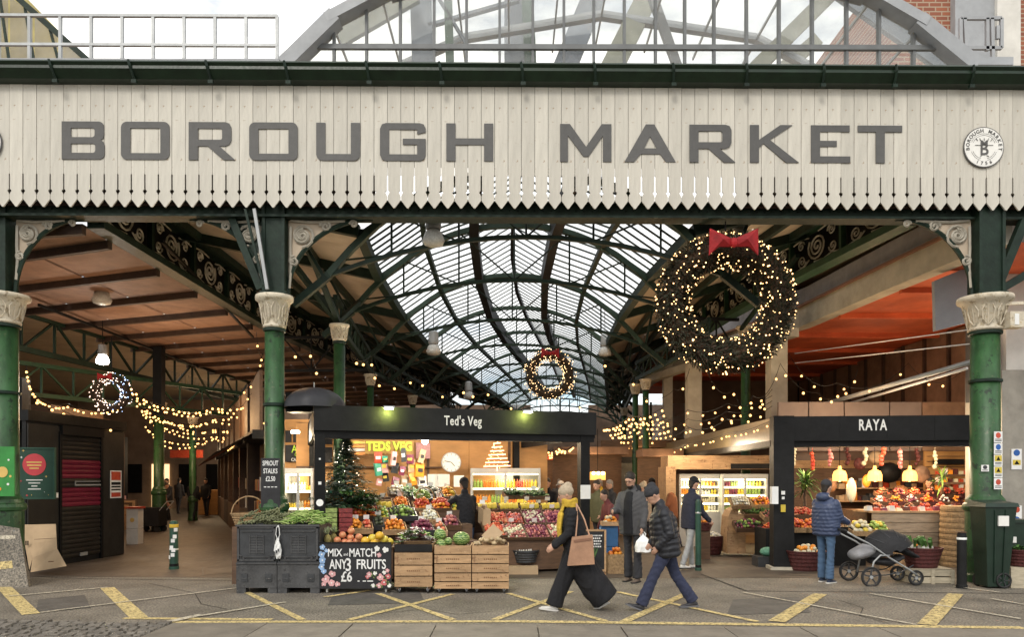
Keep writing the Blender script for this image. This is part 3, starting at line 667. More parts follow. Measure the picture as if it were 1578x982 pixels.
# roof frames
ribm=mat('rib_green',(.020,.042,.026),.5,.3,4,.1)
def frame_parts(t,far=False):
    def P2(x,z): return V((x,0,z))
    arc=[]; n=16
    for k in range(n+1):
        u=-1+2*k/n; x=3.55*u; z=5.35+(7.25-5.35)*(1-abs(u)**2.3); arc.append(P2(x,z))
    b=B(); 
    for a_,c_ in zip(arc,arc[1:]): b.bar(a_,c_,.11,.12,up=(0,1,0))
    b.build('arch_rib',ribm,t)
    tie=[P2(3.5*u,5.38+.68*(1-abs(u)**2)) for u in [-1+2*k/12 for k in range(13)]]
    b=B(); 
    for a_,c_ in zip(tie,tie[1:]): b.bar(a_,c_,.07,.08,up=(0,1,0))
    b.build('tie_rib',steel,t)
    def za(x): return 5.35+1.9*(1-abs(x/3.55)**2.3)
    def zt2(x): return 5.38+.68*(1-abs(x/3.5)**2)
    xs=[-2.4,-1.2,0,1.2,2.4]
    for x in xs: b=B(); b.cyl((x,0,zt2(x)),(x,0,za(x)),.022,n=5); b.build('post',steel,t)
    xx=[-3.3]+xs+[3.3]
    for i,(x0,x1) in enumerate(zip(xx,xx[1:])):
        b=B(); 
        if i<3: b.cyl((x0,0,za(x0)),(x1,0,zt2(x1)),.018,n=4)
        else: b.cyl((x0,0,zt2(x0)),(x1,0,za(x1)),.018,n=4)
        b.build('brace',steel,t)
    for s in (-1,1):
        b=B(); b.bar((s*3.5,0,5.38),(s*4.15,0,4.85),.12,.12,up=(0,1,0)); b.build('knee',steel,t)
fr0=None
places=['nearest the front girder','second from the front, above the first hanging lamp','third from the front, behind the large wreath','fourth from the front','fifth from the front','sixth from the front, near the small wreath','seventh from the front','eighth from the front','ninth from the front','deepest of all, before the end window']
for i,y in enumerate(YS):
    lab='arched green iron roof frame across the nave, '+places[i]
    if i==0:
        fr0=thing('roof_frame',lab,'roof truss',(ncx(y),y,0),0,'arched roof frames of the nave'); frame_parts(fr0)
    else: dup(fr0,V((ncx(y),y,0)),None,lab)
# soffits beside the glass
gx_l=lambda y: lerpt([(12,-7.2),(22,-7.15),(30,-6.2),(44,-3.9),(50,-3.2)],y)
gx_r=lambda y: lerpt([(12,7.0),(16.6,6.3),(22,5.8),(34,6.0),(50,7.5)],y)
sf=thing('nave_soffit','sloping beige boarded soffits either side of the nave glass','ceiling',(0,12.5,6.2))
for s,gx,zo in ((-1,gx_l,7.15),(1,gx_r,7.15)):
    for i in range(len(YS)-1):
        for j in range(2):
            y0=YS[i]+(YS[i+1]-YS[i])*j/2; y1=YS[i]+(YS[i+1]-YS[i])*(j+1)/2
            for k in range(2):
                def pt(y,t): xa=ncx(y)+s*(EX+.08); xb=gx(y); return V((xa+(xb-xa)*t,y,6.26+(zo-6.26)*t))
                q=B(); e=.02; a_=[pt(y0+e,k/2+.004),pt(y1-e,k/2+.004),pt(y1-e,(k+1)/2-.004),pt(y0+e,(k+1)/2-.004)]
                q.quad(*a_); q.quad(*[p+V((0,0,.05)) for p in a_]); q.build('soffit_panel',beige,sf,world=True)
    for t in (.3,.62,.9):
        for i in range(len(YS)-1):
            y0,y1=YS[i],YS[i+1]; q=B(); q.bar(pt(y0,t)-V((0,0,.09)),pt(y1,t)-V((0,0,.09)),.1,.16); q.build('rafter',steel,sf,world=True)
    for i in range(len(YS)):
        y=YS[i]; q=B(); q.bar(pt(y,0)-V((0,0,.1)),pt(y,1)-V((0,0,.1)),.14,.2); q.build('cross_beam',steel,sf,world=True)
        q=B(); q.bar(pt(y,.28)-V((0,0,.1)),V((ncx(y)+s*3.6,y,5.35)),.055,.055); q.build('strut',steel,sf,world=True)
# scroll girders
def scroll_mesh():
    b=B(); h=.86
    def tb(pts,r=.02): b.tube([(u,0,v) for u,v in pts],r,4)
    tb(spiral(-.05,.45,.33,2.6,.6,-1,34,.1),.024); tb(spiral(.52,.25,.17,1.8,3.4,1,20)); tb(spiral(.55,.64,.13,1.6,3,-1,18)); tb(spiral(-.62,.26,.14,1.6,0,-1,18)); tb(spiral(-.58,.66,.15,1.8,0,1,20))
    tb([(-.9,.05),(-.6,.12),(-.3,.06),(.05,.1)]); tb([(.25,.75),(.5,.8),(.85,.76)]); tb([(.25,.2),(.4,.1),(.8,.06)]); tb([(-.85,.8),(-.5,.84),(-.1,.8)])
    return b.mesh('scroll',scrl)
scm=scroll_mesh()
def girder(label,gx,y0,y1,zb,zt,flip,web=True,pitch=1.9,fm=steel,name='scroll_girder'):
    t=thing(name,label,'girder',(gx(y0),y0,zb))
    n=int((y1-y0)/pitch)
    fl1=B();fl2=B();wb=B()
    for i in range(n):
        a=y0+(y1-y0)*i/n; c=y0+(y1-y0)*(i+1)/n; A=V((gx(a),a,0)); C=V((gx(c),c,0)); up=V((0,0,1))
        fl1.bar(A+up*zb,C+up*zb,.3,.14); fl2.bar(A+up*zt,C+up*zt,.3,.12)
        if web: off=V((.12*flip,0,0)); wb.quad(A+up*zb+off,C+up*zb+off,C+up*zt+off,A+up*zt+off)
        d=C-A; ang=math.atan2(d.y,d.x); Mi=parent_matrix(t).inverted()
        link(scm,'scroll',t,Mi@((A+C)/2+up*(zb+.08)),(0,0,ang),scale=(d.length/1.9,1,(zt-zb-.12)/.9))
        q=B(); q.bar(A+up*zb,A+up*zt,.1,.1); q.build('stiffener',fm,t,world=True)
    fl1.build('bottom_flange',fm,t,world=True); fl2.build('top_flange',fm,t,world=True)
    if web: wb.build('web',black,t,world=True)  # black sheet added behind the scrolls, standing for the shadow there
girder('long iron girder filled with cream scrollwork over the left side of the nave',gx_l,12.9,46,6.15,7.12,-1)
girder('long green iron girder with pale scrollwork right of the big wreath',gx_r,12.9,40,6.2,7.1,1,web=True,fm=midg)
# inner row: columns carrying the nave frames
def smallcol(label,px,py,d,ztop=4.87,r=.105,group=None):
    x=(px-CX)*d/F
    return ironcol(label,x,d,r,ztop,.34,.20,base=True,group=group)
smallcol('slim green iron column rising behind the black umbrella canopy',523,500,15.1,r=.12)
for px,d,lab in ((571,22.3,'slim green column partly hidden behind the stall sign, left of the lit fascia lamp'),(636,28,'distant slim green column behind the stall fascia, above its lettering'),(690,34,'deepest slim green column of the left nave row'),
   (995,23.4,'slim green column of the close pair right of the small wreath, the nearer'),(979,24.6,'slim green column of the close pair right of the small wreath, the farther'),(962,33,'deepest slim green column of the right nave row')):
    smallcol(lab,px,0,d)
x_=at(1149,0,20.3).x; ironcol('green column seen through and below the large wreath',x_,20.3,.13,CZ+(HY-503)*20.3/F,.42,.26)
# knee brackets from the inner columns up to the frames (cast scroll brackets)
def rake(label,p,q,w_=.09):
    b=B(); b.bar(p,q,w_,w_); b.top('raking_brace',steel,label,'brace',group='raking braces of the nave columns')
rake('raking green brace from the umbrella column up towards the front girder',V((-3.5,15.1,4.9)),V((-3.7,12.9,6.15)))
rake('raking brace springing inwards from the umbrella column to the first arch',V((-3.5,15.1,4.95)),V((-3.3,16.2,5.6)))
rake('long raking brace from the umbrella column up to the left soffit',V((-3.5,15.1,4.9)),V((-4.9,13.0,6.9)),.1)
rake('raking brace from the wreath column up to the right soffit',V((6.2,20.2,5.8)),V((6.2,16.2,6.6)))
0 and rake('thick green brace',V((6.1,20.3,5.8)),V((4.4,15.3,6.7)),.2)
# lattice cross frame between umbrella column and the scroll girder
def lattice(name,label,p,q,h,n,m,cat='truss',th=.07,post=.04):
    p=V(p);q=V(q); t=thing(name,label,cat,p); up=V((0,0,h))
    b=B(); b.bar(p,q,th,th*1.2); b.build('bottom_chord',m,t,world=True)
    b=B(); b.bar(p+up,q+up,th,th*1.2); b.build('top_chord',m,t,world=True)
    for i in range(n):
        a=p.lerp(q,i/n); c=p.lerp(q,(i+1)/n)
        b=B(); b.bar(a,a+up,post,post); b.build('post',m,t,world=True)
        b=B(); b.bar(*( (a,c+up) if i%2 else (a+up,c)),post,post); b.build('diagonal',m,t,world=True)
    return t
lattice('cross_truss','dark cross-braced truss deeper in on the left nave side',(-6.9,22.5,5.0),(-4.3,22.3,5.0),1.0,3,black)
lattice('cross_truss','dark cross-braced truss on the right nave side beyond the wreath column',(4.3,20.2,5.1),(6.2,20.4,5.1),1.0,3,black)
# eaves lattice along left nave columns
lattice('eaves_truss','lattice eaves girder along the left row of slim nave columns',(-3.6,15.2,4.95),(-4.2,22.3,4.95),.5,9,steel,th=.09)
lattice('eaves_truss','lattice eaves girder continuing deeper along the left slim columns',(-4.2,22.4,4.95),(-2.6,38,4.95),.5,14,steel,th=.09)
lattice('eaves_truss','lattice eaves girder along the right row of slim nave columns',(4.6,17.4,4.95),(4.0,24,4.95),.5,8,steel,th=.09)
lattice('eaves_truss','lattice eaves girder continuing deeper along the right slim columns',(4.1,24.1,4.95),(5.8,40,4.95),.5,14,steel,th=.09)
# end wall of the nave with a fan window
ew=thing('end_wall','far end wall of the nave with a broad arched window','wall',(3,49,0))
cx=ncx(48); 
b=B(); b.box(-14,cx-1.9,49,49.4,0,6.6); b.box(cx+1.9,14,49,49.4,0,6.6); b.box(cx-1.9,cx+1.9,49,49.4,0,4.9); b.build('wall',mat('dim_brown_wall',(.14,.09,.06),.8,.3,1.2,.2),ew,world=True)
for i in range(7): b=B(); x=cx-1.9+3.8*i/6; b.bar((x,48.9,4.9),(x,48.9,7.0-abs(i-3)**2*.1),.07,.07); b.build('mullion',steel,ew,world=True)
b=B(); b.bar((cx-1.9,48.9,5.7),(cx+1.9,48.9,5.7),.08,.08); b.build('transom',steel,ew,world=True)
# ---------------- left bay ceiling ----------------
lc=thing('bay_ceiling','brown boarded ceiling with dark joists over the left alley','ceiling',(-9.8,13,6.1))
def lx0(y): return lerpt([(12,-13.2),(20,-12.9),(33,-11.9),(50,-11)],y)
SK=-.36
def cp(u,y): # skewed point; u 0 at girder, 1 at far left
    x=gx_l(y)-.2; x1=lx0(y); X=x+(x1-x)*u; return V((X,max(12.9,y+SK*(X+7.2)),6.12))
yy=11.8; k=0
while yy<44:
    y1=yy+1.85
    for c_ in range(3):
        u0,u1=c_/3+.004,(c_+1)/3-.004; q=B(); P4=[cp(u0,yy+.02),cp(u1,yy+.02),cp(u1,y1-.02),cp(u0,y1-.02)]
        q.quad(*P4); q.quad(*[p+V((0,0,.04)) for p in P4]); q.build('ceiling_board',board,lc,world=True)
    q=B(); q.bar(cp(0,yy)-V((0,0,.07)),cp(1,yy)-V((0,0,.07)),.10,.16); q.build('joist',joist,lc,world=True)
    yy=y1
# far-left strip of roof with skylight
b=B(); b.box(-26,-13.2,12.6,60,6.6,6.7); b.build('outer_ceiling',beige,lc,world=True)
sk=thing('skylight','bright ribbed strip skylight beyond the lattice girder at left','skylight',(-14.2,34,6.5))
for i in range(12):
    p0=at(248+i*10.3,567+i*2.9,31.5+i*.8); p1=at(248+(i+1)*10.3-1.5,567+(i+1)*2.9,31.5+(i+1)*.8)
    q=B(); q.quad(p0,p1,p1+V((0,-.1,-.62+.012*i)),p0+V((0,-.1,-.62+.012*i))); q.build('pane',glow('daylight_pane',(.85,.9,1),1.6) if 0 else rgls,sk,world=True)
# lattice girders on the left
lattice('lattice_girder','long dark lattice girder carrying the left edge of the brown ceiling',(-12.9,18.2,5.15),(-11.6,36,5.15),.95,14,steel,th=.12,post=.06)
lattice('lattice_girder','green lattice girder crossing the alley behind the small blue-lit wreath',(-14.2,19.5,4.12),(-9.4,30,4.12),.85,12,midg,th=.1,post=.05)
for (px,py0,py1,d,wd,lab) in ((242,555,640,24,.28,'dark post standing above the alley behind the light curtain'),):
    a_=at(px,py1,d); b=B(); b.box(a_.x-wd/2,a_.x+wd/2,d,d+wd,a_.z,6.0); b.top('ceiling_post',black,lab,'post')
ironcol('green iron column in the alley, left of the woman in the black coat',at(245,0,25).x,25,.17,4.3,.3,.26)
ironcol('slim green iron column deep in the alley under the light curtain',at(297,0,31).x,31,.14,4.3,.3,.24)
b=B(); b.box(*[0]*0) if 0 else None
# ---------------- right side viaduct ----------------
vd=thing('viaduct_deck','pale concrete viaduct edge beam with an orange painted underside','viaduct',(10,14,5.7))
vx=lambda y: lerpt([(12,8.6),(14,8.35),(20,7.84),(27,5.95),(36,5.9)],y)
ysv=[12.9,16,20,23.5,27,36]
for i in range(len(ysv)-1):
    a,c=ysv[i],ysv[i+1]
    q=B(); q.bar(V((vx(a),a,6.05)),V((vx(c),c,6.05)),.35,.5); q.build('edge_beam',conc,vd,world=True)
    q=B(); q.bar(V((vx(a)+.15,a,6.62)),V((vx(c)+.15,c,6.62)),.3,.5); q.build('upper_beam',mat('grey_ledge',(.26,.25,.25),.8,.2,2,.2),vd,world=True)
    q=B(); q.bar(V((vx(a)-.1,a,6.33)),V((vx(c)-.1,c,6.33)),.3,.06); q.build('ledge',mat('rust_ledge',(.20,.10,.06),.8,.2,2,.2),vd,world=True)
    q=B(); A=V((vx(a)+.1,a,5.84)); C=V((vx(c)+.1,c,5.84)); q.quad(A,C,V((16,c,5.84)),V((16,a,5.84))); q.build('soffit',orange,vd,world=True)
for i,y in enumerate((16,18.5,21,23.5,26,29,32)):
    q=B(); q.bar(V((vx(y)+.15,y,5.78)),V((16,y,5.78)),.12,.12); q.build('soffit_rib',orange,vd,world=True)
b=B(); b.quad((gx_r(12.9),12.9,7.15),(16,12.9,7.3),(16,40,7.3),(gx_r(40),40,7.15)); b.top('upper_ceiling',beige,None,None,kind='structure')
# brown board wall at right
bwall=thing('board_wall','brown vertical board wall under the orange viaduct soffit at right','wall',(12.2,20,3.2))
y=14.5
while y<34:
    q=B(); q.box(12.0,12.1,y,y+1.1,3.2,5.8); q.build('board_panel',brownb,bwall,world=True)
    q=B(); q.box(11.93,12.0,y+1.1,y+1.2,3.2,5.8); q.build('batten',joist,bwall,world=True); y+=1.2
# concrete posts
for px,y0,y1,d,wd,lab in ((1071,560,700,22,.40,'pale concrete post left of the large wreath bottom'),(1201,535,640,19,.42,'pale concrete post right of the large wreath bottom'),(1030,575,600,26,.3,'short pale concrete stub beside the bright window')):
    a_=at(px,0,d); b=B(); b.box(a_.x-wd/2,a_.x+wd/2,d,d+wd,2.6 if d<25 else 3.0,5.8); b.top('concrete_post',conc,lab,'post')
b=B(); b.bar(at(1225,512,19),at(985,590,27),.25,.22); b.top('concrete_beam',conc,'pale concrete beam sloping away below the large wreath to the right nave columns','beam')
# grey panel by the right column
a_=at(1440,432,14.6); c_=at(1500,510,14.6); b=B(); b.prism([(at(1440,430,14.6).x,at(1440,433,14.6).z),(at(1500,415,14.6).x,at(1500,408,14.6).z),(at(1500,500,14.6).x,at(1500,495,14.6).z),(at(1442,510,14.6).x,at(1442,510,14.6).z)],14.6,14.7)
b.top('grey_panel',mat('grey_sheet',(.30,.31,.33),.6,.08,3,.05),'flat grey sheet panel hung beside the stickered column head','panel')
# bright window opening (frosted) right of nave columns
bwn=thing('rear_window','bright rear window between the nave columns and the pale post','window',at(1032,680,30))
q=B(); q.quad(at(1005,678,31),at(1058,676,31),at(1058,622,31),at(1005,622,31)); q.build('pane',rgls,bwn,world=True)
for x in (1003,1032,1060): q=B(); q.bar(at(x,680,30.9),at(x,620,30.9),.08,.08); q.build('frame_bar',steel,bwn,world=True)
# upper wall panels right, over the fascia of the right-hand stall
uw=thing('shop_upper_wall','pale and brown wall panels above the right-hand stall sign','wall',at(1350,640,17.5))
for x0,x1,m in ((1200,1245,mat('pinkish_panel',(.17,.125,.105),.7,.12,2,.1)),(1247,1300,mat('pinkish_panel',(.17,.125,.105),.7,.12,2,.1)),(1302,1370,MT['pinkish_panel']),(1372,1420,MT['pinkish_panel']),(1422,1520,brownb)):
    p0=at(x0,0,17.5); p1=at(x1,0,17.5); q=B(); q.box(p0.x,p1.x,17.5,17.6,2.4,at(0,620,17.5).z); q.build('wall_panel',m,uw,world=True)
# duct / pipes at right
for (p,q_,d0,d1,r,m,lab) in (((1500,557),(1240,632),14,19,.05,alum,'silver pipe running from the stickered column deep to the left'),((1490,568),(1300,625),14.5,19,.03,white,'thin white pipe below the silver pipe'),((1496,508),(1225,545),14,20,.012,white,'upper thin white cable at right'),((1496,530),(1225,560),14,20,.012,white,'lower thin white cable at right')):
    b=B(); b.cyl(at(*p,d0),at(*q_,d1),r,n=8); b.top('pipe',m,lab,'pipe',smooth=True)
# white rendered pier right edge
pr=thing('rendered_pier','pale rendered stone pier at the right edge beyond the stickered column','pier',at(1570,880,14.8))
b=B(); p0=at(1544,0,14.8); b.box(p0.x,p0.x+3,14.8,16,0,3.9); b.build('lower_wall',mat('stained_render',(.30,.28,.24),.85,.25,2,.3),pr,world=True)
b=B(); b.box(p0.x+.15,p0.x+3,14.9,16,3.92,9); b.build('upper_wall',whitew,pr,world=True)
b=B(); b.box(p0.x-.42,p0.x-.02,14.95,15.3,3.3,5.6); b.build('dark_jamb',mat('slate_jamb',(.07,.07,.07),.6,.2,3,.1),pr,world=True)
# small flood lamp near right edge
# pendant lamps under front girder
def pendant(label,x,y,z,s=1,lit=False,m=None):
    t=thing('hanging_lamp',label,'lamp',(x,y,z)); 
    b=B(); b.cyl((0,0,.32*s),(0,0,.62*s),.12*s,n=14); b.lathe([(.13*s,.3*s),(.14*s,.34*s),(.13*s,.62*s),(.05*s,.66*s)],n=14); b.build('housing',m or alum,t,smooth=False)
    b=B(); b.lathe([(.06*s,.33*s),(.15*s,.24*s),(.2*s,.1*s),(.17*s,.03*s),(.08*s,0)],n=16); b.build('bowl',m and glow('x',(1,1,1),1) if 0 else (lampw if lit else mat('prismatic_bowl',(.55,.55,.52),.15,.2,30,.4)),t,smooth=True)
    b=B(); b.cyl((0,0,.62*s),(0,0,1.4*s),.012,n=4); b.build('cord',black,t)
    return t
a_=at(668,380,13.2); pendant('clear bell-shaped lamp hanging below the fascia left of the nave glass',a_.x,13.2,a_.z)
a_=at(1140,378,13.6); pendant('silver lamp hanging just above the bow of the large wreath',a_.x,13.6,a_.z)
a_=at(157,470,17.5); pendant('dark pendant lamp with glass bowl under the brown ceiling',a_.x,17.5,a_.z,1.1,m=black)
for px,py,d,lab in ((668,548,22,'small bell lamp hanging in the nave left of the small wreath'),(932,550,24,'small pale lamp hanging at the right foot of the nave glass'),(722,616,30,'tiny lamp hanging deep in the nave above the stall sign')):
    a_=at(px,py,d); pendant(lab,a_.x,d,a_.z,1.1)
a_=at(158,562,19); t=pendant('lit white globe lamp hanging above the small blue-lit wreath',a_.x,19,a_.z,.8,lit=True); lamp(a_-V((0,0,.15)),60,(1,.93,.8))
# ---------------- generic market goods ----------------
FM={}
def fruitm(name,c,c2=None,rough=.4): 
    return mat('fruit_'+name,c,rough,.3,9,0,col2=c2,rnd=.1)
red=fruitm('red',(.42,.03,.02),(.5,.10,.04)); orng=fruitm('orange',(.62,.20,.02),(.70,.28,.03)); tang=fruitm('tangerine',(.60,.14,.02),(.66,.22,.03)); grn=fruitm('green',(.16,.28,.05),(.3,.4,.1)); yel=fruitm('yellow',(.62,.42,.03),(.6,.5,.08)); purp=fruitm('purple',(.12,.02,.05),(.22,.05,.08)); onion=fruitm('onion',(.30,.06,.07),(.48,.2,.16)); pale=fruitm('pale',(.5,.45,.3),(.6,.56,.42)); pot=fruitm('potato',(.36,.27,.14),(.45,.34,.2)); whitef=fruitm('white',(.6,.6,.55),(.68,.66,.6)); pink=fruitm('pink',(.55,.10,.08),(.6,.3,.12)); bluef=fruitm('blue_flower',(.25,.38,.6),(.4,.5,.7)); darkf=fruitm('dark',(.03,.035,.02),(.06,.07,.03))
def thr(t,loc,rz): return t
def boxtray(b,w,d,h,th=.015):
    b.box(-w/2,w/2,-d/2,d/2,0,th); b.box(-w/2,w/2,-d/2,-d/2+th,th,h); b.box(-w/2,w/2,d/2-th,d/2,th,h); b.box(-w/2,-w/2+th,-d/2+th,d/2-th,th,h); b.box(w/2-th,w/2,-d/2+th,d/2-th,th,h)
def heapobj(w,d,z0,r,m,parent,name='produce',n=None,peak=.06,shape=(1,1,.9),sd=0,elong=False,mats=None):
    rr=random.Random(sd); sp=r*1.75; nx=max(1,int(w/sp)); ny=max(1,int(d/sp)); bs=[B() for _ in (mats or [m])]
    for lay in range(2):
        for i in range(nx-lay):
            for j in range(ny-lay):
                x=(i-(nx-1-lay)/2)*sp+rr.uniform(-.2,.2)*r; y=(j-(ny-1-lay)/2)*sp+rr.uniform(-.2,.2)*r
                e=(1-(2*x/w)**2)*(1-(2*y/d)**2); 
                if lay and rr.random()>.55+.4*e: continue
                z=z0+r*.5+lay*r*1.1+max(0,e)*peak*rr.uniform(.7,1.1)
                s=r*rr.uniform(.78,1.18); rot=Matrix.Rotation(rr.uniform(0,6),3,'Z')@Matrix.Rotation(rr.uniform(-.4,.4),3,'X')
                rr.choice(bs).ball((x,y,z),s,(shape[0]*rr.uniform(.85,1.2),shape[1]*rr.uniform(.88,1.12),shape[2]*rr.uniform(.85,1.1)),7 if r>.03 else 6,5 if r>.03 else 4,rot)
    for k,b in enumerate(bs):
        if b.v: b.build(name,(mats or [m])[k],parent,smooth=True,kind='stuff')
def leafy(b,c,r,n,rr,L_=.12,wd=.02,up=.5,flat=1):
    for k in range(n):
        a=rr.uniform(0,6.283); e=rr.uniform(-.2,1)*up; dr=V((math.cos(a),math.sin(a),e)).normalized(); o=V(c)+V((rr.uniform(-r,r),rr.uniform(-r,r),rr.uniform(0,r*.6)*flat)); t=V((-dr.y,dr.x,rr.uniform(-.3,.3))).normalized()*wd; l=L_*rr.uniform(.6,1.2)
        b.quad(o-t*.4,o+dr*l*.5-t+V((0,0,.01)),o+dr*l,o+dr*l*.5+t+V((0,0,.01)),o+t*.4)
def crate_of(label,loc,w,d,h,fr,rz=0,tilt=0,box=woodd,cat='crate',group=None,price=False,**k):
    """open produce box with its heap; returns the thing"""
    t=thing('produce_crate',label,cat,loc,rz,group); t.rotation_euler=(tilt,0,rz)
    for nm,(x0,x1,y0,y1) in (('side_panel',(-w/2,w/2,-d/2,-d/2+.015)),('side_panel',(-w/2,w/2,d/2-.015,d/2)),('end_panel',(-w/2,-w/2+.015,-d/2+.015,d/2-.015)),('end_panel',(w/2-.015,w/2,-d/2+.015,d/2-.015))):
        q=B(); q.box(x0,x1,y0,y1,0,h); q.build(nm,box,t)
    q=B(); q.box(-w/2+.015,w/2-.015,-d/2+.015,d/2-.015,0,.015); q.build('bottom_panel',box,t)
    heap(t,w-.04,d-.04,h-.05,fr,**k)
    if price:
        q=B(); q.box(-.05,.05,-.002,.002,0,.075); o=q.build('price_card',paper,t); o.location=(0,d/2-.03,h+.06); o.rotation_euler=(-.2,0,R.uniform(-.2,.2))
    return t
hs_i=[0]
def heap(t,w,d,z0,fr,r=.038,peak=.10,shape=(1,1,.9)):
    hs_i[0]+=1; sd=hs_i[0]
    if fr=='leaf' or fr=='leafl' or fr=='leafw':
        for m_,n_ in (((leafd,70),(leafm,60)) if fr=='leaf' else ((leafl,80),(leafm,40)) if fr=='leafl' else ((whitef,50),(leafl,30),(purp,30))):
            rr=random.Random(sd+n_); b=B()
            for k in range(n_//6):
                leafy(b,(rr.uniform(-w/2,w/2)*.85,rr.uniform(-d/2,d/2)*.8,z0+rr.uniform(0,peak)),.05,8,rr,.11,.022)
            b.build('leaves',m_,t,kind='stuff')
    elif fr=='leek':
        for m_,za,zb in ((whitef,0,.2),(leafm,.2,.5)):
            rr=random.Random(sd); b=B()
            for k in range(int(w/.045)):
                x=-w/2+k*.045+.02; y=rr.uniform(-.03,.03); a=rr.uniform(-.12,.12); 
                p0=V((x,-d/2-.02+y,z0+.03)); dv=V((a,1,.35)).normalized(); b.cyl(p0+dv*za,p0+dv*zb,.016 if za==0 else .018,.018 if za==0 else .035,n=6)
            b.build('leeks',m_,t,kind='stuff')
    elif fr=='banana':
        rr=random.Random(sd); b=B()
        for k in range(int(w/.09)):
            x0=-w/2+.05+k*.09
            for j in range(4):
                pts=[(x0+(j-1.5)*.022+.0*q_,-d/2+.05+q_*.04,z0+.03+.07*math.sin(q_*.7)+j*.006) for q_ in range(5)]; b.tube(pts,.017,5)
        b.build('banana_hands',yel,t,smooth=True,kind='stuff')
    elif fr=='punnet':
        b=B()
        for i in range(int(w/.11)):
            for j in range(int(d/.1)):
                for l in range(2): b.box(-w/2+i*.11+.01,-w/2+i*.11+.1,-d/2+j*.1+.01,-d/2+j*.1+.09,z0+l*.06,z0+l*.06+.05)
        b.build('punnets',t.get('pm') and MT[t['pm']] or red,t,kind='stuff')
    else:
        ms=fr if isinstance(fr,list) else [fr]
        heapobj(w,d,z0,r,ms[0],t,peak=peak,sd=sd,shape=shape,mats=ms)
def basket(label,loc,r0,r1,h,fr,m=wicker,handle=False,ell=1,fruit_r=.04,peak=.08,cat='basket',group=None):
    t=thing('basket',label,cat,loc,0,group); b=B(); prof=[]
    n=10
    for k in range(n+1):
        z=h*k/n; r=r0+(r1-r0)*k/n; prof.append((r+(.006 if k%2 else -.004),z))
    b.lathe(prof+[(r1+.015,h),(r1+.012,h+.02),(r1-.015,h+.02),(r1-.02,h-.04),(.02,h-.06)],n=24,ell=ell); b.build('bowl',m,t)
    if handle: b=B(); b.tube([(r1*math.cos(a),0,h+r1*1.0*math.sin(a)) for a in [math.pi*k/12 for k in range(13)]],.012,5); b.build('handle',m,t)
    if fr is not None: heap(t,r1*1.35,r1*1.35*ell,h-.05,fr,r=fruit_r,peak=peak)
    return t
# ---------------- wheeled pine crates at the front ----------------
FD=11.35; kx=FD/F
def X_(px): return (px-CX)*kx
def woodcrate(label,px0,px1,pts,fr,top_dark=False,group='wheeled slatted crates in the front row'):
    x0,x1=X_(px0),X_(px1); w=x1-x0; ztop=CZ-(838-HY)*kx*-1 if 0 else CZ-(838-HY)*kx; t=thing('wheeled_crate',label,'crate',((x0+x1)/2,FD+.3,0),0,group)
    z0=.066; H=ztop-z0; n=len(pts)
    zz=[CZ-(p-HY)*kx for p in pts]
    for k in range(n-1):
        m_=wood
        if top_dark and k==0: m_=black2
        q=B(); q.box(-w/2,w/2,-.30,-.282,zz[k+1]+.010,zz[k]-.006); q.build('plank',m_,t)
        q=B(); q.box(-w/2+.001,w/2-.001,.282,.30,zz[k+1]+.010,zz[k]-.006); q.build('plank',wood,t)
        for s in (-1,1): q=B(); q.box(s*w/2-.009-s*.009,s*w/2+.009-s*.009,-.281,.281,zz[k+1]+.010,zz[k]-.006); q.build('plank',wood,t)
    for sx in (-1,1):
        for sy in (-1,1):
            q=B(); q.box(sx*(w/2-.045)-.02,sx*(w/2-.045)+.02,sy*.255-.02,sy*.255+.02,z0,ztop-.02); q.build('corner_post',woodd,t)
            q=B(); q.cyl((sx*(w/2-.07)-.012,sy*.25,.038),(sx*(w/2-.07)+.012,sy*.25,.038),.038,n=12); q.build('wheel',plast2,t)
            q=B(); q.box(sx*(w/2-.07)-.02,sx*(w/2-.07)+.02,sy*.25-.015,sy*.25+.015,.045,z0+.01); q.build('castor_fork',chrome,t)
    q=B(); q.box(-w/2+.02,w/2-.02,-.28,.28,ztop-.14,ztop-.12); q.build('shelf',woodd,t)
    # branded stencil smudges on planks
    q=B()
    for k in range(1,n-1,1):
        zc_=(zz[k]+zz[k+1])/2; x=-.1
        for i in range(7): q.box(x,x+.018,-.3015,-.3005,zc_-.01,zc_+.01); x+=.03
    q.build('stencil',mat('stencil_ink',(.18,.09,.04),.8,.3,20,0),t,kind='stuff')
    return t,ztop
slp=[840,864,878,899,907]
t1,zt1=woodcrate('wheeled crate with a black top board, holding bunched white and purple leaves',608,666,[839,852,872,876+13,906],None,True)
t2,zt1=woodcrate('wheeled pine crate of four planks holding the watermelons',669.5,726,[841,855.5,869.5,884,897.5,909],None)
t3,zt1=woodcrate('wheeled pine crate at the right end of the front row, holding potatoes',727.5,784,[841,855.5,869.5,884,897.5,909],None)
zt1=CZ-(839-HY)*kx
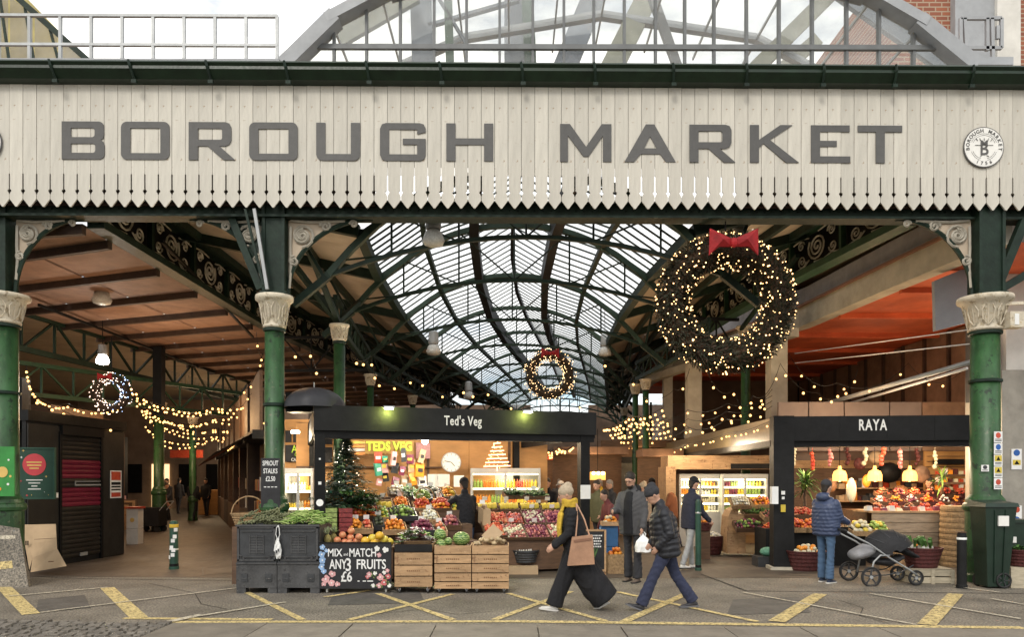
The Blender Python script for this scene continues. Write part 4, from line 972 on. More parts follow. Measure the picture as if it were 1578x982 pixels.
# produce on the pine crates
def produce_top(name,label,cat,cx,cy,z,w,d,fr,**k):
    t=thing(name,label,cat,(cx,cy,z)); heap(t,w,d,0,fr,**k); return t
t=thing('leaf_bunches','pile of white and purple flecked leafy bunches on the black-topped crate','vegetables',(X_(637),FD+.3,zt1-.1))
rr=random.Random(3)
for m_,n_,rad in ((whitef,26,.0),(purp,22,.0),(leafl,20,0),(leafm,14,0)):
    b=B()
    for k in range(n_): 
        a=rr.uniform(-.28,.28); y=rr.uniform(-.25,.25); z=.06+.28*(1-(a/.3)**2)*rr.uniform(.5,1)*(1-(y/.4)**2); leafy(b,(a,y,z),.03,6,rr,.10,.02)
    b.build('leaves',m_,t,kind='stuff')
def melon(label,px,py,r,d,el=1.0):
    a=at(px,py,d); b=B(); b.ball((0,0,r),r,(el,1,1),18,12); m=MT.get('melon_skin')
    if not m:
        m=mat('melon_skin',(.16,.26,.06),.35,.2,5,0); nt=m.node_tree; wv=N(nt,'ShaderNodeTexWave'); wv.wave_type='BANDS'; wv.bands_direction='Z'; wv.inputs['Scale'].default_value=9; wv.inputs['Distortion'].default_value=6; wv.inputs['Detail Scale'].default_value=3
        r_=N(nt,'ShaderNodeValToRGB'); r_.color_ramp.elements[0].color=(.05,.13,.025,1); r_.color_ramp.elements[1].color=(.36,.46,.16,1); r_.color_ramp.elements[0].position=.3
        tc=N(nt,'ShaderNodeTexCoord'); nt.links.new(tc.outputs['Object'],wv.inputs['Vector']); nt.links.new(wv.outputs['Fac'],r_.inputs[0]); nt.links.new(r_.outputs[0],nt.nodes['Principled BSDF'].inputs['Base Color'])
    b.build('melon',m,None,smooth=True,loc=(a.x,d,a.z-r),label=label,cat='melon',group='striped melons on the pine crate')
melon('tall striped melon at the back left of the melon crate',678,825,.10,11.95); melon('large wide striped melon at the right of the melon crate',711,831,.115,11.9,1.2)
melon('small green melon between the two large melons',691,835,.065,11.8); melon('round green melon at the front left corner of the melon crate',679,840,.085,11.72)
rr=random.Random(5)
for k in range(22):
    px=733+rr.uniform(0,46); e=1-abs((px-757)/26)**2; a=at(px,839-rr.uniform(0,10)*e,11.7+rr.uniform(0,.35)); b=B(); b.ball((0,0,0),.04,(1.25,.9,.85),8,6,Matrix.Rotation(rr.uniform(0,3),3,'Z'))
    b.build('potato',pot,None,smooth=True,loc=a,label='pale brown potato '+('at the left' if px<745 else 'at the right' if px>766 else 'in the middle')+' of the heap on the right end crate',cat='potato',group='potatoes on the right end crate')
q=B(); q.bar(at(742,828,11.8),at(768,818,11.75),.005,.2,up=(0,0,1)); 
q=B(); A=[at(742,826,11.72),at(760,808,11.85),at(776,822,11.85),at(760,838,11.72)]; q.quad(*A); q.quad(*[p+V((0,.006,0)) for p in A]); q.top('brown_card',card,'tilted brown paper price card stuck in the potatoes','card')
# fruit table behind the chalkboard
ct=thing('fruit_table','wheeled fruit table hidden behind the chalked offer board','table',((X_(493)+X_(603))/2,FD+.35,0))
q=B(); q.box(-.56,.56,-.3,.3,zt1-.1,zt1-.06); q.build('top',woodd,ct)
for sx in (-1,1):
    for sy in (-1,1):
        q=B(); q.box(sx*.5-.02,sx*.5+.02,sy*.25-.02,sy*.25+.02,.07,zt1-.1); q.build('leg',woodd,ct)
        q=B(); q.cyl((sx*.45-.012,sy*.27,.036),(sx*.45+.012,sy*.27,.036),.036,n=12); q.build('wheel',whitef,ct)
q=B(); q.box(-.05,.5,-.001,.02,0,0)
rr=random.Random(8)
def fruit(name,label,px,py,r,m,d,group,shape=(1,1,.92)):
    a=at(px,py,d); b=B(); b.ball((0,0,0),r,shape,14,9); b.build(name,m,None,smooth=True,loc=a,label=label,cat=name,group=group)
for i,(px,py) in enumerate(((520,833),(531,836),(540,829),(553,828),(528,825),(549,835),(538,837),(560,835),(541,819))):
    fruit('mango',('pink mango at the far left of the heap','pink mango second along the front of the heap','pink mango third along the front of the heap','pink mango in the upper row, right side','pink mango in the upper row, left side','small pink mango tucked in the middle front','pink mango low in the heap centre','pink mango touching the yellow melons','topmost pink mango of the heap')[i],px,py,.058,pink,11.62+.06*(i%3),'pink mangoes above the chalkboard')
for i,(px,py,m) in enumerate(((563,834,orng),(574,830,yel),(586,835,orng),(577,838,orng),(592,832,yel),(600,836,yel),(585,826,orng))):
    fruit('yellow_melon',('orange-yellow melon nearest the pink mangoes','yellow melon behind the first orange-yellow one','golden melon at the front centre of the melons','low golden melon peeping over the chalkboard rim','yellow melon second from the right end','yellow melon at the right end above the chalkboard','topmost golden melon of the group')[i],px,py,.07,mat('fruit_golden',(.62,.36,.03),.4,.2,6,0) if m is orng else yel,11.62+.07*(i%3),'yellow melons above the chalkboard')
# pineapples at left
for i,(px,d) in enumerate(((505,11.6),(514,11.85))):
    a=at(px,838,d); t=thing('pineapple',('pineapple standing at the left end above the chalkboard','second pineapple, just behind and right of the first')[i],'pineapple',(a.x,d,zt1-.06)); b=B(); b.ball((0,0,.1),.06,(1,1,1.5),12,9); b.build('fruit',mat('fruit_pine',(.25,.2,.06),.6,.5,30,.5),t,smooth=True)
    b=B(); rr2=random.Random(i); 
    for k in range(20):
        an=rr2.uniform(0,6.28); el=rr2.uniform(.5,1.5); l=.14; dr=V((math.cos(an)*math.cos(el),math.sin(an)*math.cos(el),math.sin(el))); tt=V((-math.sin(an),math.cos(an),0))*.01; b.quad(V((0,0,.18))-tt,V((0,0,.18))+dr*l*.5-tt,V((0,0,.18))+dr*l,V((0,0,.18))+dr*l*.5+tt,V((0,0,.18))+tt)
    b.build('crown',mat('fruit_palegreen',(.3,.36,.2),.5,.2,9,0),t,kind='stuff')
# chalkboard offer sign
x0,x1=X_(492),X_(603); cb=thing('chalk_sign','black chalkboard offering mixed fruits for six pounds with painted flowers','sign',((x0+x1)/2,FD,0))
wb=x1-x0; zb0=CZ-(908-HY)*kx; zb1=CZ-(838-HY)*kx
q=B(); q.box(-wb/2,wb/2,0,.018,zb0,zb1); q.build('board',chalkb,cb)
q=B(); q.box(-wb/2-.002,wb/2+.002,-.006,.02,zb1-.001,zb1+.018); q.build('top_rail',black,cb)
def chalkt(s,px,py,hpx,sx=1,m=chalk,par=cb,bx=(x0+x1)/2,fd=FD,**k):
    text(s,hpx*kx*1.38,m,par,((px-CX)*kx-bx,-.004,CZ-(py-HY)*kx),ext=.002,sx=sx,**k)
chalkt('MIX',516,853,12,.78,off=.0025); chalkt('and',533,855,4.5,.8); chalkt('MATCH',559,853,13,.68,off=.0025); chalkt('ANY',521,871,15,.62,off=.0035); chalkt('3',537,872,20,.75,off=.0035); chalkt('FRUITS',572,871,15,.72,off=.0035); chalkt('£6',534,890,16,.78,off=.004)
q=B(); [q.box((px_-CX)*kx-(x0+x1)/2,(px_+w2-CX)*kx-(x0+x1)/2,-.003,0,CZ-(897-HY)*kx,CZ-(895.5-HY)*kx) for px_,w2 in ((551,3),(559,5),(566,9))]; q.build('chalk_dashes',chalk,cb,kind='stuff')
rr=random.Random(4)
def flower(px,py,r,m,mc=paper,n=5):
    x=(px-CX)*kx-(x0+x1)/2; z=CZ-(py-HY)*kx; b=B()
    for k in range(n):
        a=6.283*k/n+rr.random(); c_=(x+math.cos(a)*r*kx*.6,z+math.sin(a)*r*kx*.6); b.prism([(c_[0]+r*kx*.5*math.cos(t),c_[1]+r*kx*.5*math.sin(t)) for t in [6.283*j/8 for j in range(8)]],-.004-.0006*k,0)
    b.build('painted_flower',m,cb); b=B(); b.prism([(x+r*kx*.25*math.cos(t),z+r*kx*.25*math.sin(t)) for t in [6.283*j/8 for j in range(8)]],-.0085,-.003); b.build('flower_centre',mc,cb)
pinkp=mat('chalk_pink',(.62,.34,.34),.9,.15,20,0); redp=mat('chalk_red',(.5,.14,.14),.9,.2,20,0); bluep=mat('chalk_blue',(.25,.38,.58),.9,.2,20,0)
for px,py,r,m in ((497,844,4,bluep),(496,855,5,bluep),(497,864,5,bluep),(496,874,5,bluep),(499,881,4,bluep),(503,849,3,bluep),(502,893,6,pinkp),(512,885,5,pinkp),(511,899,5,pinkp),(499,901,3.5,pinkp),(520,901,4,pinkp),
   (581,846,4,paper),(594,848,4.5,paper),(584,856,3.5,pinkp),(569,886,4,pinkp),(578,884,3,paper),(586,890,5,pinkp),(592,898,5,redp),(584,903,4,pinkp),(598,889,4,redp),(600,903,3,paper),(575,903,3,paper),(566,890,3,redp),(592,883,3,paper),(597,880,3,pinkp)): flower(px,py,r,m)
b=B()
for k in range(26):
    px=rr.uniform(572,602); py=rr.uniform(882,906); x=(px-CX)*kx-(x0+x1)/2; z=CZ-(py-HY)*kx; a=rr.uniform(0,3); u=V((math.cos(a),0,math.sin(a)))*.022; v=V((-u.z,0,u.x))*.3; c_=V((x,-.0045,z)); b.quad(c_-u,c_-v,c_+u,c_+v)
b.build('painted_leaves',leafl,cb,kind='stuff')
# ---------------- black pallet boxes ----------------
def palletbox(label,px0,px1):
    x0,x1=X_(px0),X_(px1); w=x1-x0; H=CZ-(810-HY)*kx; t=thing('pallet_box',label,'box',((x0+x1)/2,FD+.4,0),0,'black plastic pallet boxes')
    zf=CZ-(904-HY)*kx; zm=CZ-(868-HY)*kx
    for sx,wf in ((-1,.14),(1,.14)):
        for sy in (-1,1): q=B(); q.box(sx*(w/2-.07)-wf/2,sx*(w/2-.07)+wf/2,sy*.32-.07,sy*.32+.07,0,.09); q.build('foot',plast2,t)
    q=B(); q.box(-w/2,w/2,-.4,.4,.085,.12); q.build('base',plast2,t)
    # lower fixed walls
    q=B(); q.box(-w/2,w/2,-.4,-.375,.12,zm-.01); q.build('lower_panel',plast2,t)
    for yy in ((.375,.4),): q=B(); q.box(-w/2,w/2,yy[0],yy[1],.12,H); q.build('rear_panel',plast,t)
    for s in (-1,1): q=B(); q.box(s*(w/2-.0125)-.0125,s*(w/2-.0125)+.0125,-.374,.374,.12,H); q.build('side_panel',plast,t)
    q=B(); q.box(-w/2+.01,w/2-.01,-.392,-.37,zm,H); q.build('drop_panel',plast,t)
    # ribs
    z0,z1=zm+.03,H-.03
    for (a,c_,e,f) in ((-w/2+.02,w/2-.02,z1-.02,z1),(-w/2+.02,w/2-.02,z0,z0+.022),(-w/2+.02,-w/2+.045,z0,z1),(w/2-.045,w/2-.02,z0,z1),(-w/2+.07,w/2-.07,z1-.07,z1-.055),(-w/2+.07,w/2-.07,z0+.05,z0+.065)):
        q=B(); q.box(a,c_,-.41,-.392,e,f); q.build('rib',plast2,t)
    for i in range(5):
        for j in range(6):
            q=B(); 
    g_=B()
    for j in range(7): g_.box(-w*.17,w*.17,-.402,-.3925,z0+.12+j*.04,z0+.135+j*.04)
    for j in (-.17,0,.17): g_.box(w*j-.006,w*j+.006,-.405,-.3925,z0+.11,z0+.39)
    g_.build('grille',plast2,t,kind='stuff')
    for s in (-1,1):
        for k in (1,):
            q=B(); q.box(s*w*.3-.05,s*w*.3+.05,-.412,-.4,.18,.30); q.build('hand_hold',plast,t)
            q=B(); q.box(s*w*.3-.035,s*w*.3+.035,-.42,-.412,.22,.235); q.build('latch',plast2,t)
            q=B(); q.bar((s*w*.42,-.40,z0+.09),(s*w*.3,-.40,z0+.03),.02,.02,up=(0,1,0)); q.build('rib',plast2,t)
    q=B(); q.bar((-w/2-.005,-.41,H-.005),(w/2+.005,-.41,H-.005),.03,.03); q.build('rim',plast2,t)
    q=B(); q.bar((-w/2,-.408,zm-.008),(w/2,-.408,zm-.008),.03,.02); q.build('seam_rail',plast2,t)
    q=B(); q.box(-w/2+.03,w/2-.03,-.37,.37,H-.09,H-.07); q.build('inner_shelf',plast,t)
    return t,H
pb,PH=palletbox('left black plastic pallet box, heaped with brussels sprout stalks',364,426.5)
pb,PH=palletbox('right black plastic pallet box, heaped with pale green beans',427.5,492)
t=thing('sprout_stalks','heap of knobbly grey-green sprout stalks on the left pallet box','vegetables',(X_(395),FD+.4,PH-.05)); rr=random.Random(11)
for k in range(16):
    b=B(); x=-.3+rr.uniform(0,.55); y=rr.uniform(-.32,.25); z=.05+rr.uniform(0,.14); dv=V((rr.uniform(.3,.8),rr.uniform(-.5,.1),rr.uniform(.0,.25))).normalized()
    p0=V((x-.1,y,z)); b.cyl(p0,p0+dv*.42,.015,n=5)
    for j in range(26):
        f=rr.uniform(0,.42); a=rr.uniform(0,6.28); o=dv.orthogonal().normalized(); o=Matrix.Rotation(a,3,dv)@o; b.ball(p0+dv*f+o*.022,.016,nu=5,nv=4)
    b.build('stalk',mat('sprout_green',(.16,.17,.085),.6,.3,12,0,rnd=.25),t,smooth=True)
t=thing('green_beans','tangled heap of pale green bean pods on the right pallet box','vegetables',(X_(460),FD+.4,PH-.05)); 
for m_,n_ in ((leafl,200),(mat('bean_green',(.30,.38,.12),.5,.2,8,0),160)):
    b=B()
    for k in range(n_):
        x=rr.uniform(-.31,.31); y=rr.uniform(-.36,.36); z=.04+.22*(1-(x/.36)**2)*(1-(y/.5)**2)*rr.uniform(.4,1); a=rr.uniform(0,3.14); dv=V((math.cos(a),math.sin(a)*.6,rr.uniform(-.3,.4)))*.10; p=V((x,y,z)); b.tube([p-dv,p+V((0,0,.015)),p+dv],.008,4)
    b.build('pods',m_,t,kind='stuff')
# carrier bag hanging at the boxes
t=thing('carrier_bag','crumpled white carrier bag tied between the two black pallet boxes','bag',(X_(430),FD-.06,PH-.5)); b=B()
rr=random.Random(2); b.lathe([(.02,0),(.05,.04),(.06,.12),(.045,.2),(.03,.26),(.012,.3)],n=9,ell=.5); b.v=[(x+rr.uniform(-.012,.012),y+rr.uniform(-.012,.012),z+rr.uniform(-.012,.012)) for x,y,z in b.v]; b.build('pouch',white,t)
for s in (-1,1): b=B(); b.tube([(0,0,.28),(s*.03,0,.36),(s*.02,.0,.46),(0,.02,.5)],.006,4); b.build('handle',white,t)
for k in range(3): b=B(); b.box(-.05+k*.03,-.03+k*.03,-.045,-.04,.05+.03*k,.11+.02*k); b.build('print_mark',plast,t)
# tan baskets on the crates by the shop
basket('wide tan wicker basket with handle behind the sprout stalks',(at(384,0,12.6).x,12.6,.95),.22,.3,.2,None,wicker,True,ell=.8)
q=B(); q.box(at(366,0,12.6).x,at(404,0,12.6).x,12.35,12.85,0,.95); q.top('basket_stand',woodd,'dark timber stand under the tan basket behind the pallet boxes','stand')
# chalk notice tied to column
t=thing('chalk_notice','black notice chalked with sprout stalk prices strapped to the slender column','sign',(XC[1],YF-.21,CZ-(782-HY)*YF/F*1+0)); h=(782-707)*YF/F
q=B(); q.box(-.16,.16,-.0,.02,0,h); q.build('board',chalkb,t)
q=B(); [q.box(-.11+k*.06,-.07+k*.06,-.004,0,h-.49,h-.475) for k in range(4)]; q.build('chalk_dashes',chalk,t,kind='stuff')
for i,s in enumerate(('SPROUT','STALKS','£2.50')):
    text(s,.115 if i<3 else .05,chalk,t,(0,-.005,h-.09-.13*i),ext=.002,sx=.62 if i<3 else .8,off=.002)
# ---------------- Left-hand veg stall ----------------
SA=math.atan2(1.4,4.72); so_=V((-3.3,12.6,0)); su=V((math.cos(SA),math.sin(SA),0)); sn=V((-math.sin(SA),math.cos(SA),0))
st=thing('veg_stall','black framed vegetable stall with a lettered fascia and two green-lit lamps','stall',so_,SA)
LW=4.92
for x in (0.05,LW-.08):
    q=B(); q.box(x-.09,x+.09,-.09,.09,0,2.56); q.build('front_post',black,st)
for x in (0.05,LW-.08): q=B(); q.box(x-.07,x+.07,4.3,4.44,0,2.9); q.build('rear_post',black,st)
q=B(); q.box(-.05,LW+.12,-.14,-.08,2.56,2.98); q.build('fascia_board',black2,st)
q=B(); q.box(-.03,LW+.1,-.08,.12,2.43,2.575); q.build('lintel',black,st)
q=B(); q.box(-.05,.01,-.078,4.4,2.5,2.97); q.build('side_fascia',black2,st)
q=B(); q.box(LW+.06,LW+.12,-.078,4.4,2.5,2.97); q.build('side_fascia',black2,st)
q=B(); q.box(.02,LW+.05,-.07,.2,2.9,2.95); q.build('roof_board',black,st)
def S(u,v,z): return so_+su*u+sn*v+V((0,0,z))
def upx(px): # stall u for fascia plane pixel
    k=(px-CX)/F; return (k*so_.y-so_.x)/(su.x-k*su.y)
text("Ted's Veg",.235,paper,st,(upx(709)+.02,-.15,2.76),ext=.004,sx=.66,off=.004,sp=1.1)
for px in (596,806):
    u=upx(px); t=thing('fascia_lamp','shaded lamp clipped on the stall fascia, '+('left of the lettering' if px<700 else 'right of the lettering'),'lamp',S(u,-.3,2.93),SA,'lamps over the veg stall fascia')
    q=B(); q.box(-.09,.09,-.05,.05,.02,.05); q.build('shade',alum,t); q=B(); q.box(-.07,.07,-.04,.04,.0,.018); q.build('light_panel',lampw,t); q=B(); q.cyl((0,.04,.035),(0,.16,.035),.015,n=6); q.build('arm',alum,t)
    l=lamp(S(u,-.27,2.90),16,(.80,.95,.16),.04)
# black umbrella canopy at the stall corner
t=thing('umbrella','open black umbrella resting on the left corner of the veg stall roof','umbrella',at(484,628,12.9)); b=B(); n=8
r_=.55; prof=[(r_*math.sin(a),.36*math.cos(a)-.02) for a in [math.pi/2*k/6 for k in range(7)]][::-1]
vs=[];fs=[]
for j,(r0,z) in enumerate(prof):
    for k in range(32):
        a=6.283*k/32; sc_=1-.07*abs(math.sin(a*4))*(r0/r_); vs.append((r0*sc_*math.cos(a),r0*sc_*math.sin(a),z))
for j in range(6):
    for k in range(32): fs.append((j*32+k,j*32+(k+1)%32,(j+1)*32+(k+1)%32,(j+1)*32+k))
b.add(vs,fs); b.build('canopy',mat('umbrella_black',(.018,.018,.022),.55,.2,4,.1),t,smooth=True)
b=B(); b.cyl((0,0,.3),(0,0,.43),.01,n=6); b.build('tip',alum,t); b=B(); b.cyl((0,0,-.25),(0,0,.3),.012,n=6); b.build('shaft',alum,t)
q=B(); p0=at(440,605,13.1); p1=at(486,626,13.1); q.box(p0.x,p1.x,13.1,13.5,p1.z-.1,p0.z); q.top('speaker_box',black,'dark box under the left side of the umbrella','box')
# stickers on left post
for i,(py,r) in enumerate(((745,.025),(775,.06),(708,.015))):
    q=B(); a=S(.05,-.095,CZ-(py-HY)*.011)
    if i==1: q.prism([(r*math.cos(6.28*k/16),r*math.sin(6.28*k/16)) for k in range(16)],-.004,.0)
    else: q.box(-r,r,-.004,0,-r,r)
    q.build('sticker',white,None,loc=a,rz=SA,label=('small square white sticker on the stall post','round white sticker low on the stall post','tiny white mark high on the stall post')[i],cat='sticker')
q=B(); q.box(-.1,.1,-.004,0,-.13,.13); q.build('paper_notice',paper,None,loc=S(LW-.08,-.096,CZ-.25),rz=SA,label='white paper notice on the right post of the veg stall',cat='notice')
# back walls
wl=thing('stall_back_wall','orange plywood back wall of the veg stall with battens','wall',S(0,4.5,0),SA)
for i in range(6): q=B(); q.box(-.3+i*1.0,.694+i*1.0,0,.03,0,3.0); q.build('ply_panel',ply,wl)
for i in range(1,6,2): q=B(); q.box(-.33+i*1.0,-.27+i*1.0,-.03,-.001,0,3.0); q.build('batten',woodd,wl)
q=B(); q.box(-.3,3.0,-.2,-.0,2.0,2.03); q.build('shelf',woodd,wl)
# stepped display left block
def stepstand(label,u0,u1,v0,steps,m=woodd):
    t=thing('display_stand',label,'stand',S((u0+u1)/2,v0,0),SA); w=(u1-u0)/2
    for k,(va,vb,z) in enumerate(steps): q=B(); q.box(-w,w,va,vb-.002,0.05 if k else 0.05,z); q.build('step',m,t)
stepstand('dark stepped display under the left half of the veg stall',.15,2.75,.0,((-.35,.2,.66),(.2,.65,.92),(.65,1.15,1.16),(1.15,1.8,1.4)))
def tr(label,px,py,v,w,d,fr,h=.10,tilt=.35,box=woodd,z=None,**k):
    # crate whose front-bottom sits at pixel column px on stall row v
    kk=(px-CX)/F; 
    # solve u: point so+u*su+v*sn, px condition
    P0=so_+sn*v; u=(kk*P0.y-P0.x)/(su.x-kk*su.y); p=P0+su*u; zz=CZ-(py-HY)*p.y/F if z is None else z
    return crate_of(label,(p.x,p.y,zz),w,d,h,fr,SA,tilt,box,price=R.random()<.85,**k)
# second row (z~0.95-1.2)
def punn(label,px,py,v,w,m,rows=4,d=.3):
    kk=(px-CX)/F; P0=so_+sn*v; u=(kk*P0.y-P0.x)/(su.x-kk*su.y); p=P0+su*u; zz=CZ-(py-HY)*p.y/F
    t=thing('punnet_stack',label,'punnets',(p.x,p.y,zz),SA); n=max(1,int(w/.14)); 
    for r_ in range(rows):
        for i in range(n):
            q=B(); x=-w/2+(i+.5)*w/n; q.box(x-w/n/2+.008,x+w/n/2-.008,-d/2,d/2,r_*.08,r_*.08+.07); q.build('punnet',m,t)
punn('stack of green grape punnets at the left end of the veg stall',510,819,.05,.20,mat('grape_green',(.26,.33,.10),.3,.5,30,.3),5)
punn('stack of dark red berry punnets beside the green grape punnets',532,819,.05,.24,mat('berry_red',(.20,.03,.03),.3,.5,30,.3),5)
tr('small basket of oranges left of the red tomatoes, second row',548,818,.0,.24,.3,orng,r=.035,box=wicker)
tr('small box of red tomatoes and packets, second row',565,818,.0,.20,.3,[red,pink],r=.032,box=wood)
tr('dark box beside the long tray of oranges, second row',583,812,.1,.18,.35,darkf,box=plast)
tr('wide tray of bright oranges in the second row of the veg stall',607,819,.0,.42,.34,[orng,tang],r=.038,box=wood)
tr('tray of orange peppers and tangerines in the third row',563,797,.45,.52,.42,[tang,red],r=.034,box=woodd)
tr('tray of yellow-white chicory at the third row left edge',515,797,.45,.32,.42,'leafl',box=woodd)
tr('tray of dark green avocados in the third row',619,797,.45,.50,.42,[darkf,grn],r=.034,box=plast)
tr('tray of white bulbs and garlic in the third row',662,803,.45,.34,.4,[whitef,pale],r=.03,box=wood)
tr('tray of dark aubergines behind the melons',650,820,.1,.40,.34,purp,r=.04,box=plast)
tr('cardboard tray of wrapped parcels behind the melons, right',677,822,.1,.24,.3,[whitef,pink],r=.04,box=card)
tr('tray of apricots at the top left of the display',519,782,.95,.44,.42,[orng,pale],r=.03,box=woodd)
tr('basket of yellow bananas and parsnips at the top of the display',591,785,.9,.34,.45,'banana',box=wicker)
tr('round-fronted tray of carrots at the top of the display',617,782,.95,.32,.42,[tang,orng],r=.028,box=wicker)
tr('heap of tomatoes left of the pointed peppers, top row',650,785,.9,.34,.42,[red,tang],r=.034,box=wicker)
tr('heap of red pointed peppers in the top row by the shopkeeper',678,785,.85,.38,.42,[red,orng],r=.036,box=woodd,shape=(1.5,.8,.8))
tr('dark box of leafy herbs at the top back of the display',632,768,1.4,.5,.42,'leaf',box=plast)
tr('tray of pale mushrooms at the top back of the display',665,766,1.4,.4,.42,[whitef,darkf],r=.03,box=plast)
tr('tray of white onions at the top back, beside the fir tree',612,764,1.5,.36,.4,[whitef,pale],r=.034,box=woodd)
tr('leafy green bunches spilling off the top back left',520,766,1.4,.36,.4,'leaf',box=woodd)
tr('basket of lemons and limes tucked left of the shopkeeper, top row',700,788,.9,.30,.4,[yel,grn],box=wicker,r=.034)
tr('crate of beetroot between the melons and the shopkeeper',694,812,.35,.34,.36,[purp,onion],box=woodd,r=.036)
tr('crate of pears in the middle of the third row',590,799,.45,.22,.4,[grn,yel],box=wood,r=.034)
tr('tray of chestnut mushrooms at the far top left corner',505,771,1.2,.3,.36,[pot,pale],box=wicker,r=.03)
tr('tray of brussels sprouts in the top row centre',650,771,1.15,.36,.36,[grn,leafl and grn],box=plast,r=.026)
tr('tray of yellow peppers high beside the shopkeeper',690,768,1.4,.34,.36,[yel,orng],box=woodd,r=.036)
for i,(px,v_) in enumerate(((607,.95),(655,.9),(690,.85))):
    kk=(px-CX)/F; P0=so_+sn*v_; u=(kk*P0.y-P0.x)/(su.x-kk*su.y); p=P0+su*u; z_=CZ-(768-HY)*p.y/F; b=B(); b.tube([V((p.x,p.y,z_))+su*(.17*math.cos(a))+V((0,0,.2*math.sin(a))) for a in [math.pi*k/12 for k in range(13)]],.011,5); b.top('basket_hoop',wicker,('arched wicker handle over the carrots','arched wicker handle over the tomatoes','arched wicker handle over the red pointed peppers')[i],'hoop')
# small card signs
for i,(px,py,d,w_) in enumerate(((652,695,17.3,22),(668,681+60,17.2,18),(684,741,17.2,18),(707,742,17.2,16),(650,742,17.2,14))):
    a=at(px,py,d); q=B(); w2=w_*d/F/2; q.box(-w2,w2,-.004,0,-w2*1.1,w2*1.1); q.build('price_sheet',paper if i else pinkp,None,loc=a,rz=SA,label=('pink printed poster on the rear wall of the veg stall','white price sheet left of the pair under the clock','white price sheet right under the clock','white sheet with a green picture right of the clock','narrow white price sheet left below the pink poster')[i],cat='notice')
# right block: sloping trays
stepstand('dark table under the sloping apple and onion trays',2.95,4.75,.2,((.0,.9,.70),(.9,1.5,1.15)))
gr='sloping trays of the right half of the veg stall'
for i,(px,py,v,w_,fr,lab) in enumerate(((790,822,.35,.50,[onion,pale],'front sloping tray of pink shallots'),(826,822,.35,.5,[onion,purp],'front sloping tray of pale red onions, next to the shallots'),(857,822,.35,.4,[onion,pale],'front sloping tray of mixed onions at the right end'),(761,819,.35,.42,[red,pink],'front sloping tray of red apples by the shopkeeper'),
   (765,803,.75,.46,[red,pink],'rear sloping tray of pale red apples by the shopkeeper'),(792,803,.75,.4,[red,onion],'rear sloping tray of deep red apples'),(822,800,.75,.44,[purp,pale],'rear sloping tray of purple garlic and shallots'),(853,800,.75,.44,[purp,onion],'rear sloping tray of dark red onions'))):
    tr(lab,px,py,v,w_,.46,fr,h=.06,tilt=.55,box=woodd,r=.032,peak=.03)
for i,(px,lab) in enumerate(((749,'hand of bananas at the left end of the banana row'),(782,'middle hand of bananas under the green leaves'),(814,'third heap of bananas, right of the leafy greens'),(846,'hand of bananas at the right end of the banana row'))):
    tr(lab,px,784,1.1,.40,.36,'banana',h=.05,tilt=.35,box=woodd)
for i,(px,py,fr,lab) in enumerate(((795,767,'leaf','pile of dark leafy greens in front of the drinks fridge'),(825,768,'leaf','pile of brownish greens right of the drinks fridge front'))):
    tr(lab,px,py,1.5,.5,.35,fr,h=.08,tilt=.2,box=woodd)
tr('cardboard tray leaning beside the apples',746,808,.6,.14,.4,None if 0 else card,h=.3,tilt=.1,box=card,r=.03)
q=B(); 
b=B(); p=S(3.9,.35,0)
basket('black bucket of leeks and white roots under the onion trays',(p.x-.1,p.y-.1,.18),.2,.26,.22,'leek',plast)
q=B(); p=S(3.75,.25,0); q.box(p.x-.35,p.x+.25,p.y-.35,p.y,0,.14); q.top('cardboard_box',card,'low open cardboard box on the floor under the onion trays','box')
# dark skirt under right block
# rear goods: fridge
def fridge(name,label,px0,px1,py0,d,zbot,m=whitef,rz=0,goods=None,shelves=3):
    a=at(px0,py0,d); c_=at(px1,py0,d); w=c_.x-a.x; H=a.z; t=thing(name,label,'fridge',((a.x+c_.x)/2,d+.3,0),rz)
    for nm,bx in (('side_panel',(-w/2,-w/2+.05,-.3,.3,0,H)),('side_panel',(w/2-.05,w/2,-.3,.3,0,H)),('header',(-w/2+.05,w/2-.05,-.3,.3,H-.12,H)),('base',(-w/2+.05,w/2-.05,-.3,.3,0,zbot)),('back_panel',(-w/2+.05,w/2-.05,.25,.29,zbot,H-.12))):
        q=B(); q.box(*bx); q.build(nm,mat('fridge_grey',(.42,.42,.40),.4,.08,5,.02),t)
    q=B(); q.box(-.03,.03,-.305,-.27,zbot,H-.12); q.build('door_post',alum,t)
    for k in range(shelves):
        z=zbot+(H-.12-zbot)*k/shelves; q=B(); q.box(-w/2+.05,w/2-.05,-.2,.25,z,z+.02); q.build('shelf',mat('shelf_white',(.6,.6,.55),.5,.05,5,0),t)
        q=B(); q.box(-w/2+.06,w/2-.06,-.22,-.205,z-.03,z+.0); q.build('price_rail',shelfglow,t)
        rr=random.Random(k+int(px0)); cols=goods or [red,orng,yel,grn,pale,whitef,tang]
        x=-w/2+.09
        while x<w/2-.1:
            m_=rr.choice(cols); q=B(); h_=rr.uniform(.1,.2) if shelves>2 else .2; r__=rr.uniform(.025,.04)
            for j in range(3):
                if x>w/2-.1: break
                q=B(); q.lathe([(r__,0),(r__,h_*.65),(r__*.4,h_*.85),(r__*.4,h_)],(x,-.1,z+.02),n=7); q.build('bottle',m_,t,smooth=False); x+=r__*2.15
    q=B(); q.box(-w/2+.06,w/2-.06,-.24,-.2,H-.16,H-.13); q.build('light_strip',shelfglow,t)
    l=lamp(((a.x+c_.x)/2,d+.05,H-.25),14,(1,.85,.55),.1)
    return t
fridge('drinks_fridge','grey open-front drinks fridge below the tree of lights',725,833,722,17.6,1.15,goods=[orng,yel,grn,tang,red],shelves=2)
fridge('drinks_fridge','lit shelf fridge of bottles behind the slender column at left',436,482,722,16.4,.7,goods=[pale,whitef,yel,orng],shelves=3)
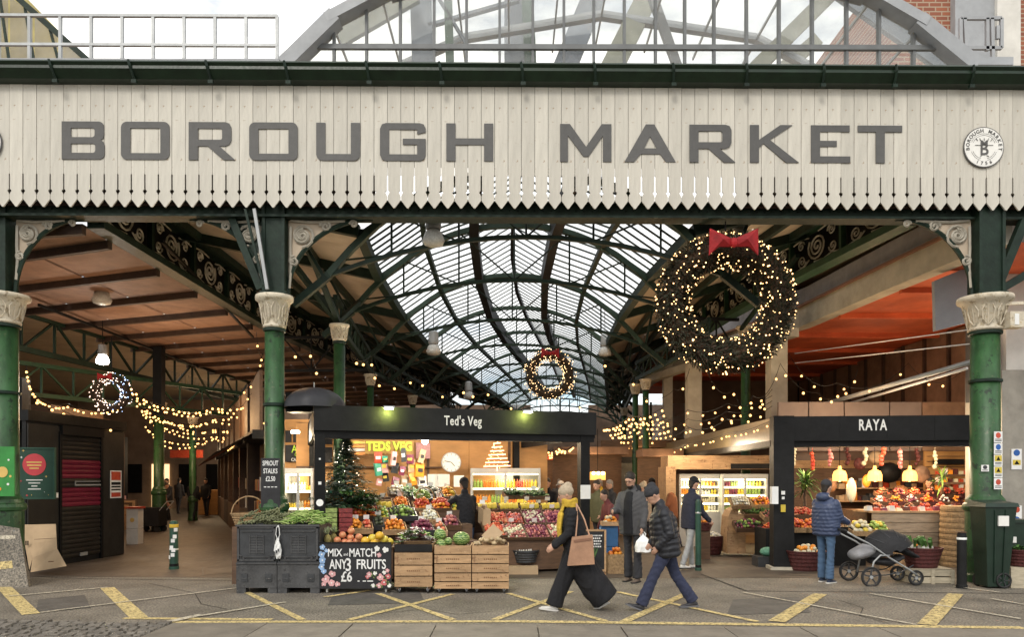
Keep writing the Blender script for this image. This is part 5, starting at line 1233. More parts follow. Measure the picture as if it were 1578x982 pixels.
# shop counter wall behind column (left of stall)
sw=thing('juice_shop_wall','timber shop wall with green lettered menu boards left of the veg stall','wall',at(455,800,16.9),0)
a=at(425,665,17.0); c_=at(520,665,17.0); q=B(); q.box(a.x,c_.x,17.0,17.05,0,3.1); q.build('wall_panel',ply,sw,world=True)
for (x0_,y0_,x1_,y1_,m) in ((440,664,449,682,chalkb),(452,664,476,682,chalkb),(440,686,478,712,chalkb),(495,668,512,685,chalkb),(495,690,512,713,chalkb)):
    a=at(x0_,y1_,16.95); c_=at(x1_,y0_,16.95); q=B(); q.box(a.x,c_.x,16.93,16.97,a.z,c_.z); q.build('menu_board',m,sw,world=True)
grnp=mat('sign_green',(.42,.66,.05),.7,.1,9,0)
Mi=parent_matrix(sw).inverted()
for s_t,px,py,sz,m_ in (('Avo',460,693,.24,grnp),('CLUB',462,701,.12,grnp),('CARPEN',459,709,.10,chalk)):
    a=at(px,py,16.9); text(s_t,sz,m_,sw,Mi@a,ext=.003,sx=.8,off=.002)
# green sign
a=at(600,689,16.2); t=thing('green_letter_sign','lime green lettered stall name sign on yellow board inside the veg stall','sign',a,SA*.6); q=B(); q.box(-.52,.52,0,.02,-.16,.14); q.build('board',mat('ochre_board',(.26,.15,.03),.6,.15,5,0),t); text('TEDS VEG',.27,grnp,t,(0,-.03,0),ext=.008,sx=.82,off=.010)
a=at(545,690,16.2); t=thing('striped_sign','orange and white striped boards left of the lime green sign','sign',a,SA*.6)
for i in range(4): q=B(); q.box(-.2,.3,0,.02,-.16+i*.08,-.1+i*.08); q.build('stripe',[orng,paper,orng,yel][i],t)
# clock
a=at(695,713,17.2); t=thing('wall_clock','round white clock on the orange plywood wall','clock',a,SA); r_=15.5*17.2/F
q=B(); q.prism([(r_*math.cos(6.283*k/28),r_*math.sin(6.283*k/28)) for k in range(28)],-.03,0); q.build('case',alum,t)
q=B(); q.prism([(r_*.9*math.cos(6.283*k/28),r_*.9*math.sin(6.283*k/28)) for k in range(28)],-.034,-.02); q.build('face',paper,t)
for k in range(12): a_=6.283*k/12; q=B(); q.bar((r_*.74*math.sin(a_),-.036,r_*.74*math.cos(a_)),(r_*.86*math.sin(a_),-.036,r_*.86*math.cos(a_)),.012,.004,up=(0,1,0)); q.build('hour_mark',black,t)
for a_,l_ in ((2.4,.5),(4.9,.7)): q=B(); q.bar((0,-.038-l_*.004,0),(r_*l_*math.sin(a_),-.038-l_*.004,r_*l_*math.cos(a_)),.014,.003,up=(0,1,0)); q.build('hand',black,t)
# tree of lights on wall
a=at(766,722,17.2); t=thing('light_tree','christmas tree shape made of lit strips above the drinks fridge','decoration',a,0)
for k in range(8):
    z=.04+k*.088; w_=.31*(1-k/8.3); q=B(); q.cyl((-w_,0,z),(w_,0,z+.015),.012,n=5); q.build('light_strip',glow('tree_strip',(1,.42,.22),3.2),t)
q=B(); q.cyl((0,.01,-.06),(0,.01,.05),.012,n=5); q.build('trunk',MT['tree_strip'],t)
q=B()
for k in range(60): rr=R; z=R.uniform(0,.68); x=R.uniform(-1,1)*.31*(1-z/.74); q.ball((x,-.01,z),.009,nu=4,nv=3)
q.build('fairy_lights',fairy,t,kind='stuff')
# bright lamp in the stall
a=at(655,680,15); b=B(); b.ball(a,.065,nu=14,nv=10); b.top('bare_lamp',lampw,'dazzling bare round lamp hanging inside the veg stall','lamp',smooth=True); lamp(a-V((0,.1,.12)),75,(1,.90,.74),.07)
b=B(); b.cyl(a+V((0,0,.06)),a+V((0,0,.6)),.008,n=4); b.top('lamp_cord',black,'black cord of the dazzling lamp in the veg stall','cord')
for i,(px,py,d) in enumerate(((560,668,14.8),(700,668,15.3),(815,672,15.8),(455,668,15.5))):
    a=at(px,py,d); b=B(); b.cyl(a,a+V((0,0,.05)),.09,n=12); b.top('downlight',lampw,('flat downlight under the stall lintel, left end','flat downlight inside the stall above the clock side','flat downlight inside the stall near its right post','flat downlight in the juice shop behind the slender column')[i],'lamp'); lamp(a-V((0,0,.08)),50,(1,.78,.5),.08)
# christmas tree
def cone_tree(label,loc,h,r,m1,m2,n=900,baub=True):
    t=thing('christmas_tree',label,'tree',loc); b=B(); b.cyl((0,0,-.05),(0,0,h*.95),.03,.008,n=7); b.build('trunk',woodd,t); rr=random.Random(6)
    bs=[B(),B(),B()]
    for k in range(n):
        f=rr.random()**1.2; z=h*.04+f*h*.95; rad=r*(1.1-f)*(.82+.36*math.sin(z*22)**2)*math.sqrt(rr.uniform(.1,1.1)); a=rr.uniform(0,6.283)
        o=V((math.cos(a)*rad,math.sin(a)*rad,z)); dr=V((math.cos(a),math.sin(a),rr.uniform(-.45,.15))).normalized(); l=rr.uniform(.05,.10)*(1.15-f*.4)
        t1_=V((-dr.y,dr.x,0)).normalized()*.012; u=V((0,0,.012)); bb=bs[0 if rr.random()<.42 else (1 if rr.random()<.6 else 2)]
        for jj in (-1,0,1):
            d2=(Matrix.Rotation(jj*.55,3,'Z')@dr); bb.quad(o-t1_*1.5,o+d2*l-t1_*.1,o+d2*l+t1_*.1,o+t1_)
    bs[0].build('foliage',m1,t,kind='stuff'); bs[1].build('foliage',m2,t,kind='stuff'); bs[2].build('frosted_tips',mat('frost_tip',(.30,.35,.28),.8,.3,9,0),t,kind='stuff')
    if baub:
        for k in range(14):
            f=rr.uniform(.05,.9); a=-math.pi/2+rr.uniform(-1.4,1.4); rad=r*(1-f)*.95; q=B(); q.ball((math.cos(a)*rad,math.sin(a)*rad,h*f),.025,nu=9,nv=6); q.build('bauble',[chrome,mat('teal_bauble',(.10,.45,.36),.3,.1,5,0),mat('gold_bauble',(.5,.36,.15),.35,.1,5,0,metal=.6)][k%3],t,smooth=True)
        b=B()
        for k in range(30):
            f=rr.uniform(.02,.95); a=-math.pi/2+rr.uniform(-1.5,1.5); rad=r*(1-f)*.97; b.ball((math.cos(a)*rad,math.sin(a)*rad,h*f),.008,nu=4,nv=3)
        b.build('fairy_lights',bulbw,t,kind='stuff')
        q=B(); q.ball((0,0,h),.035,nu=6,nv=4); q.build('star',MT['teal_bauble'],t)
    return t
a=at(543,785,13.55); cone_tree('decorated bushy christmas tree standing on the veg display',(a.x-.12,13.55,a.z),1.30,.56,leafd,mat('fir_green',(.05,.09,.05),.7,.3,14,0),5600)
t=thing('holly_bundle','big bundle of glossy dark green leaves hanging before the christmas tree','plant',at(557,790,13.1)); rr=random.Random(9)
for m_ in (leafd,leafm,leafd):
    b=B()
    for k in range(30): leafy(b,(rr.uniform(-.3,.3),rr.uniform(-.2,.2),rr.uniform(.0,.34)),.05,8,rr,.10,.02,.6)
    b.build('leaves',m_,t,kind='stuff')
# clutter of hung goods between tree and clock: figures, packets
rr=random.Random(21)
gd=[('red hanging bag of nuts',red),('black figure doll in a cap',plast),('orange packet',orng),('green packet',mat('green_pack',(.05,.3,.2),.5,.2,9,0)),('dark printed bag',purp),('white packet',paper),('pink box',pinkp),('brown sack',card)]
for i in range(18):
    px=582+(i%6)*13+rr.uniform(-2,2); row=i//6; py=705+row*17; nm,m_=gd[(i*3+row)%8]; a=at(px,py,16+.1*row); w_=rr.uniform(.10,.2); h_=rr.uniform(.14,.30)
    t=thing('hung_packet',f'{nm} {["first","second","third","fourth","fifth","sixth"][i%6]} in the {["top","middle","bottom"][row]} row under the lime sign','packet',a,SA); t.rotation_euler=(0,rr.uniform(-.3,.3),SA+rr.uniform(-.4,.4)); t.location=t.location+V((rr.uniform(-.04,.04),rr.uniform(-.1,.1),rr.uniform(-.07,.05)))
    q=B(); q.add([(-w_/2,-.03,-h_/2),(w_/2,-.03,-h_/2),(w_/2*.9,-.05,0),(-w_/2*.9,-.05,0),(w_/2,-.02,h_/2),(-w_/2,-.02,h_/2),(-w_/2,.03,-h_/2),(w_/2,.03,-h_/2),(w_/2,.03,h_/2),(-w_/2,.03,h_/2)],[(0,1,2,3),(3,2,4,5),(6,9,8,7),(0,6,7,1),(1,7,8,4,2),(4,8,9,5),(5,9,6,0,3)]); q.build('bag',m_,t)
    q=B(); q.box(-w_*.3,w_*.3,-.056,-.05,-h_*.15,h_*.12); q.build('label_patch',[paper,yel,chalkb][i%3],t)
# ---------------- left kiosk ----------------
kA=V((-9.25,14.1,0)); kB=V((-8.95,17.25,0)); kA=gnd(40,881); kB=gnd(190,855)
ka=math.atan2((kB-kA).y,(kB-kA).x); kl=(kB-kA).length
ks=thing('kiosk','black timber kiosk with a maroon and dark roller shutter at the left','kiosk',kA,ka)
def kx_(px): # distance along kiosk face for photo column px
    k=(px-CX)/F; d_=(kB-kA); t=(k*kA.y-kA.x)/(d_.x-k*d_.y); return t*kl
q=B(); q.box(0,kl,.0,.08,0,2.85); q.build('front_wall',black2,ks)
q=B(); q.box(kl-.08,kl,.081,3,0,2.85); q.build('end_wall',black,ks); q=B(); q.box(-.02,kl+.04,-.06,3,2.85,3.05); q.build('roof',black,ks)
kd=mat('kiosk_black',(.02,.018,.015),.45,.3,3,.1)
for i in range(2):
    xa,xb=((0.02,kx_(90)),(kx_(153),kl-.02))[i]; q=B(); q.box(xa,xb,-.03,-.001,.02,2.8); q.build('wall_panel',kd,ks)
xs0,xs1=kx_(92),kx_(152); n=26; h0,h1=.12,2.62
maroon=mat('maroon_shutter',(.14,.012,.03),.4,.15,6,.05)
for i in range(n):
    z0=h0+(h1-h0)*i/n; z1=h0+(h1-h0)*(i+1)/n; zc_=(z0+z1)/2; m=maroon if (1.22<zc_<2.1 and not 1.60<zc_<1.72) else kd
    q=B(); q.add([(xs0,-.03,z0+.004),(xs1,-.03,z0+.004),(xs1,-.045,(z0+z1)/2),(xs0,-.045,(z0+z1)/2),(xs1,-.032,z1-.012),(xs0,-.032,z1-.012),(xs0,-.01,z0),(xs1,-.01,z0),(xs1,-.01,z1),(xs0,-.01,z1)],[(0,1,2,3),(3,2,4,5),(5,4,8,9),(0,6,7,1)]); q.build('shutter_slat',m,ks)
for x in (xs0-.04,xs1+.04): q=B(); q.box(x-.035,x+.035,-.06,-.002,0,2.7); q.build('shutter_rail',black,ks)
q=B(); q.box(xs0-.05,xs1+.05,-.10,-.002,2.64,2.82); q.build('shutter_box',black,ks)
q=B(); q.box(kx_(112),kx_(151),-.065,-.05,1.60,1.63); q.build('bar',alum,ks); q=B(); q.box(kx_(112),kx_(151),-.065,-.05,1.68,1.70); q.build('bar',alum,ks); q=B(); q.box(kx_(112)-.01,kx_(112)+.02,-.06,-.05,1.60,1.70); q.build('bar',alum,ks)
q=B(); q.box(kx_(120),kx_(131),-.06,-.046,.13,.2); q.build('lock_plate',alum,ks)
# notices on kiosk
def notice(label,x,z,w_,h_,m,par=ks,stripe=None,cat='notice'):
    t=thing('poster',label,cat,parent_matrix(par)@V((x,-.05,z)),ka); q=B(); q.box(-w_/2,w_/2,-.008,.0,-h_/2,h_/2); q.build('sheet',m,t)
    if stripe: 
        for (za,zb,mm) in stripe: q=B(); q.box(-w_*.42,w_*.42,-.0095,-.0081,za*h_,zb*h_); q.build('print',mm,t)
    return t
notice('red and white notice on the right panel of the black kiosk',kx_(175),1.62,.42,.62,paper,stripe=((.15,.46,red),(-.02,.08,black),(-.12,-.06,black),(-.22,-.17,black),(-.46,-.3,red)))
notice('small white switch plate beside the shutter',kx_(84),1.42,.07,.10,white,cat='switch plate')
# green christmas poster board
a=at(53,730,13.6); t=thing('christmas_poster','dark green poster board with a red disc and small stars before the kiosk','poster',a,.12); w_=.68;h_=.92
q=B(); q.box(-w_/2,w_/2,0,.05,-h_/2,h_/2); q.build('board',mat('poster_green',(.012,.05,.03),.5,.15,4,0),t)
for x in (-w_/2-.01,w_/2-.015): q=B(); q.box(x,x+.025,-.015,.055,-h_/2,h_/2); q.build('frame_side',mat('frame_green',(.02,.07,.045),.5,.2,4,0),t)
for z in (-h_/2-.012,h_/2-.012): q=B(); q.box(-w_/2-.01,w_/2+.01,-.016,.056,z,z+.025); q.build('frame_side',MT['frame_green'],t)
q=B(); q.prism([(.2*math.cos(6.283*k/26)-.0,.16+.2*math.sin(6.283*k/26)) for k in range(26)],-.006,0); q.build('red_disc',mat('poster_red',(.50,.05,.06),.6,.1,5,0),t)
mat('poster_gold',(.62,.42,.12),.6,.1,5,0)
for i,w2 in enumerate((.13,.12,.08)): q=B(); q.box(-w2,w2,-.009,-.006,.19-.055*i,.215-.055*i); q.build('print_line',MT['poster_gold'],t)
for i,w2 in enumerate((.14,.10,.05,.11)): q=B(); q.box(-w2,w2,-.004,.0,-.13-.055*i,-.113-.055*i); q.build('print_line',paper,t)
rr=random.Random(1)
for k in range(22):
    x=rr.uniform(-.3,.3); z=rr.uniform(-.42,.42)
    if abs(x)<.2 and -.3<z<.4: continue
    q=B(); r_=rr.uniform(.01,.03); q.quad((x-r_,-.003,z),(x,-.003,z-r_*.3),(x+r_,-.003,z),(x,-.003,z+r_*.3)); q.quad((x-r_*.3,-.0035,z),(x,-.0035,z-r_),(x+r_*.3,-.0035,z),(x,-.0035,z+r_)); q.build('star',[paper,MT['poster_gold'],MT['poster_red']][k%3],t)
# bright green board on the far left
a=at(4,728,12.3); t=thing('green_banner','bright green banner with orange baubles wrapped at the far left column','banner',a,.0)
q=B(); q.box(-.45,.19,0,.03,-.40,.42); q.build('sheet',mat('banner_green',(.03,.22,.04),.5,.2,4,0),t)
for (x,z,r_,m) in ((.0,.0,.09,MT['poster_gold']),(-.02,.0,.05,MT['poster_red']),(.13,-.07,.02,MT['poster_gold']),(.09,-.2,.02,paper),(.1,.2,.015,paper),(-.05,-.28,.03,orng)):
    q=B(); q.prism([(x+r_*math.cos(6.283*k/18),z+r_*math.sin(6.283*k/18)) for k in range(18)],-.004-.05*r_,0.001); q.build('bauble',m,t)
# column plinth wrap
# cardboard sheet
t=thing('cardboard_sheet','large flattened cardboard sheet propped against the kiosk','cardboard',gnd(66,880))
z=lambda py,d:CZ+(HY-py)*d/F
P=[at(33,809,14.0),at(86,808,13.95),at(88,846,13.6),at(103,873,13.35),at(47,881,13.55),at(50,860,13.6)]
q=B(); mid1=at(50,809,14.0)
q.quad(P[0],mid1,P[5],P[4]-V((.02,0,-.02)) ); q.quad(*[p+V((0,.006,0)) for p in (P[0],mid1,P[5],P[4]-V((.02,0,-.02)))]); q.build('flap',card,t,world=True)
q=B(); q.quad(mid1,P[1],P[2],P[3],P[4]+V((.0,0,-.02)),P[5]); q.build('main_panel',card,t,world=True)
q=B(); q.bar(at(53,832,13.68),at(86,830,13.68),.006,.01); q.bar(at(75,866,13.38),at(82,866,13.38),.02,.03,up=(0,1,0)); q.build('tape_seam',mat('tape_brown',(.22,.14,.08),.6,.1,5,0),t,world=True)
for dx in (0,3): q=B(); q.box(at(39.5+dx,839,13.7).x,at(41+dx,839,13.7).x,13.69,13.7,at(0,841,13.7).z,at(0,834,13.7).z); q.build('arrow_print',black,t,world=True)
# alley white boxes
a=gnd(208,839); t=thing('white_carton_stack','two white cartons stacked with a red rim at the kiosk corner','boxes',a)
for k,(h0,h1) in enumerate(((0,.42),(.43,.95))): q=B(); q.box(-.15,.15,-.15,.15,h0,h1); q.build('carton',paper,t)
q=B(); q.box(-.19,.19,-.19,.19,.95,1.0); q.build('red_rim',red,t)
q=B(); q.prism([(.06*math.cos(6.28*k/12),.65+.06*math.sin(6.28*k/12)) for k in range(12)],-.155,-.150); q.build('print',MT['poster_gold'],t)
# ---------------- alley shops, right-hand side wall ----------------
wB=V((-6.4,18.3,0)); wA=V((-14.2,36,0)); wd_=(wB-wA); wa=math.atan2(wd_.y,wd_.x); wl_=wd_.length
al=thing('alley_shops','row of timber shopfronts with awnings down the right side of the alley','shops',wA,wa)
def lmat(c): return c
xx=0;i=0
while xx<wl_-.5:
    q=B(); q.box(xx,xx+.28,0,.3,0,4.2); q.build('pier',[joist,woodd][i%2],al)
    q=B(); q.box(xx+.28,xx+3.0,.5,.6,0,4.2); q.build('back_panel',brownb if i%2 else woodd,al)
    q=B(); q.box(xx+.28,xx+3.0,.0,.5,0,.9); q.build('counter',[woodd,brownb,joist][i%3],al)
    q=B(); q.box(xx+.28,xx+3.0,-.1,.4,2.65,2.85); q.build('sign_board',black2,al)
    q=B(); q.box(xx+.28,xx+3.0,.05,.12,2.85,4.2); q.build('upper_board',woodd,al)
    # awning slats
    q=B(); q.quad((xx+.3,-.9,2.3),(xx+2.95,-.9,2.3),(xx+2.95,-.1,2.75),(xx+.3,-.1,2.75)); q.quad((xx+.3,-.9,2.32),(xx+2.95,-.9,2.32),(xx+2.95,-.1,2.77),(xx+.3,-.1,2.77)); q.build('awning',[joist,MT['orange_soffit'],woodd][i%3],al)
    for k in range(7): 
        for s_k in range(2):
            q=B(); q.box(xx+.4+k*.36,xx+.62+k*.36,.15,.35,.9+s_k*.55,1.15+s_k*.55+.1*R.random()); q.build('goods_box',[orng,wood,red,paper,pale,wood,wickr][(k+i*2+s_k)%7],al)
    xx+=3.0; i+=1
for i,f in enumerate((.06,.2,.36,.55,.78)): lamp(wA.lerp(wB,f)+V((-1.3,-.3,2.2)),16,(1,.62,.32),.15)
# alley left side: shop blocks beyond the kiosk
t=thing('alley_left_shops','dark timber stalls with small lit goods beyond the kiosk','shops',(-12,20,0))
for i in range(6):
    x=-10.6-i*1.15; y=18.6+i*2.5; q=B(); q.box(x-3,x-.9,y,y+2.4,0,3.6); q.build('stall_block',[woodd,brownb,black][i%3],t,world=True)
    q=B(); q.box(x-.9,x-.2,y+.3,y+1.9,.0,.85); q.build('counter',[wood,woodd][i%2],t,world=True)
    for k in range(6): q=B(); q.box(x-.85+.1*(k%3)*2,x-.7+.1*(k%3)*2,y+.4+.5*(k//3),y+.6+.5*(k//3),.85,1.0+.15*R.random()); q.build('goods_box',[orng,red,paper,grnp,tang,pinkp][k],t,world=True)
# alley end
t=thing('alley_end_wall','pale lit building with dark openings closing the end of the alley','building',(-19,44,0))
q=B(); q.box(-34,-12,44,44.4,0,6.4); q.build('wall',mat('dim_end',(.28,.20,.14),.8,.3,1,.1),t,world=True)
for i in range(8): q=B(); q.box(-26+i*1.6,-25+i*1.6,43.9,44.0,.0 if i%2 else .9,2.6); q.build('opening',[black,mat('warm_window',(.9,.6,.3),.6,.1,3,0,emit=1.2)][i%3==0],t,world=True)
q=B(); q.box(at(262,0,38).x,at(312,0,38).x,38,38.1,at(0,706,38).z,at(0,694,38).z); q.build('sign',red,t,world=True)
a=at(325,745,36); q=B(); q.box(a.x-.6,a.x+.6,36,36.8,0,1.2); q.top('market_counter',ply,'lit wooden counter at the far end of the alley','counter')
lamp(at(320,700,37),70,(1,.75,.45),.2); lamp(at(285,690,30),30,(1,.7,.4),.2); lamp(at(200,700,24),25,(1,.7,.4),.2)
t=thing('far_left_wall','dim brick and timber wall behind the lattice girders at far left','wall',(-20,30,0)); q=B(); q.box(-26,-25.6,13.5,60,0,6.6); q.build('wall',mat('dim_brown_wall',(0,0,0)),t,world=True); q=B(); q.box(-26,-10.5,14.6,14.9,0,6.0) if 0 else q.box(-26,-10.9,16.6,16.9,0,4.0); q.build('side_wall',black,t,world=True)
# ---------------- string lights ----------------
def string(label,pts,nb,rb=.028,m=bulbm,group=None,sag=.25,drop=.05,shade=True):
    t=thing('string_lights',label,'string lights',pts[0],0,group); path=[]
    for a,c in zip(pts,pts[1:]):
        for k in range(8):
            f=k/8; p=V(a).lerp(V(c),f); p.z-=sag*4*f*(1-f); path.append(p)
    path.append(V(pts[-1])); b=B(); b.tube(path,.006,4); b.build('cable',black,t,world=True)
    tot=len(path)-1; rb*=.70; me=B(); me.ball((0,0,-drop-.03),rb,nu=8,nv=6); me.sm=True; mb=me.mesh('bulb',m); Mi=parent_matrix(t).inverted()
    for k in range(nb):
        f=min(tot-.01,max(0,(k+.5+R.uniform(-.38,.38))/nb*tot)); i=int(f); p=path[i].lerp(path[min(i+1,tot)],f-i); link(mb,'bulb',t,Mi@p)
    return t
# light curtain in the alley: rows of strings
rr=random.Random(31)
for i in range(9):
    d=20+i*1.1; pts=[at(200+i*3,600+rr.uniform(-6,10)+i*6,d),at(262,632+i*6+rr.uniform(-8,8),d+1),at(330,628+i*7+rr.uniform(-10,8),d+1.5),at(405,610+i*8+rr.uniform(-8,8),d+1)]
    string(('top','second','third','fourth','fifth','sixth','seventh','eighth','lowest')[i]+' swag of the warm light curtain across the alley',pts,24,.044,sag=.15,group='swags of the alley light curtain')
string('warm string lights swagging from the left column along the green lattice',[at(40,562,15),at(48,598,15),at(70,618,15.5),at(105,622,16),at(150,632,17),at(190,622,18)],26,.034,sag=.05)
string('warm string lights hanging below the kiosk roof edge',[at(50,610,15),at(90,628,15.5),at(135,645,16),at(188,660,17)],7,.04,sag=.05)
string('string lights down the alley to the right, under the brown ceiling',[at(395,512,16),at(405,545,17),at(372,600,18),at(395,590,19),at(345,640,20)],9,.035)
string('string lights across from the slender column to the umbrella column',[at(412,505,13),at(445,535,13.5),at(478,541,14),at(500,588,15)],4,.035,sag=.1)
string('string lights across the left nave side towards the small wreath',[at(540,545,15.5),at(571,548,17),at(585,590,18),at(640,580,20),at(700,610,22)],9,.042,sag=.15)
string('string lights running deep beneath the nave glass',[at(700,590,20),at(760,600,24),at(830,640,26),at(900,620,27)],8,.05)
string('upper string lights looping by the right nave columns',[at(925,550,17),at(972,565,18),at(985,608,20),at(1040,600,19),at(1063,568,18)],5,.042,sag=.2)
string('string lights looping from the big wreath to the concrete post',[at(1085,560,15),at(1130,600,16),at(1160,610,16),at(1202,562,16.5)],7,.038,sag=.3)
string('string lights looping under the orange viaduct',[at(1202,560,16.5),at(1260,605,17),at(1295,600,17.5),at(1322,570,17.5)],7,.042,sag=.2)
for i in range(7):
    pts=[at(925+i*6,655+i*5+rr.uniform(-5,5),19+i),at(970+i*4,640+i*6+rr.uniform(-6,6),20+i),at(1022+i*3,628+i*8,20+i)]
    string(('top','second','third','fourth','fifth','sixth','lowest')[i]+' swag of warm lights massed by the right nave columns',pts,13,.044,sag=.1,group='swags of lights by the right nave columns')
for i in range(3):
    string(('upper','middle','lower')[i]+' string of lights above the wing fascia of the right stall',[at(1000,650+i*14,20),at(1060,632+i*14,18),at(1120,622+i*12,17),at(1190,610+i*8,16)],8,.035,sag=.12,group='strings above the right wing fascia')
for i in range(3):
    string(('upper','middle','lower')[i]+' cluster string glowing between the veg stall and its right post',[at(838,700-i*5,21),at(862,692-i*2,21.5),at(884,686,22)],9,.04,sag=.1,group='clustered strings by the stall post',)
for px,py,d,pw in ((330,650,21,55),(250,640,21,45),(110,612,15.2,22),(980,640,20,45),(862,695,20,18),(440,545,14,10),(600,585,17,14),(1300,600,16.5,20)): lamp(at(px,py,d),pw,(1,.60,.28),.3)
for i in range(7):
    y=15+i*4.0; lamp(V((-9.6-.3*i,y+1,4.3)),27,(1,.62,.34),.4)
# rope lights along awning right of the alley
string('golden rope light along the awning edge behind the slender column',[at(350,692,24),at(378,668,21),at(410,645,18.5)],30,.028,sag=.02)
string('warm string of lights laid along the wing fascia of the right stall',[at(1015,700,24),at(1060,683,20),at(1120,668,17.2),at(1185,650,14.6)],22,.03,sag=.05)
string('string lights drooping in front of the right stall wing',[at(985,640,18),at(1050,650,17),at(1110,640,16),at(1190,600,15)],11,.038,sag=.25)
string('string lights crossing high beneath the orange viaduct',[at(1215,545,15.5),at(1290,590,16),at(1400,560,16),at(1480,575,15)],7,.034,sag=.3)
# cable trays and conduits under the left ceiling
for (p,q_,w_,d0,d1,lab) in (((95,352),(160,405),.34,14.6,17.6,'black cable tray hanging under the left ceiling near the front'),((60,470),(330,575),.06,18,30,'long black conduit along the left edge of the brown ceiling'),((250,372),(390,520),.05,14.5,22,'thin conduit beside the scroll girder under the brown ceiling')):
    b=B(); b.bar(at(*p,d0),at(*q_,d1),w_,.06); b.top('cable_tray' if w_>.1 else 'conduit',black,lab,'cable tray' if w_>.1 else 'conduit')
# ---------------- wreaths ----------------
def wreath(label,c,Ro,Ri,nl,nlights,bow=True,lm=fairy,seed=1,twoc=None,tilt=0,blur=1):
    t=thing('wreath',label,'wreath',c); rr=random.Random(seed); Rm=(Ro+Ri)/2; rt=(Ro-Ri)/2
    b=B(); n=40; b.tube([(Rm*math.cos(6.283*k/n),0,Rm*math.sin(6.283*k/n)) for k in range(n)],rt*.62,8,closed=True); b.build('core',mat('wreath_core',(.035,.022,.012),.9,.4,9,.3),t)
    bs=[B(),B(),B()]
    for k in range(nl):
        a=rr.uniform(0,6.283); th=rr.uniform(0,6.283); cr=rt*rr.uniform(.55,1.0); rad=Rm+cr*math.cos(th); o=V((rad*math.cos(a),cr*math.sin(th)*.8,rad*math.sin(a)))
        nrm=V((math.cos(a)*math.cos(th),math.sin(th),math.sin(a)*math.cos(th))); tan=V((-math.sin(a),0,math.cos(a))); dr=(nrm+tan*rr.uniform(.2,1.3)+V((rr.uniform(-.4,.4),rr.uniform(-.4,.4),rr.uniform(-.4,.4)))).normalized(); l=rr.uniform(.03,.07)*Ro; sd_=dr.cross(nrm+V((.01,.02,.03))).normalized()*.0095*Ro
        bb=bs[rr.choice((0,0,1,2))]; bb.quad(o-sd_,o+dr*l*.6-sd_*.8,o+dr*l,o+dr*l*.6+sd_*.8,o+sd_)
    for bb,m in zip(bs,(mat('wreath_dark',(.016,.02,.010),.7,.4,9,0),mat('wreath_leaf',(.028,.028,.012),.7,.4,9,0),mat('wreath_brown',(.05,.026,.013),.7,.4,9,0))): bb.build('foliage',m,t,kind='stuff')
    b=B(); b2=B()
    for k in range(nlights):
        a=rr.uniform(0,6.283); th=rr.uniform(math.pi*.9,math.pi*2.1); cr=rt*rr.uniform(.9,1.12); rad=Rm+cr*math.cos(th); o=V((rad*math.cos(a),cr*math.sin(th)*.9-.02,rad*math.sin(a))); (b2 if twoc and rr.random()<.5 and math.cos(a)>0 else b).ball(o,rr.uniform(.6,1.2)*.0125*(1 if Ro>1 else .75)*blur,nu=5,nv=4)
    b.build('fairy_lights',lm,t,kind='stuff')
    if b2.v: b2.build('fairy_lights',twoc,t,kind='stuff')
    if bow:
        rm_=mat('bow_red',(.27,.008,.011),.75,.3,5,.4); w_=.33*Ro; h_=.31*Ro; zc_=Rm-rt*.05; y_=-rt*1.0-.16
        for s in (-1,1):
            b=B(); vs=[(s*.02,y_,zc_+.06*Ro),(s*w_,y_-.04,zc_+h_*.62),(s*w_*1.02,y_-.02,zc_-h_*.55),(s*w_*.62,y_-.05,zc_-h_*.2),(s*.02,y_,zc_-.05*Ro),(s*w_*.5,y_-.1*Ro,zc_+.03)]
            b.add([vs[0],vs[1],vs[2],vs[3],vs[4],vs[5]],[(0,1,5),(1,2,5),(2,3,5),(3,4,5),(4,0,5)]); b.add([(x,y+.03,z) for x,y,z in vs[:5]],[(0,1,2,3,4)]); b.build('bow_loop',rm_,t)
        b=B(); b.ball((0,y_-.02,zc_),.055*Ro,(1,1,1.3),8,6); b.build('bow_knot',rm_,t)
        for s in (-1,1):
            b=B(); b.add([(s*.01,y_,zc_),(s*w_*.55,y_-.02,zc_-h_*.9),(s*w_*.3,y_-.02,zc_-h_*1.0)],[(0,1,2)]); 
    b=B(); b.cyl((0,0,Ro*.9),(0,0,Ro*.9+.9),.012,n=5); b.build('hanger',black,t)
    return t
k1=12.72; a=at(1118,468,k1); wreath('large fairy-lit wreath with a red bow hanging at the right',a,1.20,.61,20000,420,seed=3)
[lamp(a+V((math.cos(q_)*.9,-.6,math.sin(q_)*.9)),1.3,(1,.5,.2),.2) for q_ in (.6,2.4,3.7,4.9)]
a=at(847,578,24); wreath('smaller fairy-lit wreath with a red bow hanging deep in the nave',a,.84,.44,4500,260,seed=4,lm=glow('fairy_far',(1,.62,.3),3.5),blur=1.3)
a=at(172,607,17.8); wreath('small wreath with blue and white lights at the left by the green lattice',a,.50,.24,2600,170,seed=5,twoc=bulbb,lm=glow('fairy_pink',(1,.7,.55),3),blur=1.2)
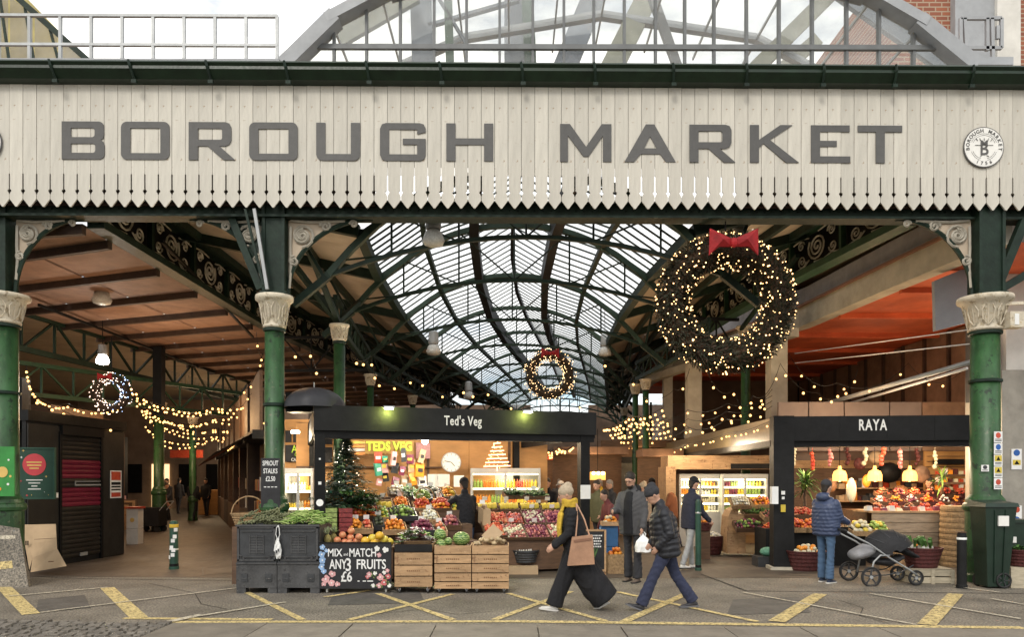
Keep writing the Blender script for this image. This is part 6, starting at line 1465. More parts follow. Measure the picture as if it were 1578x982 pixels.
# ---------------- right-hand stall ----------------
rs_o=V((at(1212,0,14.4).x,14.4,0)); rs_w=at(1505,0,14.0).x-rs_o.x; RA=math.atan2(-.35,rs_w)
rs=thing('food_stall','black framed food stall with a white lettered fascia and a long side wing','stall',rs_o,RA)
q=B(); q.box(-.28,.10,-.17,.17,0,2.95); q.build('corner_post',black2,rs)
q=B(); q.box(-.34,.14,-.22,.22,0,.06); q.build('plinth',conc,rs)
q=B(); q.box(.10,rs_w+.05,-.12,.0,2.47,2.94); q.build('fascia_board',black2,rs)
q=B(); q.box(.10,rs_w+.05,-.05,.25,2.36,2.49); q.build('lintel',black,rs)
for k in range(1,4): q=B(); q.box(.1+k*rs_w/4-.004,.1+k*rs_w/4+.004,-.123,-.115,2.48,2.93); q.build('joint',black,rs)
text('RAYA',.29,paper,rs,(at(1343,0,14.2).x-rs_o.x,-.13,2.755),ext=.004,sx=.62,off=.006,sp=1.2)
q=B(); q.add([(0,0,0)],[]) 
rw=lambda d:V((5.25+.02*(d-14),d,0))
w1=V((at(1010,0,27).x,27,0)); w0=rs_o+V((-.2,.1,0)); nseg=6
for k in range(nseg):
    a_,c_=w0.lerp(w1,k/nseg),w0.lerp(w1,(k+1)/nseg)
    q=B(); q.bar(a_+V((0,0,2.70)),c_+V((0,0,2.70)),.08,.46); q.build('wing_fascia',mat('olive_board',(.07,.055,.03),.35,.2,4,.05),rs,world=True)
    q=B(); q.bar(a_+V((0.02,0,2.43)),c_+V((.02,0,2.43)),.2,.12); q.build('wing_lintel',black,rs,world=True)
q=B(); a_=at(1030,0,24); q.box(a_.x-.15,a_.x+.15,24,24.3,0,2.5); q.build('rear_post',black,rs,world=True)
for py,r_,lab in ((755,.12,'white box fixed low on the stall corner post'),):
    q=B(); a=at(1192,777,14.2); q.box(a.x-.07,a.x+.05,14.08,14.2,a.z,a.z+.33); q.top('dispenser',white,'white dispenser fixed to the left of the stall corner post','dispenser')
for (px,py,w_,h_,m,lab) in ((1207,760,.07,.07,white,'small white sticker high on the stall corner post'),(1207,768,.05,.05,white,'tiny white sticker under the other on the corner post'),(1207,784,.09,.14,yel,'yellow warning sticker on the stall corner post')):
    a=at(px,py,14.2); q=B(); q.box(a.x-w_/2,a.x+w_/2,14.20,14.212,a.z-h_/2,a.z+h_/2); q.top('sticker',m,lab,'sticker')
# rear walls of food stall
fw=thing('food_stall_rear_wall','timber and plaster rear wall of the food stall with a plank band','wall',(8,18.6,0))
for (px0,px1,py0,py1,m,dd) in ((1195,1425,668,735,mat('pinkish_panel',(0,0,0)),18.9),(1425,1520,668,800,ply,17.6),(1195,1425,710,722,wood,18.75),(1195,1425,722,860,woodd,18.8)):
    a=at(px0,py1,dd); c_=at(px1,py0,dd); q=B(); q.box(a.x,c_.x,dd,dd+.06,a.z,c_.z); q.build('wall_panel',m,fw,world=True)
for i in range(5): 
    a=at(1428,688+i*8,17.55); q=B(); q.box(a.x,a.x+1.3,17.5,17.56,a.z,a.z+.012); q.build('plank_joint',woodd,fw,world=True)
a=at(1460,712,17.5); q=B(); q.box(a.x-.35,a.x+.35,17.44,17.49,a.z-.06,a.z+.06); q.top('small_sign',black2,'small dark name board on the orange plank wall at right','sign')
for i,px in enumerate((1345,1362,1385,1415,1440,1466)):
    a=at(px,684,15.6); t=thing('spotlight',('first','second','third','fourth','fifth','sixth')[i]+' track spotlight from the left under the food stall lintel','lamp',a,0,'track spotlights of the food stall')
    b=B(); b.cyl((0,0,.0),(.03,-.02,.12),.035,.045,n=9); b.build('housing',black,t); b=B(); b.cyl((-.004,0,-.008),(0,0,0),.03,n=9); b.build('light_panel',lampw,t)
q=B(); q.bar(at(1330,676,15.6),at(1485,676,15.6),.04,.04); q.top('spotlight_track',black,'black lighting track under the food stall lintel','track')
for px,d,pw in ((1250,15.6,45),(1345,15.6,60),(1415,15.6,60),(1480,15.4,45),(1090,17.6,40),(1050,18.4,30)): lamp(at(px,690,d),pw,(1,.78,.52),.08)
for i,(px,py) in enumerate(((1294,742),(1348,742),(1402,742))):
    a=at(px,py,16.6); t=thing('pendant_shade',('left','middle','right')[i]+' glowing orange pendant shade inside the food stall','lamp',a,0,'orange pendant shades'); 
    b=B(); b.lathe([(.15,0),(.15,.14),(.12,.22),(.04,.26),(.03,.34)],n=12); b.build('shade',glow('orange_shade',(1,.42,.10),1.6),t); b=B(); b.cyl((0,0,.3),(0,0,1.0),.008,n=4); b.build('cord',black,t); b=B(); b.ball((0,0,.04),.05,nu=8,nv=6); b.build('bulb',bulbm,t); lamp(a-V((0,.05,.08)),14,(1,.6,.3),.06)
# left shelving unit with two lit fridges (wing)
fridge('display_fridge','left lit cheese and bottle fridge behind the capped shopper',1047,1112,731,19.2,.9,goods=[yel,pale,whitef,orng],shelves=4)
fridge('display_fridge','right lit bottle fridge behind the produce cart',1113,1184,731,19.0,.9,goods=[grn,pale,yel,purp],shelves=4)
q=B(); a=at(1036,724,19.4); c_=at(1192,712,19.4); q.box(a.x-.2,c_.x+.1,19.0,19.9,a.z,c_.z+.15); q.top('fridge_pelmet',wood,'long pine pelmet above the two lit fridges','pelmet')
q=B(); a=at(1032,820,19.4); q.box(a.x-.2,a.x+.05,18.9,19.9,0,2.05); q.top('end_board',wood,'pine end board left of the two lit fridges','board')
q=B(); a=at(1120,718,19.0); q.box(a.x+.1,a.x+1.2,18.95,19.0,a.z-.08,a.z+.05); q.top('small_sign',black2,'small dark name board above the right lit fridge','sign')
# produce cart
ca=gnd(1160,858); t=thing('produce_cart','pale wooden produce cart with a rounded end in front of the fridges','cart',(ca.x,16.6,0)); 
a=at(1120,0,16.6).x-ca.x; c_=at(1192,0,16.6).x-ca.x
q=B(); q.box(a+.25,c_,0,.5,.08,.95); q.build('body',wood,t); q=B(); q.prism([(a+.25,.08),(a+.02,.08),(a,.5),(a+.03,.9),(a+.1,1.05),(a+.25,1.12)],-.01,.5); q.build('rounded_end',wood,t)
q=B(); q.box(a+.42,a+.72,-.03,-.001,.32,.50); q.build('drawer',ply,t); q=B(); q.box(a+.42,a+.95,-.03,-.001,.10,.28); q.build('drawer',mat('drawer_pale',(.42,.3,.16),.7,.2,4,.2),t); q=B(); q.box(a+.82,a+.95,-.03,-.001,.32,.50); q.build('drawer',ply,t)
def place(label,px,py,d,w,dd,fr,rz=0,**k):
    a=at(px,py,d); return crate_of(label,(a.x,d,a.z),w,dd,k.pop('h',.1),fr,rz,**k)
place('crate of purple and green vegetables on the produce cart',1153,815,16.3,.62,.4,[purp,grn,darkf],tilt=.4,r=.035)
place('crate of leafy greens in the middle of the produce cart',1165,795,16.7,.6,.4,'leaf',tilt=.35)
place('wicker tray of mushrooms at the top of the produce cart',1140,778,16.6,.44,.35,[whitef,pale],tilt=.6,box=wicker,r=.03)
place('wicker tray of sweet potatoes at the top right of the cart',1172,780,16.9,.44,.35,[onion,orng],tilt=.4,box=wicker,r=.04)
place('wicker tray of chestnuts near the corner post',1186,800,16.2,.34,.35,[onion,darkf],tilt=.3,box=wicker,r=.03)
place('red box of small tomatoes beside the corner post',1186,822,15.6,.32,.35,[red,tang],tilt=.2,box=wickr,r=.03)
a=gnd(1170,868); t=thing('plastic_crate','black plastic crate with green nets on the floor by the corner post','crate',(a.x,14.9,0)); q=B(); q.box(-.28,.28,-.2,.2,0,.2); q.build('shell',plast,t)
t=thing('net_bag','tied green net bag on the black crate','bag',(a.x-.02,14.9,.2)); q=B(); q.ball((0,0,.09),.12,(1.4,1,.8),10,6); q.build('net',mat('net_green',(.12,.3,.2),.5,.3,30,.5),t,smooth=True)
q=B(); a=gnd(1150,845); q.box(at(1175,0,15.4).x,at(1215,0,15.4).x,15.2,15.9,.0,.72); q.top('black_table',black2,'black cloth covered table behind the corner post','table')
basket('dark bushel basket of garlic beside the capped shopper',(at(1096,0,17.2).x,17.2,.0),.2,.34,.42,[whitef,pale],wickr,fruit_r=.035)
basket('shallow brown basket carried low beside the capped shopper',(at(1084,0,16.2).x,16.2,.62),.14,.2,.16,[onion,orng],wickr,fruit_r=.03)
q=B(); a=at(1084,0,16.2); q.box(a.x-.12,a.x+.12,16.1,16.35,0,.62); q.top('basket_stand',woodd,'narrow timber stand under the shallow brown basket','stand')
# food stall counters
q=B(); a=at(1212,0,15).x; c_=at(1300,0,15).x; q.box(a,c_+.4,14.9,15.7,0,.78); q.top('counter_table',black,'black skirted produce table behind the blue-coated man','table')
for i,(px,lab) in enumerate(((1227,'left wicker tray of bright red tomatoes by the corner post'),(1250,'right wicker tray of bright red tomatoes, next to the first'))): place(lab,px,816,14.95,.36,.4,[red,tang],tilt=.3,box=wicker,r=.035)
place('tray of pink radishes behind the red tomatoes',1235,797,15.4,.5,.35,[pink,red],tilt=.3,r=.03); 
q=B(); a=at(1256,804,15.0); q.box(a.x-.1,a.x+.12,15.0,15.01,a.z-.05,a.z+.1); q.top('price_card',chalkb,'small chalked price card in the red tomato trays','card')
place('round basket of pale squashes beside the blue-coated man',1324,822,14.9,.44,.4,[yel,pale],tilt=.25,box=wicker,r=.05); place('round basket of green limes right of the squashes',1352,820,14.9,.36,.4,[grn,yel],tilt=.25,box=wicker,r=.04)
place('tray of small red packets in front of the spiky plant',1275,800,15.3,.4,.35,[red,whitef],tilt=.2,r=.035)
q=B(); c0=at(1330,0,15.6).x; c1=at(1500,0,15.6).x
t=thing('pine_counter','pale boarded food counter running to the right of the stall','counter',((c0+c1)/2,15.6,0)); 
for k in range(5): q=B(); q.box(-(c1-c0)/2,(c1-c0)/2,-.4,-.37,.05+k*.2,.24+k*.2); q.build('plank',mat('counter_plank',(.28,.21,.14),.7,.3,4,.2,rnd=.15,stretch=(1,6,6)),t)
q=B(); q.box(-(c1-c0)/2-.03,(c1-c0)/2,-.43,.4,1.05,1.09); q.build('counter_top',wood,t)
rr=random.Random(77)
for i in range(14):
    px=1336+i*11.5; a=at(px,796,15.4); m_=[whitef,red,purp,whitef,pale,wickr,red][i%7]; t=thing('food_packet',('white','red','dark','white','cream','wine','scarlet')[i%7]+f' packet on the pine counter, {["far left end","second from left","third from left","fourth from left","fifth from left","sixth from left","middle","middle right","ninth along","tenth along","eleventh along","twelfth along","next to last","far right end"][i]}','packet',(a.x,15.35,1.09))
    q=B(); h_=rr.uniform(.04,.12); q.add([(-.06,-.08,0),(.06,-.08,0),(.06,.08,0),(-.06,.08,0),(-.05,-.06,h_),(.05,-.06,h_),(.05,.07,h_*.8),(-.05,.07,h_*.8)],[(0,3,2,1),(4,5,6,7),(0,1,5,4),(1,2,6,5),(2,3,7,6),(3,0,4,7)]); q.build('wrapper',m_,t); q=B(); q.box(-.035,.035,-.045,.02,h_,h_+.004); q.build('label_patch',paper if m_ is not whitef else red,t)
for r_ in range(3):
    for i in range(6):
        px=1352+i*24+r_*4; a=at(px,786-r_*13,16.0+r_*.35); m_=[wickr,red,woodd,purp,red,wickr][(i+r_)%6]
        place(f'{["wine red","red","dark brown","purple","bright red","dark wine"][(i+r_)%6]} meat tray, {["first","second","third","fourth","fifth","sixth"][i]} along the {["front","middle","rear"][r_]} tier behind the counter',px,790-r_*12,16.0+r_*.35,.30,.3,[m_,[pink,whitef,red,orng][(i*2+r_)%4]],tilt=.25,r=.03,box=[woodd,wickr][i%2])
q=B(); q.box(c0+.2,c1,15.85,17.4,0,1.05); q.top('tier_stand',woodd,'dark tiered stand carrying the meat trays','stand')
for i in range(3):
    a=at(1470,735+i*12,16.9); q=B(); q.box(a.x-.45,a.x+.45,16.8,17.1,a.z,a.z+.05); q.top('wall_shelf',[woodd,brownb,woodd][i],('top','middle','lowest')[i]+' short shelf of goods against the orange plank wall','shelf')
    for k in range(7): q=B(); q.box(a.x-.40+k*.12,a.x-.31+k*.12,16.82,16.95,a.z+.052,a.z+.052+rr.uniform(.06,.14)); q.top('packet',[red,paper,orng,wickr,pale][(k+i)%5],f'{["red","white","orange","wine","cream"][(k+i)%5]} packet on the {["top","middle","lowest"][i]} plank wall shelf, {["first","second","third","fourth","fifth","sixth","seventh"][k]} along','packet')
t=thing('rear_shelf','two loaded plank shelves along the rear wall of the food stall','shelf',at(1355,765,18.5))
for r_ in range(2):
    a=at(1290,752+r_*20,18.4); c_=at(1422,752+r_*20,18.4); q=B(); q.box(a.x,c_.x,18.3,18.7,a.z-.03,a.z); q.build('plank',wood,t,world=True); x=a.x+.03; k=0
    while x<c_.x-.15:
        w_=rr.uniform(.07,.16); h_=rr.uniform(.09,.24); q=B(); q.box(x,x+w_,18.36,18.55,a.z+.002,a.z+h_); q.build('goods_box',[wickr,orng,woodd,paper,red,pale,plast,card][rr.randrange(8)],t,world=True); x+=w_+.02
for i in range(9):
    px=1225+i*27; a=at(px,692+rr.uniform(0,8),16.2+rr.uniform(0,1)); b=B(); z=0
    for k in range(5): b.ball(a-V((rr.uniform(-.03,.03),0,.08*k)),rr.uniform(.035,.06),nu=7,nv=5)
    b.cyl(a,a+V((0,0,.3)),.006,n=4); b.top('hanging_string',[pale,red,onion,wickr][i%4],f'{["pale garlic","red chilli","pink onion","dark sausage"][i%4]} string hanging under the lintel, {["far left","second","third","fourth","fifth, middle","sixth","seventh","eighth","far right"][i]} of nine','garland',smooth=True)
# hams hanging, sack, clutter at the back of food stall
for i,(px,py,d,w_,h_,m) in enumerate(((1312,775,16.4,.22,.55,pale),(1280,760,17,.3,.35,woodd),(1325,725,17.5,.3,.3,wickr),(1350,715,17.8,.4,.3,card),(1370,745,17.9,.6,.5,black),(1335,752,17.2,.2,.3,orng),(1420,745,17,.4,.4,brownb),(1388,765,17,.35,.25,woodd))):
    a=at(px,py,d); b=B(); b.ball(a+V((0,0,h_/2)),.5,(w_,w_*.6,h_),10,8); b.top('hanging_ham' if i in(0,5) else 'sack',m,('pale teardrop ham hanging beside the blue-coated man','dark sack hanging behind the spiky plant','wine-coloured bundle hanging under the plaster wall','tan paper bundle on the rear plank band','large black bundle at the middle rear of the stall','small amber ham between two pendant shades','brown bundle right of the right pendant shade','dark bundle below the right pendant shade')[i],'ham' if i in (0,5) else 'bundle',smooth=True)
# spiky plant
def spiky(label,loc,h,L_,n,m1,m2,seed=1):
    t=thing('spiky_plant',label,'plant',loc); b=B(); b.cyl((0,0,0),(0,0,h),.035,.025,n=7); b.build('stem',woodd,t); rr=random.Random(seed)
    for m_ in (m1,m2):
        b=B()
        for k in range(n):
            a=rr.uniform(0,6.283); e=rr.uniform(-.5,1.3); z=h*rr.uniform(.55,1.0); l=L_*rr.uniform(.6,1.1); dr=V((math.cos(a)*math.cos(e),math.sin(a)*math.cos(e),math.sin(e))); t_=V((-math.sin(a),math.cos(a),0))*.022; o=V((0,0,z)); mid_=o+dr*l*.5; tip=o+dr*l-V((0,0,l*.25)); b.quad(o-t_*.5,mid_-t_,mid_+t_,o+t_*.5); b.quad(mid_-t_,tip,mid_+t_)
        b.build('leaves',m_,t,kind='stuff')
    b=B(); b.lathe([(.12,-.25),(.16,0),(.14,-.01),(.02,-.02)],n=14); b.build('pot',wickr,t)
a=at(1240,800,15.7); spiky('spiky variegated palm behind the tomato trays',(a.x,15.7,a.z+.2),.65,.5,44,leafl,leafm)
a=at(1452,775,16.4); spiky('broad-leaved plant at the right rear of the food stall',(a.x,16.4,a.z+.1),.5,.42,12,leafl,leafm,3)
# basket of pastry on floor, basket of leeks on crate
a=gnd(1243,880); basket('wide wine-red wicker basket of pale roots on the floor by the corner post',(a.x,14.2,0),.26,.36,.36,[pale,orng],wickr,fruit_r=.05,ell=.8)
a=gnd(1446,903); t=thing('pallet_crate','low slatted whitewashed crate carrying the basket of leeks','crate',(a.x,12.6,0))
for z0 in (.0,.12): 
    for s in (-1,1): q=B(); q.box(-.36,.36,s*.23-.01,s*.23+.01,z0+.01,z0+.11); q.build('slat',mat('washed_wood',(.38,.33,.24),.8,.25,5,.3,rnd=.12,stretch=(1,6,6)),t)
    for s in (-1,1): q=B(); q.box(s*.35-.01,s*.35+.01,-.219,.219,z0+.01,z0+.11); q.build('slat',MT['washed_wood'],t)
for sx in (-1,0,1): q=B(); q.box(sx*.33-.03,sx*.33+.03,-.255,-.241,0,.235); q.build('batten',MT['washed_wood'],t)
q=B(); q.box(-.35,.35,-.215,.215,.235,.25); q.build('lid',MT['washed_wood'],t)
bk_=basket('wine-red wicker basket of upright leeks on the slatted crate',(a.x-.05,12.6,.25),.24,.33,.32,None,wickr,ell=.8)
rr=random.Random(12)
for m_,f0,f1 in ((whitef,.0,.45),(leafm,.45,.8),(leafl,.3,.5)):
    rr=random.Random(12); b=B()
    for k in range(26):
        x=rr.uniform(-.24,.24); y=rr.uniform(-.18,.15); dv=V((rr.uniform(-.55,.1),rr.uniform(-.5,.2),.75)).normalized(); o=V((x,y,.2)); l=.42; b.cyl(o+dv*l*f0,o+dv*l*f1,.02,.022 if f1<.8 else .034,n=6)
    b.build('leeks',m_,bk_,kind='stuff')
basket('terracotta-coloured low basket behind the pushchair',(at(1405,0,14.2).x,14.2,.2),.3,.38,.24,[onion,orng],wicker,fruit_r=.05,ell=.6)
q=B(); a=at(1400,0,14.2); q.box(a.x-.4,a.x+.4,14.0,14.5,0,.2); q.top('plinth_board',wood,'low wooden board under the basket behind the pushchair','board')
b=B(); a=at(1495,0,14.6)
for k in range(11): b.lathe([(.40-.004*k,k*.11),(.41-.004*k,k*.11+.05),(.40-.004*k,k*.11+.1)],(a.x,14.9,0),n=20)
b.top('wicker_hamper',wicker,'tall round wicker hamper beside the wheeled bin','hamper',kind=None)
# fill back walls to stop daylight at right
q=B(); q.box(5.0,16,33,33.3,0,5.8); q.top('rear_building',MT['dim_brown_wall'],'dim brown building wall behind the right-hand stalls','wall') if 0 else None
t=thing('rear_arch_wall','dim brick arch wall closing off the right of the market','wall',(12,30,0)); q=B(); q.box(6.5,16,31.2,31.6,0,7.2); q.build('wall',MT['dim_brown_wall'],t,world=True); q=B(); q.box(15.6,16,13,31.2,0,7.2); q.build('side_wall',MT['dim_brown_wall'],t,world=True)
# mid-depth stalls in the nave
rr=random.Random(40); lamp((10.6,17.5,4.3),36,(1,.70,.46),.3); lamp((10.2,21,4.2),26,(1,.62,.36),.3); lamp((9.4,14.8,4.9),8,(1,.75,.55),.3)  # lamps without fittings, added to brighten the orange viaduct soffit
for i,(px,d,w_,h_,lab) in enumerate(((905,24,2.2,2.6,'nave stall with a glowing yellow lantern behind the stall post'),(975,26,2.4,2.9,'nave stall with slate menu board behind the bearded man'),(850,30,2.5,2.6,'nave stall under a red awning deep behind the banana trays'),(1010,23,1.1,2.5,'narrow timber stall left of the lit fridges'))):
    a=at(px,0,d); t=thing('nave_stall',lab,'stall',(a.x,d,0)); 
    q=B(); q.box(-w_/2,w_/2,.0,.1,0,h_); q.build('back_panel',[woodd,brownb,woodd,woodd][i],t)
    q=B(); q.box(-w_/2,w_/2,-1.0,-.1,0,.95); q.build('counter',[wood,woodd,wood,woodd][i],t)
    q=B(); q.box(-w_/2-.05,w_/2+.05,-1.2,.0,h_-.1,h_+.12); q.build('canopy',[brownb,woodd,red,brownb][i],t)
    if i==1: q=B(); q.box(-w_/2+.1,w_/2-.5,-.15,-.1,1.2,2.3); q.build('menu_board',mat('slate_board',(.12,.12,.11),.7,.3,5,.1),t); q=B(); q.box(-w_/2+.3,w_/2-.8,-.2,-.16,2.3,2.5); q.build('sign',black,t)
    for k in range(8): q=B(); x=-w_/2+.1+k*w_/8.5; q.box(x,x+.16,-.7,-.5,.95,1.05+.2*rr.random()); q.build('goods_box',[orng,paper,red,grnp,yel,card,whitef,tang][k],t)
    lamp((a.x,d-1.3,h_-.4),28,(1,.68,.38),.15)
a=at(921,733,22.5); t=thing('lantern','square amber lantern cluster glowing behind the stall post','lantern',a); q=B(); q.box(-.22,.22,-.15,.15,-.14,.1); q.build('shade',glow('amber_box',(1,.45,.1),1.0),t)
for k in range(3): q=B(); q.ball((-.14+k*.14,-.17,.06),.05,nu=8,nv=6); q.build('bulb',bulbw,t)
q=B(); q.cyl((0,0,.1),(0,0,1.4),.01,n=4); q.build('cord',black,t)
# A-board and orange basket near stall post
a=gnd(915,888); t=thing('menu_board_stand','pine framed chalk menu board standing by the stall post','sign',(a.x,13.55,0)); w_=.48
for x in (-w_/2,w_/2-.035): q=B(); q.box(x,x+.035,-.01,.02,.0,.82); q.build('frame_side',wood,t)
for z in (.06,.79): q=B(); q.box(-w_/2+.036,w_/2-.036,-.01,.02,z,z+.035); q.build('frame_rail',wood,t)
q=B(); q.box(-w_/2+.036,w_/2-.036,.0,.012,.096,.789); q.build('board',chalkb,t)
rr=random.Random(3)
for k in range(5): 
    q=B(); x=-.16
    while x<.14: l=rr.uniform(.01,.03); q.box(x,x+l,-.003,-.0,.70-k*.05,.725-k*.05); x+=l+.012
    q.build('chalk_marks',chalk,t,kind='stuff')
t=thing('potted_spikes','spiky green plant in front of the chalk menu board','plant',(gnd(905,888).x,13.3,.05)); b=B(); rr=random.Random(17)
for k in range(30): a_=rr.uniform(0,6.28); dr=V((math.cos(a_)*.5,math.sin(a_)*.3,1)).normalized(); l=rr.uniform(.25,.5); b.quad((-.02,0,.05),V((0,0,.05))+dr*l*.5-V((.02,0,0)),V((0,0,.05))+dr*l,V((0,0,.05))+dr*l*.5+V((.02,0,0)))
b.build('leaves',leafm,t,kind='stuff'); b=B(); b.lathe([(.09,-.05),(.12,.08),(.1,.07),(.02,.06)],n=12); b.build('pot',black,t)
a=gnd(948,884); crate_of('wicker box of oranges standing on the floor behind the bearded man',(a.x,13.8,.0),.32,.3,.36,[orng,tang],box=wicker,r=.045,peak=.08,cat='crate')
for k,(z0,z1) in enumerate(((0,.44),(.45,.84))): q=B(); x=at(941,0,14.3).x; q.box(x-.18,x+.14,14.3,14.6,z0,z1); q.top('blue_crate',mat('blue_plastic',(.03,.10,.22),.4,.2,5,.05),('lower','upper')[k]+' blue plastic crate behind the wicker box of oranges','crate')
crate_of('small tray of pale rolls on the blue crates',(x,14.4,.845),.34,.3,.08,[pale,orng],box=wood,r=.035)
# ---------------- people ----------------
WR={'coat':.006,'jacket':.006,'trousers':.006,'coat_tail':.010,'scarf':.006,'hood':.004,'hat':.002,'footmuff':.008,'basket':.006}
def remeshed(b,name,m,parent,vox,smooth=3,vert=False,**k):
    me=bpy.data.meshes.new('tmp'); me.from_pydata(b.v,[],b.f); o=bpy.data.objects.new('tmp',me); COL.objects.link(o)
    md=o.modifiers.new('r','REMESH'); md.mode='VOXEL'; md.voxel_size=vox; md.use_smooth_shade=True
    s=o.modifiers.new('s','SMOOTH'); s.factor=.5; s.iterations=smooth
    dg=bpy.context.evaluated_depsgraph_get(); dg.update(); out=bpy.data.meshes.new_from_object(o.evaluated_get(dg)); wr_=WR.get(name,0)*(1 if vox<.018 else .5)
    if wr_:
        nv_=len(out.vertices); co=np.empty(nv_*3); out.vertices.foreach_get('co',co); co=co.reshape(-1,3); no=np.empty(nv_*3); out.vertices.foreach_get('normal',no); no=no.reshape(-1,3)
        sd=len(COL.objects)*.37; x,y,z_=co[:,0],co[:,1],co[:,2]; w1=np.sin(z_*38+x*17+sd+2.2*np.sin(y*19+z_*7+sd)+1.5*np.sin(x*13-z_*9)); w2=np.sin(z_*71-y*33+sd*2+1.7*np.sin(x*29+z_*11))
        if name=='coat_tail' or (vert and name=='trousers'): w1=np.sin(x*26+y*44+z_*5+1.3*np.sin(z_*6+sd)); w2=np.sin(x*47-y*31+z_*8)
        m_=.5+.5*np.sin(x*11+y*9+z_*6+sd)
        co+=no*(wr_*((.6-np.abs(w1)*1.3)*m_+.45*w2*(1-m_)))[:,None]; out.vertices.foreach_set('co',co.ravel())
    bpy.data.objects.remove(o); bpy.data.meshes.remove(me)
    out.materials.clear(); out.materials.append(m); out.polygons.foreach_set('use_smooth',[True]*len(out.polygons)); out.name=name
    return link(out,name,parent,**k)
def loft(b,pts,rs,side=(0,1,0),n=14,sq=2.0,c0=.8,c1=.8):
    """pts centres, rs (r_side,r_front)"""
    pts=[V(p) for p in pts]; rs=[(r,r) if not isinstance(r,tuple) else r for r in rs]; m=len(pts); P=[];Q=[]
    d0=(pts[1]-pts[0]).normalized(); d1=(pts[-1]-pts[-2]).normalized()
    for a,f in ((1.0,.35),(.65,.75),(.0,1)) : 
        if a>0: e=min(rs[0])*c0; P.append(pts[0]-d0*e*a); Q.append((rs[0][0]*f,rs[0][1]*f))
    P+=pts; Q+=rs
    for a,f in ((.65,.75),(1.0,.35)): e=min(rs[-1])*c1; P.append(pts[-1]+d1*e*a); Q.append((rs[-1][0]*f,rs[-1][1]*f))
    vs=[]; sd0=V(side)
    for i,p in enumerate(P):
        d=(P[min(i+1,len(P)-1)]-P[max(i-1,0)]).normalized(); s=(sd0-d*sd0.dot(d))
        s=s.normalized() if s.length>.05 else d.orthogonal().normalized(); f=s.cross(d).normalized()
        for k in range(n):
            t=6.28318*k/n; c_,s_n=math.cos(t),math.sin(t); cc=math.copysign(abs(c_)**(2/sq),c_); ss=math.copysign(abs(s_n)**(2/sq),s_n); vs.append(p+s*cc*Q[i][0]+f*ss*Q[i][1])
    M=len(P); fs=[(i*n+k,i*n+(k+1)%n,(i+1)*n+(k+1)%n,(i+1)*n+k) for i in range(M-1) for k in range(n)]+[tuple(range(n-1,-1,-1)),tuple((M-1)*n+k for k in range(n))]
    b.add(vs,fs)
skinm=mat('skin',(.50,.29,.20),.55,.08,20,.03); skin2=mat('skin_tanned',(.36,.20,.13),.55,.08,20,.03)
hairb=mat('hair_dark',(.02,.014,.01),.6,.3,40,.3); hairg=mat('hair_grey',(.22,.2,.18),.6,.3,40,.3)
def cloth(name,c,rough=.85,var=.12,sc_=8,bump=.25): return mat('cloth_'+name,c,rough,var,sc_,bump)
def lp(a,c,f): return V(a).lerp(V(c),f)
